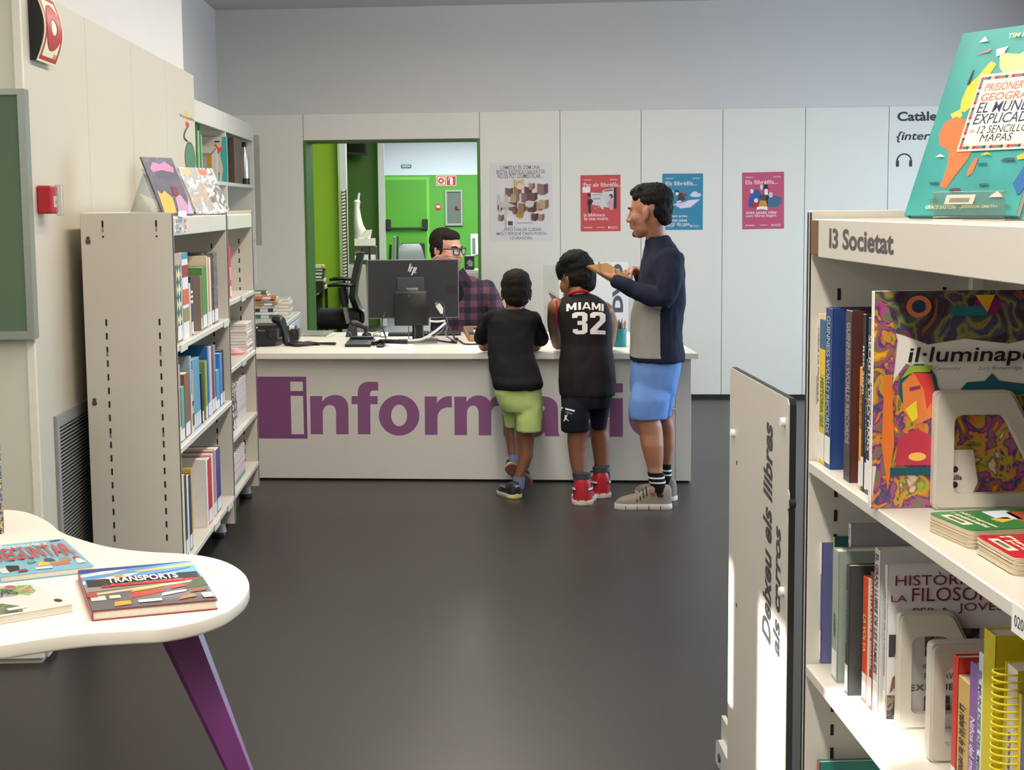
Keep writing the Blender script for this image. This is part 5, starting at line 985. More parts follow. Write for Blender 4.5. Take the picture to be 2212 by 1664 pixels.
# ---- books lying on the kidney table
def flat(label, c0, c1, c2, th, col, title=None, paint=None, spine=None, name='book'):
    """Book lying flat: pixels of near-left, near-right and far-left corners of its top cover."""
    z = TZ + th; p0, p1, p2 = onz(*c0, z), onz(*c1, z), onz(*c2, z); ux = p1 - p0; w_ = ux.length; ang = math.atan2(ux.y, ux.x); q = p2 - p0; L = abs(-math.sin(ang) * q.x + math.cos(ang) * q.y)
    r = thing(name, label, 'book', (p0.x, p0.y, TZ + .0004), ang); m = P(col, .28, .04)
    MB().cbox(0, w_, 0, L, th - .0026, th, .0008).cbox(0, w_, 0, L, 0, .0026, .0008).cbox(-.0012, .002, 0, L, 0, th, .0012).obj('cover', spine or m, r) if th > .008 else MB().cbox(0, w_, 0, L, 0, th, .001).obj('cover', m, r)
    MB().box(.002, w_ - .003, .003, L - .003, .0026, th - .0026).obj('pages', PAGES, r)
    if spine: MB().box(.001, w_ - .001, .001, L - .001, th, th + .0002).obj('cover_sheet', m, r)
    for i, (cl_, ps) in enumerate(paint or ()): MB().prism([(w_ * a, L * b_) for a, b_ in ps], th + .0003 + .00015 * i, th + .00045 + .00015 * i, 'z').obj('cover_art', cl_ if not isinstance(cl_, tuple) else P(cl_, .3, .08), r, 0)
    for s, a, b_, c, d, cl_, bo in title or (): lettering(r, [(s, w_ * a, L * b_, w_ * c, L * d)], P(cl_, .3), th + .0042, 'cover_title', bold=bo, axes='xy')
    return r
BKL = (30, 28, 30)
flat('transport picture book with yellow taxis lying at the tip of the table', (199, 1322), (470, 1297), (199, 1231), .021, (150, 140, 130),
     [('TRANSPORTS', .20, .57, .80, .70, (236, 232, 226), .026), ('40 VEHICLES QUE HAN CANVIAT EL MON', .22, .515, .82, .55, (226, 150, 140), .0)],
     [((92, 150, 206), rect(.0, .55, 1, 1)), ((222, 214, 200), [(0, .62), (.3, .68), (.52, .82), (.35, .80), (0, .70)]), ((226, 222, 214), [(0, .80), (.28, .86), (.42, .93), (.2, .92), (0, .86)]), ((40, 60, 130), [(0, .90), (1, 1), (0, 1)]), ((222, 190, 110), [(.45, .86), (1, .95), (1, .88), (.5, .82)]), ((226, 160, 40), rect(.28, .74, .36, .80)), ((70, 110, 170), [(.3, .66), (.95, .86), (.95, .83), (.3, .63)]),
      ((98, 92, 92), [(0, .0), (1, 0), (1, .40), (.6, .48), (0, .42)]), (BKL, rect(.03, .55, .98, .715)), ((190, 36, 44), rect(.14, .505, .98, .552)), ((206, 190, 150), [(.04, .33), (.9, .46), (.98, .48), (.9, .50), (.04, .38)]), ((58, 76, 48), [(.78, .30), (1, .34), (1, .56), (.9, .50)]), ((176, 50, 40), [(.34, .20), (.62, .28), (.64, .36), (.36, .32)]), ((226, 160, 50), [(.36, .33), (.62, .40), (.62, .44), (.38, .38)]), ((214, 206, 190), rect(.02, .2, .14, .30)), ((214, 206, 190), rect(.17, .22, .26, .29)), ((150, 60, 60), [(.68, .32), (.82, .36), (.80, .42), (.70, .40)]),
      ((226, 156, 40), [(.18, .04), (.32, .06), (.32, .14), (.2, .14)]), ((222, 216, 210), [(.58, .18), (.8, .24), (.8, .28), (.6, .24)]), ((120, 70, 50), [(.82, .20), (.96, .22), (.96, .30), (.84, .28)]), ((220, 120, 50), [(.70, .06), (.86, .1), (.84, .16), (.74, .12)]), ((176, 50, 56), rect(0, .28, .08, .38)), ((228, 224, 216), rect(.38, .07, .57, .125)), ((206, 200, 190), rect(.9, .05, .99, .16))], P((150, 50, 54)), 'picture_book')
flat('light blue paperback of questions lying on the table', (0, 1246), (203, 1223), (2, 1178), .016, (126, 180, 200),
     [('Atreveix-te a', .22, .79, .75, .93, (228, 228, 226), .015), ('PREGUNTAR', .04, .40, .95, .80, (206, 62, 52), .012)],
     [((30, 30, 34), [(.10, .08), (.24, .12), (.27, .26), (.14, .30)]), ((226, 190, 60), [(.46, .16), (.60, .20), (.58, .32), (.48, .28)]), ((206, 110, 50), rect(.60, .14, .80, .24)), ((150, 142, 120), [(.72, .24), (.84, .24), (.85, .38), (.74, .36)]), ((214, 212, 206), rect(.04, .06, .12, .22)), ((60, 76, 90), [(.55, .28), (.68, .28), (.66, .38), (.58, .38)]), ((200, 60, 54), circ(.91, .30, .035, .06)), ((222, 220, 216), [(.86, .12), (.97, .12), (.93, .28), (.89, .28)]), ((90, 150, 130), [(.38, .26), (.48, .30), (.46, .36), (.38, .34)]), ((60, 84, 120), rect(.03, .84, .14, .92)), ((60, 84, 120), rect(.82, .92, .94, .955)), ((228, 226, 220), rect(.40, .06, .58, .12)), ((170, 40, 50), [(.20, .04), (.32, .05), (.30, .12), (.22, .1)])])
flat('white paperback with grey-green watercolour lying at the edge of the table', (-60, 1342), (160, 1304), (-60, 1275), .018, (218, 216, 208), [('BRUIXES', .31, .56, .71, .72, (40, 40, 48), .02)],
     [(ramp_mat('green_wash', [(200, 204, 184), (150, 170, 96), (120, 144, 80), (176, 190, 140), (96, 112, 76)], 16, const=False), [(.22, .75), (.45, .96), (.75, .92), (.95, .84), (.9, .6), (.78, .5), (.6, .74), (.36, .82)]), (ramp_mat('grey_wash', [(206, 206, 196), (120, 134, 90), (70, 80, 70), (150, 166, 110)], 14, const=False), [(.22, .04), (.5, .02), (.55, .2), (.45, .36), (.3, .42), (.22, .4)]), ((190, 96, 96), circ(.76, .88, .05, .06)), ((206, 130, 110), circ(.84, .68, .04, .05)), ((36, 40, 46), circ(.92, .17, .035, .055)), ((222, 222, 214), rect(.40, .1, .58, .18)), ((206, 206, 200), circ(.47, .84, .06, .06))])
sb = onz(0, 1153, TZ)
db = thing('standing_book', 'dark blue starry book standing at the back of the table', 'book', (sb.x - .15, sb.y + .03, TZ + .0004), math.radians(-14))
hs = ony(0, 985, sb.y).z - TZ
MB().cbox(0, .16, 0, .0025, 0, .24, .0008).cbox(0, .16, .0135, .016, 0, .24, .0008).cbox(.1575, .161, 0, .016, 0, .24, .001).obj('cover', ramp_mat('starry', [(30, 34, 90), (40, 44, 110), (34, 36, 96), (214, 190, 90), (32, 36, 92), (60, 120, 170)], 60), db); MB().box(.002, .157, .0025, .0135, .003, .237).obj('pages', PAGES, db)
MB().box(0.002, .158, -.0006, -.0001, .0, .045).obj('dark_band', P((40, 26, 26)), db)
# ================================================================== ON THE COUNTER
def oc(px, py, dz=0.0): return onz(px, py, CZ + dz)
def ctl(px, py, dz=0.0): return CT.inv(oc(px, py, dz))
GR = P((62, 62, 64))
# monitor with the small computer hung behind it
mp = oc(903, 741)
MY = 9.66
def mo(px, py, y=MY): p = ony(px, py, y); return p.x - mp.x, p.z - CZ
mon = thing('monitor', 'black monitor seen from behind with a silver logo on the counter', 'monitor', (mp.x, MY, CZ), 0)
x0, z1 = mo(793, 563); x1, z0 = mo(991, 686)
DKP = M('monitor_shell', (36, 37, 40), .45, var=.08, scale=8)
sh = MB().cbox(x0, x1, 0.012, 0.03, z0, z1, .004).obj('shell', DKP, mon)
MB().ringprism([(x0 - .003, z0 - .003), (x0 - .003, z1 + .003), (x1 + .003, z1 + .003), (x1 + .003, z0 - .003)], [(x0 + .003, z0 + .003), (x0 + .003, z1 - .003), (x1 - .003, z1 - .003), (x1 - .003, z0 + .003)], .011, .034).obj('rim', M('monitor_rim', (130, 130, 134), .3, .7), mon)
MB().box(x0 + .006, x1 - .006, .030, .0335, z0 + .006, z1 - .006).obj('screen', M('screen_dark', (12, 14, 20), .1), mon)
a, c = mo(858, 600); e, g = mo(916, 634); MB().cbox(a, e, .004, .013, g, c, .002).obj('vent_cover', GR, sh)
a, c = mo(965, 616); e, g = mo(986, 635); MB().box(a, e, .011, .0125, g, c).obj('port_recess', BLACKP, sh)
lm = P((206, 206, 208), .3); mb = MB()                # four slanted strokes
for (ax, ay, bx, by) in ((882.2, 586, 887, 570), (884.5 + 1, 588, 890, 576), (889.5, 595, 895.5, 577.5), (895.3, 588, 899.8, 577.5)):
    A, B = mo(ax, ay), mo(bx, by); w = .0042; mb.prism([(A[0] - w, A[1]), (A[0] + w, A[1]), (B[0] + w, B[1]), (B[0] - w, B[1])], .0105, .0118, 'y')
for p, q in (((887.3, 577.5), (892.5, 577.5)), ((893.5, 588.8), (899, 588.8))):
    A, B = mo(*p), mo(*q); mb.box(A[0] - .003, B[0], .0105, .0118, A[1] - .004, A[1])
mb.obj('maker_mark', lm, sh, 0)
a, c = mo(880, 624); e, g = mo(901, 627)
MB().cbox(a, e, -.03, .01, c - .012, c, .002).cbox(a - .006, e + .006, -.034, -.028, c - .004, c + .006, .001).obj('bracket', M('bracket_steel', (150, 152, 150), .3, .7), mon)
MB().cbox(-.035, .035, -.02, .012, .01, z0 + .12, .006).obj('neck', BLACKP, mon)
a, c = mo(846, 0); e, g = mo(935, 0)
MB().cbox(a, e, -.10, .13, 0.0005, .012, .003).obj('foot', DKP, mon); MB().box(a + .002, e - .002, -.1015, -.10, .003, .009).obj('foot_edge', M('bracket_steel', (150, 152, 150), .3, .7), mon)
for px in (883, 896.5):
    p = mo(px, 720); MB().cbox(p[0] - .003, p[0] + .003, -.022, -.018, .012, .10, .001).obj('neck_strip', M('strip_grey', (120, 120, 122), .4), mon)
pc = thing('mini_computer', 'small black desktop computer hung on the back of the monitor', 'computer', (mp.x, MY - .075, CZ), 0)
a, c = mo(850.5, 629, MY - .09); e, g = mo(926.5, 704, MY - .09)
R = []
for yy, s_ in ((-.018, .012), (-.012, .003), (0.0, .0), (.03, .0), (.038, .006)):
    R.append([(x, yy, z) for x, z in [(a + s_ + .006, g + s_), (e - s_ - .006, g + s_), (e - s_, g + s_ + .006), (e - s_, c - s_ - .006), (e - s_ - .006, c - s_), (a + s_ + .006, c - s_), (a + s_, c - s_ - .006), (a + s_, g + s_ + .006)]])
MB().rings(R).obj('case', M('case_black', (28, 28, 30), .4, var=.1), pc)
vent = MB()
for i in range(22):
    for j in range(22): 
        X = a + .022 + (e - a - .044) * i / 21; Z = g + .02 + (c - g - .045) * j / 21; vent.box(X - .0022, X + .0022, -.0188, -.018, Z - .0022, Z + .0022)
o = vent.obj('vent_holes', P((10, 10, 11)), pc, 0); o['kind'] = 'stuff'
MB().cyl(((a + e) / 2 - .012, -.0192, c - .03), ((a + e) / 2 - .012, -.0182, c - .03), .008, n=16).obj('round_badge', GR, pc)
# cables
def cable(label, name, pts, r, col, z=True, n=7):
    mb = MB(); mb.tube([(p.x, p.y, p.z) for p in pts], r, n, 0, 6); q = mb.obj(name, P(col, .4), None, 60); tag(q, label, 'cable'); return q
def at3(px, py, y): return ony(px, py, y)
c1 = [at3(955, 676, 9.53), at3(964, 690, 9.5), at3(966, 705, 9.5), at3(963, 724, 9.52), at3(985, 738, 9.58)]
cable('grey display cable dropping from the white connector behind the monitor', 'display_cable', c1, .006, (120, 122, 124))
cable('white cable curving below the small computer', 'white_cable', [at3(881, 735.5, 9.48), at3(900, 735, 9.47), at3(918, 730, 9.46), at3(943, 714, 9.46), at3(963, 697, 9.5)], .0075, (214, 214, 208))
cable('grey cable curving under the white cable', 'grey_cable', [at3(900, 737, 9.49), at3(922, 734, 9.48), at3(948, 720, 9.48), at3(964, 701, 9.52)], .005, (110, 110, 112))
cable('short white network lead plugged into the small computer', 'network_lead', [at3(929, 694, 9.52), at3(945, 695, 9.5), at3(962, 693, 9.5)], .007, (226, 226, 220))
cable('black cable hanging from the small computer to the counter', 'black_cable', [at3(935, 650, 9.54), at3(957, 656, 9.5), at3(960, 680, 9.48), at3(973, 715, 9.48), oc(986, 737, .006), oc(984, 741, .006)], .005, (28, 28, 30))
cable('black cable looping flat on the counter beside the monitor foot', 'black_cable', [oc(944, 735, .006), oc(960, 738, .005), oc(986, 741, .005), oc(975, 737, .005), oc(988, 731, .012)], .0055, (24, 24, 26))
cable('black cable running along the counter towards the boy in the black shirt', 'black_cable', [oc(985, 731, .006), oc(995, 738, .005), oc(1006, 743.5, .005), oc(1036, 743.5, .005)], .005, (30, 30, 32))
cable('thick black sleeved cable bundle under the monitor', 'cable_bundle', [oc(806, 742, .015), oc(822, 738, .016), oc(845, 738, .030), oc(880, 739, .030)], .014, (26, 26, 28))
cable('coiled black cable left of the monitor foot', 'black_cable', [oc(812, 744, .006), oc(826, 742, .006), oc(828, 748, .006), oc(815, 749, .006), oc(822, 744, .01), oc(829, 741, .02)], .006, (20, 20, 22))
cable('black cable hanging left of the small computer', 'black_cable', [at3(832, 676, 9.55), at3(826, 690, 9.52), at3(826, 708, 9.5), at3(831, 722, 9.5), oc(834, 736, .008)], .005, (26, 26, 28))
cable('pale green cable arching beside the mouse', 'pale_cable', [oc(806, 722, .004), oc(817, 716, .004), oc(823, 722, .004), oc(814, 727, .004), oc(806, 724, .004)], .003, (150, 150, 120))
wc = thing('display_connector', 'white display connector plugged in behind the monitor', 'connector', at3(951, 667, 9.53)); 
q = MB(); q.cbox(-.016, .016, -.012, .012, -.03, .03, .003); o = q.obj('plug_body', P((224, 222, 214), .35), wc); o.rotation_euler = (0, math.radians(-32), 0)
q = MB(); q.cbox(-.013, .013, -.009, .009, .03, .046, .001); o2 = q.obj('plug_shield', M('bracket_steel', (150, 152, 150), .3, .7), wc); o2.rotation_euler = (0, math.radians(-32), 0)
# keyboard
kb0 = oc(838, 727); kb = thing('keyboard', 'black keyboard lying behind the monitor foot', 'keyboard', kb0, 0); kw = oc(996, 727).x - kb0.x
MB().cbox(0, kw, 0, .15, 0.0005, .018, .004).obj('body', BLACKP, kb)
kmb = MB()
for j in range(5):
    for i in range(21): kmb.cbox(.006 + i * (kw - .012) / 21, .006 + (i + .88) * (kw - .012) / 21, .012 + j * .027, .035 + j * .027, .018, .024, .0015)
o = kmb.obj('keys', M('keys_grey', (44, 44, 46), .5), kb); o['kind'] = 'stuff'
# signature pad
p = [ctl(745, 750), ctl(800, 750), ctl(811, 736), ctl(756, 736)]
sp = thing('signature_pad', 'black signature pad with a blue-grey screen at the front of the counter', 'signature pad', CT.o, ANG)
z = CZ
R = [[(q.x, q.y, z + h) for q in p] for h in (.0005, .016)]; MB().rings(R).obj('body', BLACKP, sp)
def mixq(a, c): 
    l = p[0].lerp(p[3], c); r_ = p[1].lerp(p[2], c); return l.lerp(r_, a)
MB().rings([[(q.x, q.y, z + h) for q in (mixq(.16, .25), mixq(.84, .25), mixq(.82, .55), mixq(.17, .55))] for h in (.015, .0175)]).obj('screen', P((92, 104, 122), .2), sp)
MB().rings([[(q.x, q.y, z + h) for q in (mixq(.05, .8), mixq(.95, .8), mixq(.95, 1), mixq(.05, 1))] for h in (.015, .03)]).obj('rear_rib', BLACKP, sp)
# hand scanner on its stand, mouse
s0 = oc(748, 727.5); scn = thing('barcode_scanner', 'black barcode scanner resting in its stand on the counter', 'scanner', s0, 0)
def sx(px, py): q = ony(px, py, s0.y); return q.x - s0.x, q.z - CZ
MB().rings([[(sx(731.5, 0)[0] + dx, yy, 0.0005) for dx, yy in ((0, -.03), (.075, -.03), (.075, .05), (0, .05))], [(sx(736, 0)[0] + dx, yy, .05) for dx, yy in ((0, -.026), (.062, -.026), (.062, .04), (0, .04))], [(sx(742, 0)[0] + dx, yy, .085) for dx, yy in ((0, -.015), (.036, -.015), (.036, .025), (0, .025))]]).obj('stand', BLACKP, scn)
MB().limb([(sx(747, 0)[0], 0, .085), (sx(756, 0)[0], 0, .082), (sx(768, 0)[0], 0, .068), (sx(776, 0)[0], 0, .055), (sx(778, 0)[0], 0, .03)], [.024, .021, .016, .018, .014], 12, 4).obj('scanner_body', BLACKP, scn)
MB().cbox(sx(760, 0)[0], sx(770, 0)[0], -.012, .012, .028, .052, .004).obj('window', P((150, 150, 152), .2), scn)
MB().tube([(sx(737, 0)[0], -.033, .006), (sx(741, 0)[0], -.033, .036), (sx(745, 0)[0], -.033, .006)], .0035, 6, sub=4).obj('trim', P((110, 112, 114)), scn)
ms = thing('mouse', 'black computer mouse on the counter next to the scanner', 'mouse', oc(792, 729), 0)
MB().ell((0, .03, .012), (.031, .05, .022), nu=18, nv=12).obj('shell', BLACKP, ms); MB().cyl((-.004, .0, .03), (.004, .0, .03), .008, n=12).obj('wheel', GR, ms); MB().box(-.022, .022, -.01, .07, 0.0004, .004).obj('base', BLACKP, ms)
cable('black mouse cable curling on the counter', 'mouse_cable', [oc(806, 725, .004), oc(815, 724, .004), oc(826, 728, .004), oc(836, 727, .004)], .003, (26, 26, 28))
# telephone and fax body, tape dispenser, magazine, strap
t0 = oc(556, 750); fx = thing('fax_machine', 'black telephone fax machine at the bookcase end of the counter', 'telephone', (t0.x, t0.y, CZ), ANG)
s_ = pxm(t0.y)
def L(px): return (px - 556) / s_
MB().prism([(L(540), .0005), (L(594), .0005), (L(598), .05), (L(599), (749 - 704) / s_), (L(583), (749 - 703) / s_), (L(540), (749 - 703) / s_)], 0, .24, 'y').obj('body', BLACKP, fx)
MB().cbox(L(578), L(604), -.012, .10, .05, .115, .01).obj('front_block', P((30, 30, 32), .35), fx)
MB().limb([(L(590), .10, (749 - 692) / s_), (L(599), .10, (749 - 694) / s_), (L(607), .09, (749 - 712) / s_), (L(612), .08, (749 - 730) / s_), (L(614), .08, (749 - 741) / s_)], [.030, .034, .026, .024, .026], 14, 4, squash=.9).obj('handset', M('handset_dark', (36, 38, 40), .3), fx)
lettering(fx, [('Panasonic', L(559), (749 - 715.0) / s_, L(573), (749 - 711.5) / s_)], P((170, 170, 168)), -.0008)
MB().cyl((L(556.5), -.003, (749 - 707) / s_), (L(556.5), .0, (749 - 707) / s_), .005, n=10).obj('lamp', P((226, 226, 220)), fx)
d0 = oc(622, 737); td = thing('tape_dispenser', 'black desk tape dispenser on the counter', 'tape dispenser', (d0.x, d0.y, CZ), 0); s2 = pxm(d0.y)
MB().prism([(0, .0005), (22 / s2, .0005), (23.5 / s2, 12 / s2), (22.5 / s2, 24 / s2), (8 / s2, 25.5 / s2), (0, 20 / s2)], 0, .13, 'y').obj('body', BLACKP, td)
MB().cyl((2 / s2, .06, 24 / s2), (13 / s2, .06, 24 / s2), .024, n=18).obj('tape_roll', P((206, 206, 196), .3), td)
MB().cbox(-.004, .002, .03, .09, 10 / s2, 32 / s2, .002).obj('side_plate', BLACKP, td); MB().cbox(15 / s2, 17 / s2, .03, .09, 20 / s2, 33 / s2, .002).obj('side_plate', BLACKP, td); MB().box(11 / s2, 17 / s2, -.001, .0, 17 / s2, 22 / s2).obj('tag_plate', GR, td)
q0, q1, q2, q3 = oc(646, 727), oc(704, 727.5), oc(722, 716.5), oc(650, 716.5)
mg = MB().rings([[(q.x, q.y, CZ + h) for q in (q0, q1, q2, q3)] for h in (.0005, .008)]).obj('magazine', ramp_mat('desk_magazine', [(150, 120, 96), (120, 124, 96), (90, 110, 120), (180, 176, 160), (130, 96, 80)], 14, const=False)); tag(mg, 'colourful magazine lying at the back of the counter by the green jamb', 'magazine')
mb = MB(); mb.limb([oc(618, 742, .012), oc(640, 745, .012), oc(664, 742, .016), (oc(690, 742, .010)), oc(722, 742.5, .011)], [.012, .018, .020, .010, .013], 10, 5, squash=.7); mb.tube([oc(616, 738, .008), oc(650, 741, .008), oc(690, 744, .008)], .009, 8, sub=4)
o = mb.obj('black_strap', P((34, 24, 26), .5)); tag(o, 'dark strap with a handle lying along the front of the counter', 'strap')
cable('thin white cord lying across the counter by the tape dispenser', 'cord', [oc(560, 751, .003), oc(600, 749, .003), oc(624, 745, .003), oc(655, 738, .003), oc(688, 733, .003), oc(722, 724, .003)], .0028, (206, 202, 190))
pp = [oc(812, 742), oc(846, 744), oc(846, 748), oc(808, 747)]
# wooden tray with films
w0 = [oc(1013, 738), oc(1050, 738), oc(1044, 716), oc(1000, 716)]; cc = sum((Vector(v) for v in w0), Vector()) / 4
wt = thing('wooden_tray', 'shallow wooden tray of small cards beside the boy in the black shirt', 'tray', (cc.x, cc.y, CZ))
WD = M('tray_wood', (186, 142, 92), .5, var=.15, scale=12)
def tq(a, c): l = w0[0].lerp(w0[3], c); r_ = w0[1].lerp(w0[2], c); v = l.lerp(r_, a); return (v.x - cc.x, v.y - cc.y)
mb = MB()
for A in (((0, 0), (1, 0), (1, .07), (0, .07)), ((0, .93), (1, .93), (1, 1), (0, 1)), ((0, 0), (.05, 0), (.05, 1), (0, 1)), ((.95, 0), (1, 0), (1, 1), (.95, 1))): mb.rings([[(*tq(*v), h) for v in A] for h in (.0005, .036)])
mb.rings([[(*tq(*v), h) for v in ((0, 0), (1, 0), (1, 1), (0, 1))] for h in (.0005, .006)]); mb.obj('box', WD, wt, 0)
for i, (a0, c0, a1, c1, cl_) in enumerate([(.08, .1, .5, .45, (60, 52, 50)), (.52, .1, .92, .5, (44, 42, 44)), (.1, .5, .5, .9, (120, 112, 106)), (.52, .55, .92, .9, (90, 76, 66)), (.4, .3, .7, .6, (206, 200, 190))]):
    MB().rings([[(*tq(*v), h) for v in ((a0, c0), (a1, c0), (a1, c1), (a0, c1))] for h in (.006 + i * .004, .02 + i * .004)]).obj('card', P(cl_), wt, 0)
# pencil pot
pb_ = oc(1339, 749); pot = thing('pencil_pot', 'teal round pot of pencils on the counter beside the man', 'pencil pot', pb_); sc_ = pxm(pb_.y); rp_ = 14.3 / sc_; hp_ = (749 - 710) / sc_
MB().lathe([(0, 0), (rp_ * .96, 0), (rp_, .004), (rp_, hp_), (rp_ * .93, hp_), (rp_ * .92, .01), (0, .01)], n=26).obj('pot', M('teal_pot', (16, 116, 128), .35, var=.08), pot)
tag_ = [('wooden', (170, 122, 90)), ('grey', (110, 96, 90)), ('dark', (60, 50, 50)), ('pale wooden', (196, 150, 112))]
for i in range(15):
    rr = random.Random(i * 7); a = 2 * PI * i / 15 * 1.9; r0 = rp_ * rr.uniform(.1, .6); r1 = rp_ * rr.uniform(.4, 1.05); nm, cl_ = tag_[i % 4]
    h1 = hp_ + (14 + 9 * rr.random()) / sc_; A = Vector((r0 * math.cos(a), r0 * math.sin(a), .012)); B = Vector((r1 * math.cos(a), r1 * math.sin(a), h1)); d = (B - A).normalized()
    pe = MB().tube([A, B - d * .016], .0040, 6).tube([B - d * .016, B], [.0040, .0008], 6).obj('pencil', P(cl_)); pe.location = pb_
    tag(pe, 'short %s pencil standing point up in the teal pot' % nm, 'pencil', '%s pencils in the teal pot' % nm)
    MB().tube([B - d * .005, B + d * .0005], [.0017, .0003], 6).obj('lead', INK, pe)
pn = MB().tube([oc(1166, 746, .004), oc(1175, 746.5, .004)], .004, 8).obj('black_pen', BLACKP); tag(pn, 'short black pen lying on the counter between the two boys', 'pen')
cable('thin dark cord on the counter between the two boys', 'cord', [oc(1168, 737, .003), oc(1180, 734, .003), oc(1190, 731.5, .003), oc(1202, 730, .003)], .0022, (70, 50, 56))
# ---- white desk against the back wall with stacked books
sd = thing('side_desk', 'white desk against the back wall carrying stacked books', 'desk', (-1.137, 11.25, 0))
blu = M('desk_side', (206, 212, 216), .45)
MB().cbox(-.62, 0, 0, 1.58, .712, .745, .002).obj('worktop', WHITE, sd); MB().cbox(-.03, -.004, .02, 1.56, .45, .70, .002).obj('side_panel', blu, sd); MB().cbox(-.6, -.03, .02, .04, .0, .70, .002).obj('front_panel', WHITE, sd); MB().cbox(-.03, -.004, 1.38, 1.56, 0, .45, .002).obj('leg', blu, sd); MB().cbox(-.03, -.004, .02, .10, 0, .45, .002).obj('leg', blu, sd)
sy = 11.8; rows = [(690, 684, 592, (206, 206, 200), 'white'), (684, 676, 592, (70, 130, 90), 'green and white'), (675, 670, 596, (214, 210, 200), 'pale grey'), (669, 661, 590, (60, 60, 96), 'navy'), (660, 653, 594, (206, 200, 160), 'cream'), (652, 647, 600, (150, 132, 90), 'olive tan'), (646, 642, 603, (214, 200, 160), 'ivory'), (641, 637, 594, (190, 70, 50), 'red'), (636, 630, 598, (206, 120, 60), 'orange'), (629, 624, 578, (190, 160, 90), 'mustard'), (623, 617, 576, (96, 96, 84), 'grey-green')]
zb = .7455
for i, (b0_, t0_, pr, col, wd) in enumerate(rows):
    th = (b0_ - t0_) / pxm(sy) * .96 + .0006; xr = ony(pr, 660, sy).x
    o = MB().cbox(0, .24, 0, .17, .0002, .0025, .0008).cbox(0, .24, 0, .17, th - .0025, th - .0004, .0008).cbox(0, .24, -.001, .002, .0002, th - .0004, .001).obj('book', P(col, .45, .1)); o.location = (xr - .24, sy - .02 * (i % 3), zb); o.rotation_euler = (0, 0, .03 * ((i * 5) % 3 - 1))
    tag(o, '%s book lying flat in the stack on the white desk' % wd, 'book', 'books stacked on the white desk'); MB().box(.003, .2395, .003, .168, .0026, th - .0028).obj('pages', PAGES, o); MB().box(.14, .2, -.0016, -.001, .001, th - .002).obj('call_number', CALL, o); zb += th + .0002
for i in range(6):
    o = MB().cbox(0, .15, 0, .22, 0.0002, .0255, .002).obj('book', P([(206, 200, 176), (214, 208, 190), (190, 184, 160)][i % 3], .6)); o.location = (-1.30 - .015 * (i % 2), 12.05, .7455 + i * .026); tag(o, 'cream paperback lying in the second stack on the white desk, %s from the bottom' % ('first' if i == 0 else _ord[i]), 'book', 'books stacked on the white desk'); MB().box(.004, .152, -.0008, .215, .003, .022).obj('pages', PAGES, o)
for i, (pa, pb2) in enumerate(((606, 634), (609, 622))):
    a, c = onz(pa, 666 + 4 * i, .747), onz(pb2, 662 + 5 * i, .747); pn = MB().tube([(a.x, a.y, .752), (c.x, c.y, .752)], .006, 8).obj('pen', P((60, 66, 130))); tag(pn, ['long blue pen lying on the white desk', 'short blue pen lying on the white desk nearer the stack'][i], 'pen')
# ================================================================== PEOPLE
def fuse(mb, name, mats, parent, voxel=.007, smooth=6, wr=None, matfn=None, factor=.5):
    """One continuous surface from overlapping closed shapes."""
    me = mb.mesh('tmp', mats[0] if isinstance(mats, list) else mats, 0); t = bpy.data.objects.new('tmp', me); C.objects.link(t)
    m = t.modifiers.new('r', 'REMESH'); m.mode = 'VOXEL'; m.voxel_size = voxel; m.adaptivity = 0
    if smooth: s = t.modifiers.new('s', 'SMOOTH'); s.iterations = smooth; s.factor = factor
    dg = bpy.context.evaluated_depsgraph_get(); ev = t.evaluated_get(dg); out = bpy.data.meshes.new_from_object(ev)
    bpy.data.objects.remove(t); bpy.data.meshes.remove(me)
    out.name = name; out.materials.clear()
    for q in (mats if isinstance(mats, list) else [mats]): out.materials.append(q)
    if wr:
        amp, sx, sy, sz = wr; ns = [v.normal.copy() for v in out.vertices]
        for v, n_ in zip(out.vertices, ns):
            c = v.co; d = noise.noise(Vector((c.x * sx, c.y * sy, c.z * sz))) + .5 * noise.noise(Vector((c.x * sx * 2.1 + 7, c.y * sy * 2.1, c.z * sz * 2.1)))
            v.co = c + n_ * (d * amp)
    if matfn:
        for p in out.polygons: p.material_index = matfn(p.center, p.normal)
    out.polygons.foreach_set('use_smooth', [True] * len(out.polygons)); out.update()
    o = bpy.data.objects.new(name, out); C.objects.link(o); o.parent = parent
    if parent: o.location = -parent.location
    return o
def child(o, parent): o.parent = parent; o.location = -parent.location; return o
def ringh(c, hw, hd, n=20, e=2.5, yaw=0.0, tilt=0.0):
    o = []; cy, sy = math.cos(yaw), math.sin(yaw)
    for k in range(n):
        t = 2 * PI * k / n; a, b_ = math.cos(t), math.sin(t)
        x = hw * math.copysign(abs(a) ** (2 / e), a); y = hd * math.copysign(abs(b_) ** (2 / e), b_)
        o.append((c[0] + x * cy - y * sy, c[1] + x * sy + y * cy, c[2] + y * tilt))
    return o
def sil(rows, n=20, e=2.5, tilt=0.0):
    """rows: (px_left, px_right, py, depth y, half depth): rings that fill the outline at that depth."""
    R = []
    for r in rows:
        a, b_, py, y, hd = r[:5]; c = ony((a + b_) / 2, py, y); R.append(ringh(c, (b_ - a) / 2 / pxm(y), hd, n, e, 0, r[5] if len(r) > 5 else tilt))
    return R
def basis(F, U=(0, 0, 1)):
    F = Vector(F).normalized(); U = Vector(U); U = (U - F * U.dot(F)).normalized(); L = U.cross(F)      # L: the person's own left
    return F, L, U
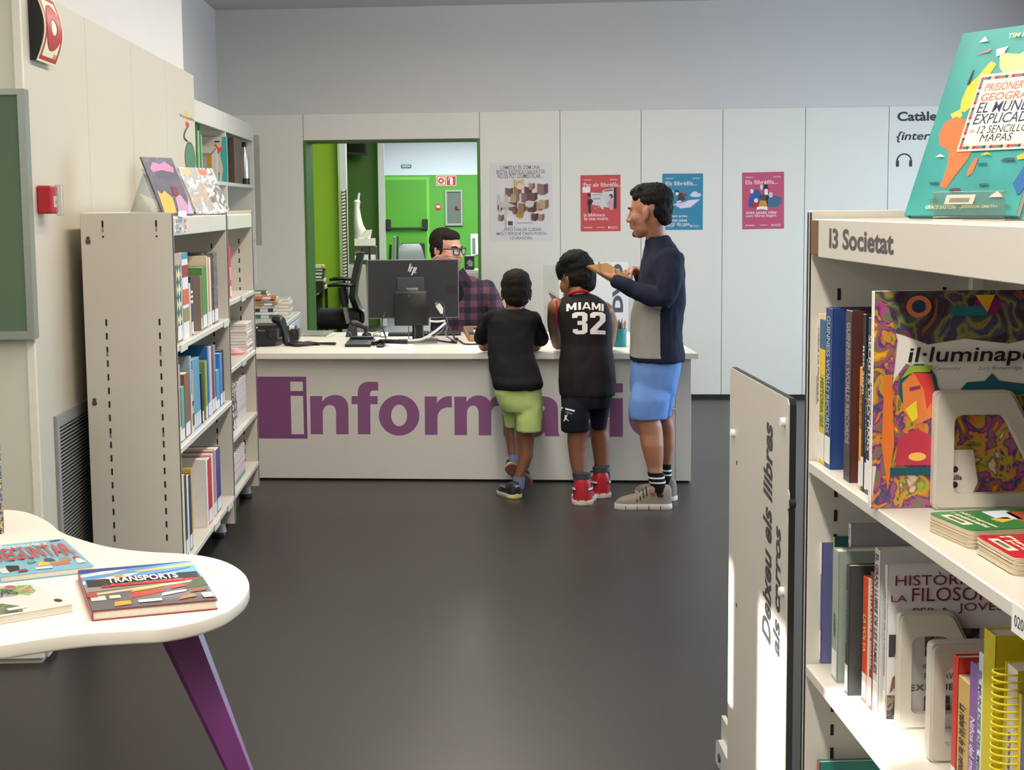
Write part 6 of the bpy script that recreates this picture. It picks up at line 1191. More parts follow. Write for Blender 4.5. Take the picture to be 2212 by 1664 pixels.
def head_shapes(mb, c, F, s, nose=1.0):
    F, L, U = basis(F); c = Vector(c); B = Matrix((F, L, U)).transposed()
    def h(f, l, u): return c + (F * f + L * l + U * u) * s
    def e(f, l, u, a, b_, d): mb.ell(h(f, l, u), (a * s, b_ * s, d * s), B)
    e(-.012, 0, .030, .100, .076, .088); e(.028, 0, -.022, .068, .064, .088); e(.030, 0, -.070, .058, .054, .045); e(.060, 0, -.098, .030, .030, .024)
    e(.080, 0, .026, .020, .048, .012); e(.050, .040, -.024, .034, .026, .030); e(.050, -.040, -.024, .034, .026, .030)
    mb.limb([h(.088, 0, .020), h(.104, 0, -.010), h(.114, 0, -.032)], [.008 * s, .010 * s, .012 * s], 10, 3); e(.100, .012, -.034, .012, .009, .009); e(.100, -.012, -.034, .012, .009, .009)
    e(.092, 0, -.058, .012, .024, .007); e(.088, 0, -.072, .014, .020, .007)
    for sg in (1, -1):
        e(-.010, sg * .076, -.012, .018, .007, .032); e(-.018, sg * .083, -.006, .013, .006, .026); e(-.004, sg * .079, -.036, .009, .006, .010)
    return h, B
def hair_shapes(mb, h, B, s, style):
    def e(f, l, u, a, b_, d): mb.ell(h(f, l, u), (a * s, b_ * s, d * s), B)
    
    if style in ('quiff', 'short'): e(-.030, 0, .056, .097, .0795, .080); e(-.062, 0, .004, .054, .067, .064); e(-.078, 0, -.034, .030, .046, .044)
    else: e(-.026, 0, .050, .100, .082, .086); e(-.060, 0, .0, .060, .072, .070); e(-.074, 0, -.035, .036, .052, .050)
    if style == 'quiff': e(.030, 0, .098, .058, .060, .030); e(.0, 0, .108, .07, .06, .03); e(.030, .040, .072, .034, .030, .026); e(.030, -.040, .072, .034, .030, .026)
    if style == 'bowl': e(.020, 0, .056, .082, .088, .068); e(-.012, 0, .080, .088, .078, .060); e(-.015, 0, .05, .088, .090, .055); e(-.035, 0, .005, .072, .088, .075); e(-.05, 0, -.04, .05, .07, .05)
    if style == 'mop': e(.025, 0, .062, .084, .082, .075); e(-.02, .01, .095, .09, .075, .06); e(-.03, 0, .0, .075, .085, .075); e(.02, -.03, .1, .05, .05, .04)
    if style == 'short': e(.020, 0, .080, .062, .067, .044); e(-.012, .05, .03, .048, .036, .06); e(-.012, -.05, .03, .048, .036, .06)
def face_parts(par, h, B, s, brow, eyecol=(40, 28, 22), lip=(150, 92, 84)):
    out = []
    for sg in (1, -1):
        out.append(MB().ell(h(.0745, sg * .031, .000), (.0115 * s, .0135 * s, .0065 * s), B, 12, 8).obj('eye', P((190, 182, 174), .3), par)); child(out[-1], par)
        i = MB().ell(h(.0835, sg * .031, .000), (.0036 * s, .0062 * s, .0060 * s), B, 10, 6).obj('iris', P(eyecol, .2)); i.parent = out[-1]
        b_ = MB().limb([h(.094, sg * .014, .021), h(.093, sg * .032, .026), h(.080, sg * .050, .022)], [.0038 * s, .0045 * s, .0028 * s], 8, 3).obj('eyebrow', brow, par); child(b_, par)
    l = MB().ell(h(.1005, 0, -.0585), (.006 * s, .022 * s, .0045 * s), B, 12, 6).ell(h(.098, 0, -.069), (.007 * s, .019 * s, .005 * s), B, 12, 6).obj('lips', P(lip, .4), par); child(l, par)
def hand_shapes(mb, wrist, F, N, thumb, s=1.0, curl=(.35, .5, .4), spread=.10, tcurl=.3):
    """Palm and five fingers. F: towards the fingertips, N: out of the palm, thumb: +1/-1 side of F x N."""
    F = Vector(F).normalized(); N = Vector(N); N = (N - F * N.dot(F)).normalized(); S = F.cross(N) * thumb; w_ = Vector(wrist)
    B = Matrix((F, S, N)).transposed()
    mb.ell(w_ + F * .050 * s, (.055 * s, .040 * s, .016 * s), B, 14, 8); mb.ell(w_ + F * .030 * s + S * .012 * s + N * .006 * s, (.035 * s, .028 * s, .017 * s), B, 12, 8); mb.limb([w_ - F * .02 * s, w_ + F * .03 * s], [.024 * s, .026 * s], 10, 2)
    for i, (o, L_, r) in enumerate(((.030, .072, .0088), (.010, .080, .0092), (-.011, .074, .0088), (-.030, .058, .0078))):
        p = w_ + F * (.080 - .006 * abs(i - 1)) * s + S * o * s; a = 0.0; d0 = (F + S * (spread * (1.2 - i) * .8)).normalized(); pts = [w_ + F * .055 * s + S * o * .9 * s, p]; rr = [r * 1.05 * s, r * 1.08 * s]
        for k, fr_ in enumerate((.45, .30, .25)):
            a += curl[k] * (1 + .08 * i); d = d0 * math.cos(a) + N * math.sin(a); p = p + d * L_ * fr_ * s; pts.append(p); rr.append(r * (1 - .1 * (k + 1)) * s)
        mb.limb(pts, rr, 9, 3)
    p = w_ + F * .022 * s + S * .030 * s; d = (F * .62 + S * .72 + N * .25).normalized(); q = p + d * .038 * s; d2 = (F * .85 + S * .40 + N * tcurl).normalized()
    mb.limb([w_ + F * .015 * s + S * .012 * s, p, q, q + d2 * .030 * s, q + d2 * .030 * s + (d2 + N * tcurl).normalized() * .022 * s], [.016 * s, .0145 * s, .0115 * s, .0105 * s, .008 * s], 10, 3)
SOLE = [(0, .02), (.02, .085), (.08, .125), (.2, .14), (.38, .125), (.55, .14), (.70, .165), (.82, .155), (.92, .11), (.98, .05), (1, .015)]
def outline(L_, k=1.0): 
    a = [(x * L_, w_ * L_ * k) for x, w_ in SOLE]; return a + [(x, -w_) for x, w_ in a[::-1]]
def shoe(parent, name, heel, F, L_, upper, sole, U=(0, 0, 1), high=False, sole_h=.026, parts=None, heel_col=None, wk=1.0):
    """Shoe with sole and upper; heel = point of the sole under the heel."""
    F, S, U = basis(F, U); Mx = Matrix((F, S, U)).transposed().to_4x4(); 
    o = bpy.data.objects.new(name, None); C.objects.link(o); o.parent = parent; o.matrix_local = Matrix.Translation(Vector(heel) - parent.location) @ Mx @ Matrix.Diagonal((1, wk, 1, 1))
    ol = outline(L_); b = MB()
    b.rings([[(x * .985 + .004, y * .95, 0) for x, y in ol], [(x, y, .004) for x, y in ol], [(x, y * 1.05, sole_h * .7) for x, y in ol], [(x * .99 + .002, y * 1.02, sole_h) for x, y in ol]]).obj('sole', sole, o, 40)
    hs = [(.012, .26 if not high else .46), (.05, .33 if not high else .55), (.15, .36 if not high else .58), (.28, .345 if not high else .56), (.38, .31 if not high else .42), (.50, .245 if not high else .29), (.62, .19), (.75, .155), (.86, .125), (.94, .085), (.985, .03)]
    R = []
    for x, hh_ in hs:
        w_ = np_interp(x, SOLE) * L_ * .93; r = []
        for k in range(13):
            t = PI * k / 12; r.append((x * L_, w_ * math.copysign(abs(math.cos(t)) ** .7, math.cos(t)), sole_h * .8 + hh_ * L_ * math.sin(t) ** .75))
        R.append(r)
    MB().rings(R).obj('upper', upper, o, 60)
    if heel_col:
        R = []
        for x in (.008, .03, .07, .12, .17):
            w_ = np_interp(x, SOLE) * L_ * 1.06
            R.append([(x * L_ - .002, w_ * math.cos(PI * k / 12), sole_h * .35 + .10 * L_ * math.sin(PI * k / 12)) for k in range(13)])
        MB().rings(R).obj('heel_band', heel_col, o, 60)
    if parts: parts(o, L_, sole_h)
    return o
def np_interp(x, tab):
    for (a, b_), (c, d) in zip(tab, tab[1:]):
        if x <= c: return b_ + (d - b_) * (x - a) / (c - a)
    return tab[-1][1]
def band_arc(o, L_, z0, z1, t0, t1, xs, m, name, k=1.03):
    """Strip round the heel of a shoe, between outline angles (as x fractions along one side)."""
    side = 1 if t0 >= 0 else -1; lo, hi = abs(t0), abs(t1); V = []; n = 8
    for i in range(n + 1):
        x = lo + (hi - lo) * i / n; w_ = np_interp(x, SOLE) * L_ * .95 * k * side; V += [(x * L_ - .0035 * (x < .06), w_ * 1.0, z0), (x * L_ - .0035 * (x < .06), w_ * .99, z1)]
    mb = MB().add(V, [(2 * i, 2 * i + 2, 2 * i + 3, 2 * i + 1) for i in range(n)]); q = mb.obj(name, m, o, 0); return q
def skin(name, col): return M(name, col, .5, var=.06, scale=14, bump=.05, bscale=260)
def cloth(name, col, rough=.85, var=.10): return M(name, col, rough, var=var, scale=24, bump=.12, bscale=500, spec=.2)
def person(label, base): return thing('person', label, 'person', base)
def sock(parent, rows, mat, bands=()):
    R = sil(rows, 16, 2.1); b = MB().rings(R).obj('sock', mat, parent, 60); child(b, parent)
    for t0, t1, m in bands:
        q = sil([rows[0]], 16, 2.1)
        def at(t):
            i = min(len(rows) - 2, int(t * (len(rows) - 1))); f = t * (len(rows) - 1) - i; a, c = rows[i], rows[i + 1]; r = [a[k] + (c[k] - a[k]) * f for k in range(5)]; return sil([(r[0] - .7, r[1] + .7, r[2], r[3], r[4] + .002)], 16, 2.1)[0]
        s = MB().rings([at(t0), at((t0 + t1) / 2), at(t1)]).obj('sock_stripe', m, None, 60); s.parent = b
    return b
# ---------------------------------------------------------------- the man
SKM = skin('skin_man', (164, 112, 86)); HAIRB = M('hair_black', (15, 13, 12), .75, var=.4, scale=90, bump=.6, bscale=220, spec=.2)
yM = 8.15
man = person('man in navy and grey top and light blue shorts holding a book at the counter', onz(1400, 1092))
mb = MB(); hM = (ony(1403, 457, yM)); FM = (-.85, .5, -.10); sM = 1.10
h, B = head_shapes(mb, hM, FM, sM)
mb.limb([h(-.015, 0, -.03), ony(1413, 495, yM + .01), ony(1420, 520, yM + .02), ony(1424, 560, yM)], [.064, .060, .052, .045], 16, 4)
# legs
near = [(1362, 1440, 880, 8.06, .085), (1362, 1424, 901, 8.06, .072), (1374, 1430, 919, 8.05, .064), (1380, 1432.5, 937, 8.05, .062), (1384, 1434, 961, 8.04, .062), (1390, 1433.5, 985, 8.04, .056), (1397, 1432, 1008, 8.04, .046), (1400, 1432, 1024, 8.03, .040), (1408, 1437, 1050, 8.03, .038), (1408, 1438, 1070, 8.03, .038)]
far = [(1400, 1462, 880, 8.24, .08), (1412, 1452, 901, 8.24, .066), (1419, 1455.5, 919, 8.24, .058), (1424, 1457.5, 937, 8.25, .056), (1428, 1457.5, 961, 8.25, .054), (1430, 1452.5, 985, 8.25, .044), (1431, 1449.5, 1003, 8.26, .036), (1430, 1449, 1030, 8.26, .034), (1430, 1450, 1052, 8.26, .034)]
mb.rings(sil(near, 18, 2.1)); mb.rings(sil(far, 18, 2.1))
# hands: left palm up under the book, right hand on the page edge
wL = ony(1336, 606, 8.03); FL = ony(1292, 588, 8.10) - wL; hand_shapes(mb, wL, FL, (.25, .15, 1), 1, 1.08, (.25, .45, .35), .12, .6)
mb.limb([wL - FL.normalized() * .07, wL], [.024, .026], 12, 3)
wR = ony(1376, 586, 8.33); FR = ony(1340, 583, 8.20) - wR; hand_shapes(mb, wR, FR, (.1, -.25, -1), 1, 1.05, (.45, .65, .5), .06, .4)
mb.limb([wR - FR.normalized() * .07, wR], [.024, .026], 12, 3)
mb.rings(sil([(1395, 1452, 690, yM, .09), (1388, 1450, 790, yM, .10), (1388, 1446, 870, yM, .09)], 18))
fuse(mb, 'body', SKM, man, .0055, 4)
# hair, face
mb = MB(); hair_shapes(mb, h, B, sM, 'quiff'); fuse(mb, 'hair', HAIRB, man, .006, 3, (.0055, 55, 55, 40))
face_parts(man, h, B, sM, HAIRB)
o = MB().ell(h(.083, 0, -.100), (.016 * sM, .020 * sM, .016 * sM), B, 12, 8).ell(h(.099, 0, -.049), (.008 * sM, .022 * sM, .004 * sM), B, 10, 6).obj('stubble', M('stubble', (84, 58, 46), .8), man); child(o, man)
# top with grey front panel
NAVY = cloth('navy_jersey', (27, 32, 50)); GREYJ = cloth('grey_marl', (150, 146, 138))
mb = MB()
tor = [(1401, 1444, 509, yM + .02, .066), (1396, 1451, 520, yM + .02, .088), (1393, 1463, 537, yM + .02, .13), (1390, 1473, 556, yM + .01, .19), (1384, 1478, 585, yM, .205), (1378, 1479, 620, yM, .20), (1370, 1479, 655, yM, .185), (1364, 1474, 690, yM, .175), (1362, 1472, 715, yM, .175), (1362, 1476, 742, yM, .18), (1360, 1478, 766, yM, .185), (1361, 1478, 779, yM, .185)]
mb.rings(sil(tor, 24, 2.4))
LS, LE_, LWr = ony(1446, 565, 8.00), ony(1432, 646, 7.93), ony(1332, 608, 8.03)
mb.limb([LS, ony(1446, 605, 7.95), LE_, ony(1385, 632, 7.97), LWr], [.078, .068, .058, .049, .036], 16, 5)
RS_, RE, RW_ = ony(1424, 562, 8.30), ony(1412, 640, 8.40), ony(1384, 592, 8.33)
mb.limb([RS_, RE, RW_], [.072, .056, .040], 14, 6)
gx = ony(1424, 720, 8.0).x; gz = ony(1400, 652, 8.0).z
def mfn(c, n_): return 1 if (c.x < gx - .02 * (c.z - 1.0) and c.z < gz and c.z > .80 and c.x > .80 and not (c.y < 7.99 and c.z > gz - .02)) else 0
fuse(mb, 'long_sleeved_top', [NAVY, GREYJ], man, .007, 5, (.007, 16, 16, 9), mfn)

# shorts
BLUE = cloth('light_blue_cotton', (104, 140, 200), var=.06)
mb = MB()
mb.rings(sil([(1363, 1472, 770, yM, .165), (1362, 1470, 800, yM, .17), (1360, 1462, 832, yM, .165), (1362, 1458, 850, yM, .14)], 20))
mb.rings(sil([(1385, 1430, 785, 8.10, .05), (1368, 1446, 825, 8.09, .09), (1359, 1447, 860, 8.06, .098), (1357, 1444, 890, 8.06, .096), (1358, 1443, 905, 8.06, .095)], 18)); mb.rings(sil([(1400, 1445, 785, 8.2, .05), (1398, 1464, 825, 8.23, .085), (1404, 1456, 870, 8.24, .088), (1406, 1452, 899, 8.24, .085)], 18))
fuse(mb, 'shorts', BLUE, man, .007, 12, (.005, 14, 14, 10))
SB = cloth('sock_black', (22, 22, 24)); SW = cloth('sock_white', (222, 222, 220))
sock(man, [(1398.5, 1434, 1020, 8.03, .045), (1400, 1436, 1035, 8.03, .044), (1406, 1440, 1052, 8.03, .042), (1408, 1442, 1072, 8.03, .042)], SB, ((.20, .28, SW), (.42, .48, SW)))
sock(man, [(1430, 1450, 1002, 8.26, .038), (1430, 1450, 1025, 8.26, .038), (1430, 1450, 1058, 8.26, .036)], SB, ((.25, .33, SW), (.46, .52, SW)))
def man_shoe(o, L_, sh):
    for k in range(4):
        x = (.44 + .055 * k) * L_; z = sh + (.27 - .035 * k) * L_; MB().tube([(x, -.045, z - .035), (x + .004, 0, z + .0), (x, .045, z - .035)], .004, 6, 0, 4).obj('lace', BLACKP, o)
    MB().cbox(.30 * L_, .40 * L_, -.056, .056, sh + .20 * L_, sh + .305 * L_, .01).obj('strap', M('strap_taupe', (132, 112, 96), .7), o); MB().cbox(.31 * L_, .39 * L_, .054, .060, sh + .19 * L_, sh + .24 * L_, .002).obj('strap_tab', P((150, 96, 62)), o)
    MB().cbox(.16 * L_, .24 * L_, .044, .049, sh + .13 * L_, sh + .18 * L_, .001).obj('side_patch', BLACKP, o)
    for k in range(4): MB().box((.2 + .2 * k) * L_, (.2 + .2 * k) * L_ + .003, -.056, .056, .001, sh * .75).obj('sole_groove', DARKGAP, o)
TAUPE = M('shoe_taupe', (134, 124, 110), .75, var=.12, scale=60); SWH = M('shoe_sole_white', (214, 206, 196), .6)
hn = onz(1452, 1099); shoe(man, 'shoe', hn, onz(1327, 1100) - hn + Vector((0, .02, 0)), (onz(1327, 1100) - hn).length, TAUPE, SWH, sole_h=.030, parts=man_shoe)
hf = onz(1459, 1083); shoe(man, 'shoe', hf, onz(1345, 1063) - hf, .29, TAUPE, SWH, sole_h=.028, parts=man_shoe)
# the book in his hands
A0 = ony(1266, 577, 8.06); A1 = ony(1308, 571.5, 8.17); A2 = ony(1363, 605.5, 8.20); ex = (A2 - A1); ey = (A1 - A0); ez = ex.cross(ey).normalized()
if ez.z < 0: ez = -ez
hb = thing('book', 'slim tan book held open-handed by the man at the counter', 'book', A0)
lx, ly = ex.length, ey.length; ux, uy = ex.normalized(), ey.normalized()
def slab(x0, x1, y0, y1, z0, z1): return [[tuple(ux * x + uy * y + ez * z) for x, y in ((x0, y0), (x1, y0), (x1, y1), (x0, y1))] for z in (z0, z1)]
TAN = M('tan_cover', (184, 146, 86), .5, var=.1)
MB().rings(slab(0, lx, 0, ly, 0, .002)).rings(slab(0, lx, 0, ly, .012, .014)).rings(slab(0, lx, -.001, .002, 0, .014)).obj('cover', TAN, hb, 0); MB().rings(slab(.001, lx - .002, .002, ly - .002, .002, .012)).obj('pages', M('pages_yellow', (222, 196, 140), .8), hb, 0)
# ---------------------------------------------------------------- the boy in the black shirt
SKB = skin('skin_boy', (122, 78, 54)); yB = 8.55
b1 = person('small boy in a black T-shirt and pale green shorts leaning on the counter', onz(1118, 1077))
mb = MB(); h, B = head_shapes(mb, ony(1115, 634, 8.74), (.02, 1, -.22), 1.0)
mb.limb([h(-.02, 0, -.03), ony(1110, 668, 8.70), ony(1110, 690, 8.66)], [.050, .048, .055], 14, 4)
leg = [(1114, 1162, 905, 8.46, .075), (1115.6, 1155, 933, 8.46, .056), (1116, 1155, 945, 8.46, .052), (1118.7, 1153, 961, 8.46, .050), (1119.4, 1151.6, 985, 8.45, .047), (1116, 1143.4, 1008, 8.44, .038), (1112.5, 1134.5, 1024, 8.43, .031), (1109, 1132, 1040, 8.43, .029), (1108, 1131, 1058, 8.43, .029)]
mb.rings(sil(leg, 16, 2.1))
leg2 = [(1084, 1118, 895, 8.56, .065), (1089, 1117, 922, 8.57, .052), (1090.5, 1118, 942, 8.56, .046), (1094, 1119, 961, 8.55, .040), (1097.5, 1118, 982, 8.53, .032), (1099, 1117, 1000, 8.52, .029), (1100, 1118, 1012, 8.52, .028)]
mb.rings(sil(leg2, 16, 2.1))
for a, e, w_, sd_ in (((1062, 690, 8.66), (1046, 747, 8.93), (1084, 738, 9.16), 1), ((1152, 692, 8.66), (1157, 747, 8.93), (1128, 738, 9.16), -1)):
    A, E_, W2 = ony(*a), ony(*e), ony(*w_); W2.z = max(W2.z, CZ + .026); E_.z = max(E_.z, CZ + .030); mb.limb([A, E_], [.042, .033], 14, 4); mb.limb([E_, W2], [.034, .021], 14, 4)
    d = (W2 - E_).normalized(); hand_shapes(mb, W2, d + Vector((0, .1, 0)), (0, 0, -1), sd_, .72, (.2, .3, .3), .1, .2)
mb.rings(sil([(1082, 1138, 715, 8.64, .05), (1085, 1148, 800, 8.52, .055), (1088, 1155, 870, 8.48, .07)], 16))
fuse(mb, 'body', SKB, b1, .005, 4)
mb = MB(); hair_shapes(mb, h, B, 1.0, 'bowl'); fuse(mb, 'hair', M('hair_dark', (22, 17, 14), .75, var=.4, scale=80, bump=.6, bscale=220, spec=.2), b1, .006, 3, (.0035, 45, 45, 40))
face_parts(b1, h, B, 1.0, HAIRB)
BLK = cloth('black_cotton', (19, 19, 20), var=.15)
mb = MB()
mb.rings(sil([(1088, 1132, 667, 8.69, .055), (1060, 1152, 675, 8.68, .075), (1052, 1162, 689, 8.66, .090), (1052, 1158, 712, 8.64, .098), (1053, 1153, 740, 8.60, .10), (1053, 1153, 763, 8.57, .10), (1055, 1161, 787, 8.53, .105), (1060, 1169, 810, 8.50, .11), (1063, 1175, 826, 8.475, .122), (1065, 1174, 836, 8.475, .124), (1068, 1172, 840, 8.475, .122)], 22, 2.4))
mb.limb([ony(1064, 688, 8.66), ony(1048, 716, 8.78), ony(1042, 728, 8.84)], [.050, .053, .052], 14, 4); mb.limb([ony(1150, 690, 8.66), ony(1160, 718, 8.78), ony(1166, 732, 8.84)], [.050, .053, .052], 14, 4)
fuse(mb, 't_shirt', BLK, b1, .006, 5, (.005, 15, 15, 10))
LIME = cloth('lime_cotton', (182, 204, 128), var=.05)
mb = MB()
mb.rings(sil([(1070, 1168, 822, 8.48, .100), (1067, 1172, 848, 8.48, .108), (1076, 1173, 872, 8.48, .11), (1086, 1172, 888, 8.48, .10)], 20))
mb.rings(sil([(1118, 1155, 838, 8.48, .05), (1114, 1171, 872, 8.46, .08), (1114.5, 1172, 905, 8.45, .082), (1115, 1172, 932, 8.45, .078)], 18)); mb.rings(sil([(1085, 1120, 838, 8.5, .05), (1079, 1124, 870, 8.54, .078), (1086, 1119, 900, 8.57, .075), (1090, 1115.5, 922, 8.57, .068)], 18))
fuse(mb, 'shorts', LIME, b1, .006, 12, (.0055, 15, 15, 11))
SBL = cloth('sock_blue_grey', (110, 126, 160))
sock(b1, [(1109, 1135.5, 1030, 8.43, .036), (1107.5, 1134, 1042, 8.43, .035), (1107, 1133, 1055, 8.43, .034)], SBL)
sock(b1, [(1098, 1118.5, 982, 8.53, .035), (1098.5, 1118, 992, 8.52, .033), (1099, 1118, 1004, 8.52, .032)], SBL)
UPB = M('shoe_black_upper', (34, 36, 40), .5); YEL = M('shoe_yellow', (214, 196, 84), .5); CRM = M('shoe_cream', (206, 200, 180), .6)
def puma(o, L_, sh):
    MB().tube([(-.003, -.010, sh + .22 * L_), (-.004, 0, sh + .25 * L_), (-.003, .009, sh + .235 * L_)], .0025, 6, 0, 3).tube([(-.003, .0, sh + .24 * L_), (-.002, .004, sh + .19 * L_)], .0022, 6).obj('cat_mark', P((190, 196, 206)), o)
    MB().cbox(.35 * L_, .75 * L_, -.03, .03, sh + .13 * L_, sh + .17 * L_, .01).obj('tongue', P((90, 92, 96)), o)
hb_ = onz(1117, 1078.5); shoe(b1, 'shoe', hb_, (-.38, .92, 0), .205, UPB, CRM, wk=1.45, sole_h=.024, parts=puma, heel_col=YEL)
h2 = ony(1097, 1006, 8.47); shoe(b1, 'shoe', h2, (.62, .30, -.70), .20, UPB, M('shoe_sole_rose', (132, 84, 80), .6), U=(.15, .95, .35), wk=1.35, sole_h=.024, parts=puma, heel_col=YEL)
# ---------------------------------------------------------------- the boy in the basketball shirt
b2 = person('boy in a black basketball shirt numbered 32 and red high-top shoes leaning on the counter', onz(1268, 1088))
SKC = skin('skin_boy_two', (128, 82, 56)); yC = 8.42
mb = MB(); h, B = head_shapes(mb, ony(1245, 604, 8.58), (-.62, .74, -.26), 1.06)
mb.limb([h(-.02, 0, -.03), ony(1250, 636, 8.52), ony(1254, 662, 8.48)], [.054, .054, .06], 14, 4)
la = [(1222, 1276, 905, 8.30, .078), (1225.5, 1274, 933, 8.30, .062), (1225, 1269, 952, 8.30, .058), (1227, 1268.5, 973, 8.30, .056), (1231, 1268, 999, 8.29, .050), (1237, 1267.5, 1024, 8.28, .041), (1240, 1270, 1050, 8.27, .038), (1242, 1272, 1066, 8.27, .038)]
lb2 = [(1272, 1318, 900, 8.44, .076), (1274, 1313.5, 928, 8.44, .060), (1276, 1317, 952, 8.44, .056), (1279.5, 1317, 973, 8.44, .052), (1284, 1315, 1003, 8.44, .042), (1285, 1316, 1030, 8.44, .038), (1286, 1317, 1050, 8.44, .037)]
mb.rings(sil(la, 16, 2.1)); mb.rings(sil(lb2, 16, 2.1))
for a, m_, e, w_, sd_ in (((1203, 664, 8.48), (1200, 700, 8.68), (1206, 742, 8.92), (1240, 739, 9.14), 1), ((1305, 672, 8.48), (1316, 700, 8.66), (1314, 742, 8.92), (1285, 739, 9.14), -1)):
    A, Mm, E_, W2 = ony(*a), ony(*m_), ony(*e), ony(*w_); W2.z = max(W2.z, CZ + .03); E_.z = max(E_.z, CZ + .034); mb.limb([A, Mm, E_], [.052, .047, .038], 14, 4); mb.limb([E_, W2], [.038, .024], 14, 4)
    hand_shapes(mb, W2, (W2 - E_).normalized() + Vector((0, .1, 0)), (0, 0, -1), sd_, .82, (.2, .3, .3), .1, .2)
mb.rings(sil([(1228, 1300, 690, 8.46, .07), (1226, 1308, 800, 8.40, .08), (1226, 1308, 880, 8.38, .085)], 16))
fuse(mb, 'body', SKC, b2, .005, 4)
mb = MB(); hair_shapes(mb, h, B, 1.06, 'mop'); fuse(mb, 'hair', HAIRB, b2, .006, 3, (.0055, 38, 38, 34))
face_parts(b2, h, B, 1.06, HAIRB)
JER = cloth('jersey_black', (25, 22, 23), .75)
mb = MB()
mb.rings(sil([(1230, 1272, 634, 8.50, .062), (1216, 1292, 641, 8.49, .085), (1206, 1308, 652, 8.48, .105), (1203, 1316, 668, 8.46, .118), (1205, 1321, 684, 8.45, .122), (1208, 1322, 712, 8.44, .124), (1210, 1322, 740, 8.43, .122), (1209, 1325, 763, 8.41, .125), (1206, 1329, 798, 8.39, .130), (1205, 1331, 822, 8.38, .134), (1207, 1330, 846, 8.37, .134), (1209, 1328, 854, 8.37, .132)], 24, 2.4))
jo = fuse(mb, 'basketball_shirt', JER, b2, .006, 4, (.005, 13, 13, 8))
o = MB().tube([ony(1229, 637, 8.45), ony(1236, 632.5, 8.425), ony(1250, 629.5, 8.42), ony(1264, 629.5, 8.43), ony(1271, 634, 8.46)], .0085, 8, 0, 4, squash=1.0).obj('red_neckband', cloth('red_trim', (176, 30, 38)), b2, 60); child(o, b2)
o = MB().tube([ony(1201, 650, 8.40), ony(1203.5, 664, 8.385), ony(1203, 684, 8.39), ony(1202, 702, 8.41)], .0045, 8, 0, 4).obj('red_armhole_trim', cloth('red_trim', (176, 30, 38)), b2, 60); child(o, b2)
bm = bmesh.new(); bm.from_mesh(jo.data); bvh = BVHTree.FromBMesh(bm); bm.free()
def print_on(bv, parent, s, px0, px1, py0, py1, mat, name, arch=0, bold=.05, off=.004, ystart=7.9, polys=None):
    if polys is None: vs, fs = text_mesh(s, bold, 0)
    else: vs, fs = polys
    q = bmesh.new(); vv = [q.verts.new(v) for v in vs]
    for f in fs:
        try: q.faces.new([vv[i] for i in f])
        except ValueError: pass
    bmesh.ops.triangulate(q, faces=q.faces[:]); bmesh.ops.subdivide_edges(q, edges=q.edges[:], cuts=2); bmesh.ops.triangulate(q, faces=q.faces[:])
    a0, a1 = min(v.co.x for v in q.verts), max(v.co.x for v in q.verts); c0, c1 = min(v.co.y for v in q.verts), max(v.co.y for v in q.verts)
    for v in q.verts:
        a = (v.co.x - a0) / (a1 - a0); c = (v.co.y - c0) / (c1 - c0); px = px0 + a * (px1 - px0); py = py1 + c * (py0 - py1) + arch * (2 * a - 1) ** 2
        r = ray(px, py).normalized(); loc, nn, _i, _d = bv.ray_cast(CAMP, r)
        v.co = (loc - r * off) if loc else ony(px, py, ystart + .4)
    me = bpy.data.meshes.new(name); q.to_mesh(me); q.free(); me.materials.append(mat); o = bpy.data.objects.new(name, me); C.objects.link(o); o.parent = parent; o.location = -parent.location; return o
SHW = P((226, 218, 216), .6)
D3 = [(0, .80), (.0, .93), (.10, 1), (.36, 1), (.46, .90), (.46, .62), (.40, .53), (.46, .45), (.46, .10), (.36, 0), (.12, 0), (.02, .10), (.02, .24), (.17, .24), (.17, .17), (.30, .17), (.30, .42), (.16, .42), (.16, .60), (.30, .60), (.30, .83), (.16, .83), (.16, .74), (0, .74)]
D2 = [(.54, .74), (.54, .92), (.64, 1), (.90, 1), (1.0, .90), (1.0, .60), (.76, .22), (.76, .18), (1.0, .17), (1.0, .0), (.54, .0), (.54, .20), (.83, .64), (.83, .83), (.70, .83), (.70, .74)]
def tri_poly(polys):
    q = bmesh.new()
    for p in polys: q.faces.new([q.verts.new((x, y, 0)) for x, y in p])
    bmesh.ops.triangulate(q, faces=q.faces[:]); q.verts.index_update(); vs = [v.co.copy() for v in q.verts]; fs = [tuple(v.index for v in f.verts) for f in q.faces]; q.free(); return vs, fs
GM = [(0, 0), (0, 1), (.24, 1), (.5, .42), (.76, 1), (1, 1), (1, 0), (.77, 0), (.77, .58), (.58, .14), (.42, .14), (.23, .58), (.23, 0)]
GA = [(0, 0), (.36, 1), (.50, 1), (.50, .78), (.33, .34), (.50, .34), (.50, .17), (.27, .17), (.21, 0)]; GA2 = [(1 - x, y) for x, y in GA][::-1]
def at_x(p, x0, w_): return [(x0 + x * w_, y) for x, y in p]
print_on(bvh, b2, '', 1223.5, 1304, 653, 669, SHW, 'shirt_name', arch=4, polys=tri_poly([at_x(GM, 0, .27), [(.32, 0), (.32, 1), (.39, 1), (.39, 0)], at_x(GA, .42, .24), at_x(GA2, .42, .24), at_x(GM, .68, .24), [(.945, 0), (.945, 1), (1, 1), (1, 0)]]))
print_on(bvh, b2, '', 1236, 1308, 674, 722, SHW, 'shirt_number', polys=tri_poly([D3, D2]), arch=1)
NV = cloth('shorts_navy', (20, 22, 34))
mb = MB()
mb.rings(sil([(1210, 1326, 838, 8.37, .125), (1211, 1322, 862, 8.37, .13), (1212, 1318, 880, 8.37, .125)], 20))
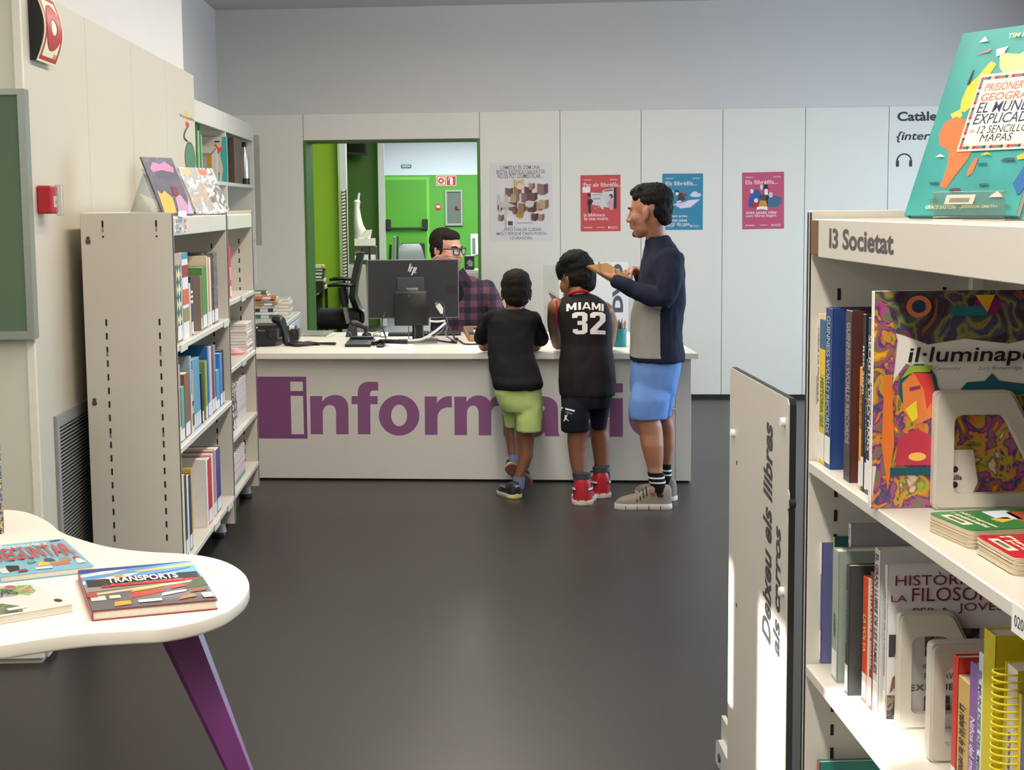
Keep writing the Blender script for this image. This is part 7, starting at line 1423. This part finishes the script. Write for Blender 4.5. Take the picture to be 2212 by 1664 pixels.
mb.rings(sil([(1222, 1262, 838, 8.35, .05), (1213, 1274, 868, 8.33, .09), (1211, 1275, 900, 8.31, .095), (1211, 1274, 931, 8.31, .092)], 18)); mb.rings(sil([(1275, 1310, 838, 8.40, .05), (1268, 1319, 868, 8.42, .09), (1272, 1313, 900, 8.44, .09), (1274, 1309, 926, 8.44, .086)], 18))
so = fuse(mb, 'shorts', NV, b2, .006, 10, (.004, 14, 14, 10))
bm = bmesh.new(); bm.from_mesh(so.data); bv2 = BVHTree.FromBMesh(bm); bm.free()
print_on(bv2, b2, '', 1212.5, 1241.5, 879.5, 890, SHW, 'pocket_stripe', polys=tri_poly([[(0, .7), (0, 1), (1, .35), (1, .0)]]), off=.003)
print_on(bv2, b2, '', 1213, 1240, 884, 896, P((70, 72, 80)), 'pocket_stripe', polys=tri_poly([[(0, .4), (0, 1), (1, .2), (.7, .0)]]), off=.003)
print_on(bv2, b2, '', 1217, 1229, 895, 911, SHW, 'leaping_mark', polys=tri_poly([[(.30, .55), (.25, .85), (.42, .82), (.48, .72), (.70, .95), (.76, .9), (.60, .55), (.62, .42), (1, .06), (.92, .02), (.50, .30), (.16, .0), (.06, .06)]]), off=.003)
sock(b2, [(1236, 1268, 1022, 8.28, .044), (1238, 1270, 1035, 8.28, .043), (1240, 1274, 1050, 8.27, .043), (1243, 1276, 1062, 8.27, .042)], SB, ((.35, .42, P((90, 96, 92))),))
sock(b2, [(1283.5, 1316, 1004, 8.44, .042), (1284, 1317, 1018, 8.44, .042), (1285, 1318, 1040, 8.44, .042)], SB, ((.35, .42, P((90, 96, 92))),))
REDS = M('shoe_red', (176, 28, 40), .45, var=.08); CRS = M('shoe_sole_cream', (204, 190, 176), .6)
def hightop(o, L_, sh):
    for sg in (1, -1): band_arc(o, L_, sh + .235 * L_, sh + .285 * L_, sg * .022, sg * .42, 0, SHW, 'side_stripe'); band_arc(o, L_, sh + .205 * L_, sh + .235 * L_, sg * .022, sg * .42, 0, BLACKP, 'side_stripe')
    MB().tube([(.32 * L_, -.026, sh + .47 * L_), (.42 * L_, 0, sh + .44 * L_), (.32 * L_, .026, sh + .47 * L_)], .006, 6, 0, 4).obj('lace', BLACKP, o)
    MB().rings([[(.17 * L_ + .155 * L_ * math.cos(q), .115 * L_ * math.sin(q), z) for q in [2 * PI * k / 16 for k in range(16)]] for z in (sh + .48 * L_, sh + .60 * L_)]).obj('collar_lining', P((56, 58, 62)), o)
ha = onz(1257, 1093.5); shoe(b2, 'shoe', ha, (.16, .98, 0), .235, REDS, CRS, wk=1.75, high=True, sole_h=.030, parts=hightop)
hc = onz(1303, 1078); shoe(b2, 'shoe', hc, (-.20, .98, 0), .235, REDS, CRS, wk=1.75, high=True, sole_h=.030, parts=hightop)
# ---------------------------------------------------------------- the librarian
SKS = skin('skin_librarian', (196, 146, 122)); yS = 10.72
st = person('librarian with dark-rimmed glasses and a purple checked shirt seated behind the monitor', (ony(1000, 700, yS).x, yS, 0))
mb = MB(); hS_ = ony(965, 540, 10.60); h, B = head_shapes(mb, hS_, (.76, -.65, -.06), 1.13)
mb.limb([h(-.022, 0, -.04), ony(966, 592, 10.66), ony(975, 622, yS)], [.062, .062, .072], 14, 4)
wS = ony(934, 572, 10.34); FS = ony(972, 549, 10.30) - wS; hand_shapes(mb, wS, FS, (.2, -.55, -.8), -1, 1.05, (.15, .35, .35), .16, .2); mb.limb([ony(905, 660, 10.42), wS], [.040, .028], 12, 3)
mb.rings(sil([(940, 1035, 640, yS, .10), (930, 1040, 700, yS, .11), (930, 1045, 790, yS, .12)], 16))
mb.limb([ony(950, 800, yS - .02), ony(965, 850, 10.95 - .6 + .35), ony(965, 960, 10.75)], [.085, .07, .045], 12, 4); mb.limb([ony(1025, 800, yS - .02), ony(1015, 850, 10.7), ony(1015, 960, 10.75)], [.085, .07, .045], 12, 4)
fuse(mb, 'body', SKS, st, .006, 4)
mb = MB(); hair_shapes(mb, h, B, 1.12, 'short'); fuse(mb, 'hair', M('hair_brown', (30, 23, 19), .75, var=.4, scale=80, bump=.6, bscale=220, spec=.2), st, .006, 3, (.002, 60, 60, 50))
face_parts(st, h, B, 1.12, HAIRB, lip=(176, 110, 104))
o = MB().ell(h(.060, 0, -.094), (.040 * 1.12, .042 * 1.12, .028 * 1.12), B, 14, 8).obj('stubble', M('stubble_light', (150, 112, 96), .8), st); child(o, st)
gl = bpy.data.objects.new('glasses', None); C.objects.link(gl); gl.parent = st; gl.location = -st.location
GLF = P((26, 26, 40), .3)
for sg in (1, -1):
    pts = [(.108, sg * .010, .008), (.110, sg * .014, .016), (.104, sg * .045, .018), (.100, sg * .056, .012), (.100, sg * .054, -.012), (.106, sg * .045, -.022), (.110, sg * .018, -.020), (.109, sg * .011, -.010), (.108, sg * .010, .008)]
    MB().tube([h(*p) for p in pts], .0040, 8, 0, 3).tube([h(.108, sg * .007, .008), h(.108, -sg * .007, .008)], .004, 8).obj('rim', GLF, gl, 60)
    MB().tube([h(.100, sg * .056, .012), h(.05, sg * .080, .010), h(-.01, sg * .086, .004)], .0036, 8, 0, 3).obj('temple', GLF, gl, 60)
    MB().add([h(*p) for p in pts[:-1]], [tuple(range(8))]).obj('lens', clear('lens', (.97, .97, 1), .15), gl, 0)
PL = bpy.data.materials.new('plaid'); PL.use_nodes = True; _n = PL.node_tree.nodes; _l = PL.node_tree.links; _b = _n['Principled BSDF']; _b.inputs['Roughness'].default_value = .9
_tc = _n.new('ShaderNodeTexCoord'); _sx = _n.new('ShaderNodeSeparateXYZ'); _l.new(_tc.outputs['Object'], _sx.inputs[0])
def stripe(inp, f):
    m1 = _n.new('ShaderNodeMath'); m1.operation = 'MULTIPLY'; m1.inputs[1].default_value = f; m2 = _n.new('ShaderNodeMath'); m2.operation = 'FRACT'; m3 = _n.new('ShaderNodeMath'); m3.operation = 'GREATER_THAN'; m3.inputs[1].default_value = .5
    _l.new(inp, m1.inputs[0]); _l.new(m1.outputs[0], m2.inputs[0]); _l.new(m2.outputs[0], m3.inputs[0]); return m3.outputs[0]
_ad = _n.new('ShaderNodeMath'); _ad.operation = 'ADD'; _l.new(stripe(_sx.outputs[0], 11.5), _ad.inputs[0]); _l.new(stripe(_sx.outputs[2], 11.5), _ad.inputs[1]); _dv = _n.new('ShaderNodeMath'); _dv.operation = 'MULTIPLY'; _dv.inputs[1].default_value = .5; _l.new(_ad.outputs[0], _dv.inputs[0])
_r = _n.new('ShaderNodeValToRGB'); _r.color_ramp.interpolation = 'CONSTANT'; _e = _r.color_ramp.elements; _e[0].color = lin((28, 26, 40)); _e[1].position = .34; _e[1].color = lin((60, 38, 56)); _x = _e.new(.8); _x.color = lin((98, 58, 74)); _l.new(_dv.outputs[0], _r.inputs[0]); _l.new(_r.outputs[0], _b.inputs['Base Color'])
mb = MB()
mb.rings(sil([(955, 1012, 596, 10.68, .075), (940, 1044, 606, yS, .11), (932, 1060, 622, yS, .135), (930, 1066, 645, yS, .14), (932, 1062, 680, yS, .14), (930, 1058, 712, yS, .15), (930, 1056, 770, yS, .16), (930, 1060, 810, yS, .17)], 22, 2.4))
mb.limb([ony(1052, 624, yS), ony(1066, 655, 10.62), ony(1078, 690, 10.56), ony(1050, 703, 10.50)], [.066, .060, .052, .042], 14, 5); mb.limb([ony(940, 624, yS), ony(912, 668, 10.5), ony(905, 672, 10.45), ony(926, 604, 10.36)], [.066, .056, .05, .040], 14, 5)
fuse(mb, 'checked_shirt', PL, st, .007, 4, (.006, 15, 15, 9))
for sg, pts in ((1, [(986, 590), (1001, 578), (1021, 611), (1012, 612)]), (-1, [(972, 592), (960, 582), (955, 606), (966, 612)])):
    v = [ony(x, y, 10.545) for x, y in pts]; w2 = [p + Vector((0, .012, 0)) for p in v]; o = MB().rings([[tuple(p) for p in v], [tuple(p) for p in w2]]).obj('collar', cloth('collar_purple', (70, 46, 62)), st, 0); child(o, st)
o = MB().ell(ony(985, 632, 10.585), (.055, .02, .075)).obj('undershirt', BLK, st); child(o, st)
# ================================================================== OFFICE BEYOND THE OPENING
def ol_(px, py, y, o): p = ony(px, py, y); return (p - Vector(o))
# green desk and discs on it
od = thing('office_desk', 'bright green desk by the green office wall', 'desk', (-1.22, 14.7, 0))
GDK = M('desk_green', (150, 186, 60), .45)
MB().cbox(-1.2, 0, 0, 2.65, .715, .745, .003).obj('worktop', GDK, od); MB().cbox(-.04, -.01, .02, .06, 0, .715, .002).obj('leg', BLACKP, od); MB().cbox(-.04, -.01, 2.55, 2.6, 0, .715, .002).obj('leg', BLACKP, od); MB().cbox(-1.1, -.06, 2.45, 2.47, .2, .715, .002).obj('modesty_panel', M('panel_dark_green', (34, 60, 24), .6), od)
zb = .7455
for i, (pr, col, wd) in enumerate([(703, (214, 200, 120), 'cream'), (700, (40, 40, 44), 'black'), (701, (206, 200, 190), 'white'), (699, (52, 46, 44), 'dark'), (700, (60, 70, 60), 'grey-green'), (701, (34, 34, 36), 'jet black'), (699, (190, 170, 110), 'straw')]):
    xr = ony(pr, 600, 16.3).x; th = .036; o = MB().cbox(-.22, 0, 0, .2, .0003, th - .0003, .003).obj('box_file', P(col)); o.location = (xr, 16.3 + .01 * (i % 3), zb); tag(o, '%s case in the stack on the green office desk' % wd, 'case', 'cases stacked on the green desk'); MB().box(-.09, -.02, -.001, -.0002, .008, .028).obj('label_strip', CALL, o); zb += th
dp = thing('desk_phone', 'dark desk telephone on the green office desk', 'telephone', (ony(677, 620, 15.6).x - .06, 15.55, .7455)); MB().prism([(0, .0), (.2, .0), (.2, .04), (.05, .12), (0, .12)], 0, .16, 'x').obj('body', BLACKP, dp); MB().limb([(.03, .03, .06), (.03, .17, .11)], [.028, .028], 10, 2).obj('handset', P((44, 40, 38)), dp)
# office chair
OY = 16.4; oc0 = ony(722, 668, OY); ch = thing('office_chair', 'black office armchair behind the opening, turned to the green desk', 'chair', (oc0.x, OY, 0))
def oq(px, py, dy=0): p = ony(px, py, OY + dy); return (p.x - oc0.x, dy, p.z)
FAB = M('chair_black', (26, 24, 24), .8, bump=.1); PLB = M('chair_plastic', (30, 32, 32), .4)
sx0, sx1, sz = oq(668, 0)[0], oq(764, 0)[0], oq(700, 668)[2]
R = [[(x, y, z) for x, y in ((sx0 + k, -.24 + k), (sx1 - k, -.22 + k), (sx1 - k, .22 - k), (sx0 + k, .24 - k))] for k, z in ((.05, sz - .20), (.0, sz - .13), (0, sz - .03), (.03, sz))]
MB().rings(R).obj('seat', FAB, ch, 60)
bk = [oq(780, 545), oq(773, 575), oq(766, 610), oq(763, 640), oq(772, 664), oq(781, 672)]
R = [[(p[0] - .035, -.22 * w_, p[2]), (p[0] + .03, -.25 * w_, p[2]), (p[0] + .035, .25 * w_, p[2]), (p[0] - .035, .22 * w_, p[2])] for p, w_ in zip(bk, (.6, .9, 1, 1, .95, .7))]
MB().rings(R).obj('backrest', M('chair_mesh', (34, 40, 34), .5), ch, 60)
MB().tube([oq(779, 672), oq(782, 690), oq(772, 702), oq(745, 704)], .03, 8, 0, 4).obj('back_support', PLB, ch, 60)
for dy, a, c in ((-.26, 0, 0), (.26, -3, -8)):
    MB().limb([(oq(702 + a, 0)[0], dy, oq(0, 622 + c)[2]), (oq(720 + a, 0)[0], dy, oq(0, 620 + c)[2]), (oq(748 + a, 0)[0], dy, oq(0, 622 + c)[2])], [.028, .038, .030], 12, 4, squash=.6).obj('armrest', PLB, ch)
    p_ = MB().tube([(oq(727 + a, 0)[0], dy, oq(0, 626 + c)[2]), (oq(734 + a, 0)[0], dy, oq(0, 668)[2])], .032, 10).obj('arm_post', PLB, ch); MB().tube([(oq(733 + a, 0)[0], dy, oq(0, 664)[2]), (oq(741 + a, 0)[0], dy, oq(0, 704)[2])], .026, 8).obj('arm_bracket', M('bracket_steel', (150, 152, 150), .3, .7), p_)
MB().cyl((0.05, 0, .1), (0.05, 0, sz - .18), .028).obj('gas_column', BLACKP, ch)
for k in range(5):
    a = 2 * PI * k / 5 + .3; L_ = MB().tube([(.05, 0, .12), (.05 + .29 * math.cos(a), .29 * math.sin(a), .085)], [.03, .018], 8).obj('base_spoke', BLACKP, ch); MB().cyl((.05 + .30 * math.cos(a) - .02, .30 * math.sin(a), .03), (.05 + .30 * math.cos(a) + .02, .30 * math.sin(a), .03), .03, n=14).obj('caster', BLACKP, L_)
# low cabinet with box files and a paper figure
cy_ = 19.4; a, c = ony(752, 572, cy_), ony(790, 572, cy_); fc = thing('file_cabinet', 'pale cabinet with box files on top beyond the office chair', 'cabinet', (a.x, cy_, 0))
MB().cbox(0, c.x - a.x, 0, .45, 0.03, a.z, .004).obj('body', M('cabinet_pale', (176, 168, 158), .5), fc); MB().cbox(.01, c.x - a.x - .01, -.012, 0, .05, a.z - .02, .003).obj('door', M('cabinet_door', (186, 178, 166), .5), fc); MB().box(.01, c.x - a.x - .01, .01, .44, 0, .03).obj('plinth', DARKGAP, fc)
for i, (p0, p1, t, col, wd) in enumerate([(753, 770, 537, (84, 62, 48), 'brown'), (771, 787, 533, (58, 56, 54), 'charcoal'), (788, 803, 533, (72, 70, 66), 'dark grey')]):
    x0, x1 = ony(p0, 0, cy_).x, ony(p1, 0, cy_).x; hh = ony(p0, t, cy_).z - a.z
    if i == 2: x1 = x1
    o = MB().cbox(0, x1 - x0, 0, .28, 0.0004, hh, .003).obj('box_file', P(col)); o.location = (x0, cy_ + .02, a.z); tag(o, '%s box file standing on the pale cabinet' % wd, 'box file', 'box files on the pale cabinet'); MB().box(.012, x1 - x0 - .012, -.001, -.0002, hh * .25, hh * .55).obj('label_strip', CALL, o)
    if i == 0: lettering(o, [('la Nafia', .012, hh * .66, x1 - x0 - .012, hh * .86)], P((200, 180, 150)), -.0012)
    if i == 2: MB().cbox(0, x1 - x0, .02, .27, -.24, -.0004, .003).obj('lower_box', P(col), o)
fg = thing('paper_figure', 'white folded paper figure with a flared skirt on the box files', 'sculpture', ony(778, 531, cy_ + .15)); fo = fg.location
WP = M('white_paper_craft', (222, 218, 206), .7)
def fq(px, py): p = ony(px, py, cy_ + .15) - fo; return p.x, p.z
MB().box(fq(756, 0)[0], fq(801, 0)[0], -.10, .10, .0015, fq(0, 523)[1]).obj('base', WP, fg)
def fring(rows): return [ringh(((fq(a_, 0)[0] + fq(b_, 0)[0]) / 2, 0, fq(0, py)[1]), (fq(b_, 0)[0] - fq(a_, 0)[0]) / 2, dp_, 12, 2) for a_, b_, py, dp_ in rows]
MB().rings(fring([(754, 790, 523, .08), (754, 782, 506, .09), (754, 775, 492, .08), (754, 771, 475, .06), (755, 768, 455, .05), (755, 770, 442, .06), (758, 768, 438, .03)])).obj('torso', WP, fg)
MB().rings(fring([(762, 768, 438, .03), (763, 769, 430, .03), (765, 770, 423, .03)])).obj('neck', WP, fg)
for k, (pa, pb_, pc_) in enumerate((((770, 521), (788, 497), (805, 496)), ((764, 521), (775, 500), (790, 503)), ((778, 521), (794, 505), (803, 500)))):
    v = [fq(*pa), fq(*pb_), fq(*pc_), ((fq(*pb_)[0] + fq(*pc_)[0]) / 2, fq(*pb_)[1] - .09)]; MB().prism([v[0], v[1], v[2], v[3]], -.09 + .05 * k, -.07 + .05 * k, 'y').obj('wing', WP, fg)
# screen hung from the dark green wall
t0, t1 = ony(751, 336, 20.7), ony(793, 306, 20.7); tv = thing('wall_screen', 'black television mounted high on the dark green office wall', 'television', (t0.x, 20.7, t0.z))
MB().prism([(-.03, 0.02), (t1.x - t0.x, 0), (t1.x - t0.x - .02, t1.z - t0.z + .3), (-.03, t1.z - t0.z + .3)], 0, .06, 'y').obj('shell', BLACKP, tv); MB().prism([(0.0, 0.05), (t1.x - t0.x - .03, .035), (t1.x - t0.x - .05, t1.z - t0.z + .27), (0, t1.z - t0.z + .27)], -.004, 0, 'y').obj('screen', M('screen_dark', (12, 14, 20), .1), tv); MB().cbox(.08, .16, .06, .298, .12, .2, .005).obj('bracket', BLACKP, tv)
# signs on the far wall
def far_sign(label, x0, y0, x1, y1, col, name='sign', cat='sign'):
    a, c = ony(x0, y1, FY - .012), ony(x1, y0, FY - .012); t = thing(name, label, cat, (a.x, FY - .012, a.z)); MB().box(0, c.x - a.x, -.012, 0, 0, c.z - a.z).obj('plate', P(col), t); return t, c.x - a.x, c.z - a.z
t, w_, h_ = far_sign('small green exit sign SORTIDA on the white far wall', 867, 355.5, 888.5, 363, (24, 120, 90)); lettering(t, [('SORTIDA', w_ * .1, h_ * .18, w_ * .9, h_ * .8, .03)], P((214, 236, 226)), -.014)
t, w_, h_ = far_sign('pair of red fire signs, hose ring and extinguisher, on the far wall', 942, 379.5, 985.5, 402, (226, 214, 190))
for k, x in enumerate((.03, .52)): MB().box(w_ * x, w_ * (x + .45), -.014, -.0122, h_ * .06, h_ * .94).obj('red_field', SRED, t)
mb = MB(); mb.box(w_ * .075, w_ * .435, -.0155, -.0142, h_ * .14, h_ * .86); mb.obj('pale_field', LUM, t)
for r, cl_, y in ((.30, SRED, -.017), (.12, LUM, -.0182)): MB().prism([(w_ * .255 + h_ * r * math.cos(k * PI / 10), h_ * .5 + h_ * r * math.sin(k * PI / 10)) for k in range(20)], y, y + .001, 'y').obj('ring', cl_, t)
MB().prism([(w_ * a, h_ * b_) for a, b_ in ((.70, .14), (.70, .68), (.74, .78), (.66, .80), (.60, .55), (.58, .56), (.64, .86), (.78, .86), (.82, .70), (.82, .14))], -.0155, -.0142, 'y').obj('extinguisher', P((236, 226, 206)), t)
t, w_, h_ = far_sign('grey electrical cabinet with a red switch on the green far wall', 962, 410.5, 998.5, 487.5, (112, 124, 114), 'electrical_cabinet', 'cabinet')
MB().ringprism([(0, 0), (0, h_), (w_, h_), (w_, 0)], [(w_ * .12, h_ * .06), (w_ * .12, h_ * .95), (w_ * .9, h_ * .95), (w_ * .9, h_ * .06)], -.05, -.01).obj('frame', P((150, 160, 150)), t); MB().box(w_ * .14, w_ * .88, -.02, -.012, h_ * .075, h_ * .935).obj('door', P((92, 104, 94)), t)
MB().box(w_ * .58, w_ * .70, -.06, -.02, h_ * .46, h_ * .545).obj('switch', BLACKP, t); MB().box(w_ * .70, w_ * .82, -.06, -.02, h_ * .46, h_ * .545).obj('red_switch', P((226, 40, 40)), t)
t, w_, h_ = far_sign('small red call point on the green far wall', 941.5, 440.5, 951.5, 453.5, (190, 40, 40), 'call_point', 'fire alarm'); MB().box(w_ * .14, w_ * .86, -.03, -.012, h_ * .35, h_ * .72).obj('press_plate', P((226, 206, 196)), t)
t, w_, h_ = far_sign('white leaflet holder on the green far wall by the jamb', 1017, 505, 1034, 552, (214, 218, 220), 'leaflet_holder', 'holder'); MB().box(w_ * .2, w_ * .55, -.03, -.012, h_ * .1, h_ * .8).obj('leaflet', P((120, 124, 120)), t); MB().box(w_ * .6, w_ * .95, -.035, -.012, h_ * .05, h_ * .6).obj('leaflet', P((236, 236, 232)), t)
# chairs far back, one with a grey jacket
jy = 26.6; j0 = ony(893, 560, jy); jc = thing('chair', 'far office chair with a grey denim jacket over its back', 'chair', (j0.x, jy, 0))
def jq(px, py, dy=0): p = ony(px, py, jy); return (p.x - j0.x, dy, p.z)
MB().rings([[(jq(a_, py)[0], -dp_, jq(a_, py)[2]), (jq(b_, py)[0], -dp_, jq(a_, py)[2]), (jq(b_, py)[0], dp_, jq(a_, py)[2]), (jq(a_, py)[0], dp_, jq(a_, py)[2])] for a_, b_, py, dp_ in ((847, 922, 575, .14), (850, 918, 562, .14), (858, 914, 545, .12), (864, 910, 532, .09), (870, 905, 527, .05))]).obj('jacket', M('denim_grey', (104, 108, 102), .9, bump=.3, bscale=30), jc, 60)
MB().cbox(-.2, .2, -.03, .03, .3, jq(0, 533)[2], .02).obj('backrest', FAB, jc); MB().cbox(-.24, .24, -.45, 0, .42, .5, .02).obj('seat', FAB, jc); MB().cyl((0, -.2, .05), (0, -.2, .42), .03).obj('gas_column', BLACKP, jc)
for k in range(5): a = 2 * PI * k / 5; L_ = MB().tube([(0, -.2, .09), (.3 * math.cos(a), -.2 + .3 * math.sin(a), .06)], .02, 8).obj('base_spoke', BLACKP, jc); MB().cyl((.3 * math.cos(a) - .02, -.2 + .3 * math.sin(a), .03), (.3 * math.cos(a) + .02, -.2 + .3 * math.sin(a), .03), .03, n=12).obj('caster', BLACKP, L_)
for i, (p0, p1, t_, lab) in enumerate([(836, 845, 528, 'slim black chair back nearest the post in the far office'), (846, 853, 512, 'tall grey slatted chair back in the far office'), (853.5, 860, 511, 'tall black chair back in the far office')]):
    yy = 23.2 + 1.1 * i; a, c = ony(p0, t_, yy), ony(p1, t_, yy); q = thing('chair', lab, 'chair', (a.x, yy, 0)); w_ = c.x - a.x
    MB().prism([(0, .5), (w_ * .7, .5), (w_ * 1.1, a.z), (w_ * .55, a.z)], 0, .36, 'y').obj('backrest', P([(44, 42, 40), (110, 112, 104), (40, 44, 40)][i]), q); MB().cbox(-.42, w_ * .6, 0, .4, .42, .5, .02).obj('seat', FAB, q)
    for x, y in ((-.38, .03), (w_ * .3, .03), (-.38, .36), (w_ * .3, .36)): MB().cyl((x, y, 0), (x, y, .42), .018, n=8).obj('leg', BLACKP, q)
# cabinet with a black box at the jamb
ky = 21.5; a, c = ony(1003, 584, ky), ony(1040, 584, ky); kc = thing('low_cabinet', 'white low cabinet behind the librarian', 'cabinet', (a.x, ky, 0)); MB().cbox(0, c.x - a.x + .3, 0, .5, .02, a.z, .004).obj('body', P((206, 206, 196)), kc); MB().cbox(.02, .5, -.015, 0, .06, a.z - .03, .003).obj('door', P((196, 196, 186)), kc)
s0, s1 = ony(1004, 583.5, ky + .1), ony(1024.5, 553, ky + .1); ks = thing('speaker', 'black loudspeaker with a chrome ring on the low cabinet', 'speaker', (s0.x, ky + .1, a.z + .0005)); w_, h_ = s1.x - s0.x, s1.z - a.z
MB().cbox(0, w_, 0, .2, 0, h_, .006).obj('case', P((52, 46, 46)), ks); MB().lathe([(h_ * .2, 0), (h_ * .24, .012), (h_ * .2, .016), (h_ * .17, .01)], n=24).obj('ring', M('chrome', (206, 206, 206), .15, 1), ks); o = ks.children[-1]; o.rotation_euler = (PI / 2, 0, 0); o.location = (w_ * .55, 0, h_ * .5)
MB().cyl((w_ * .55, -.006, h_ * .5), (w_ * .55, 0.002, h_ * .5), h_ * .17, n=24).obj('cone', P((14, 14, 14), .3), ks)
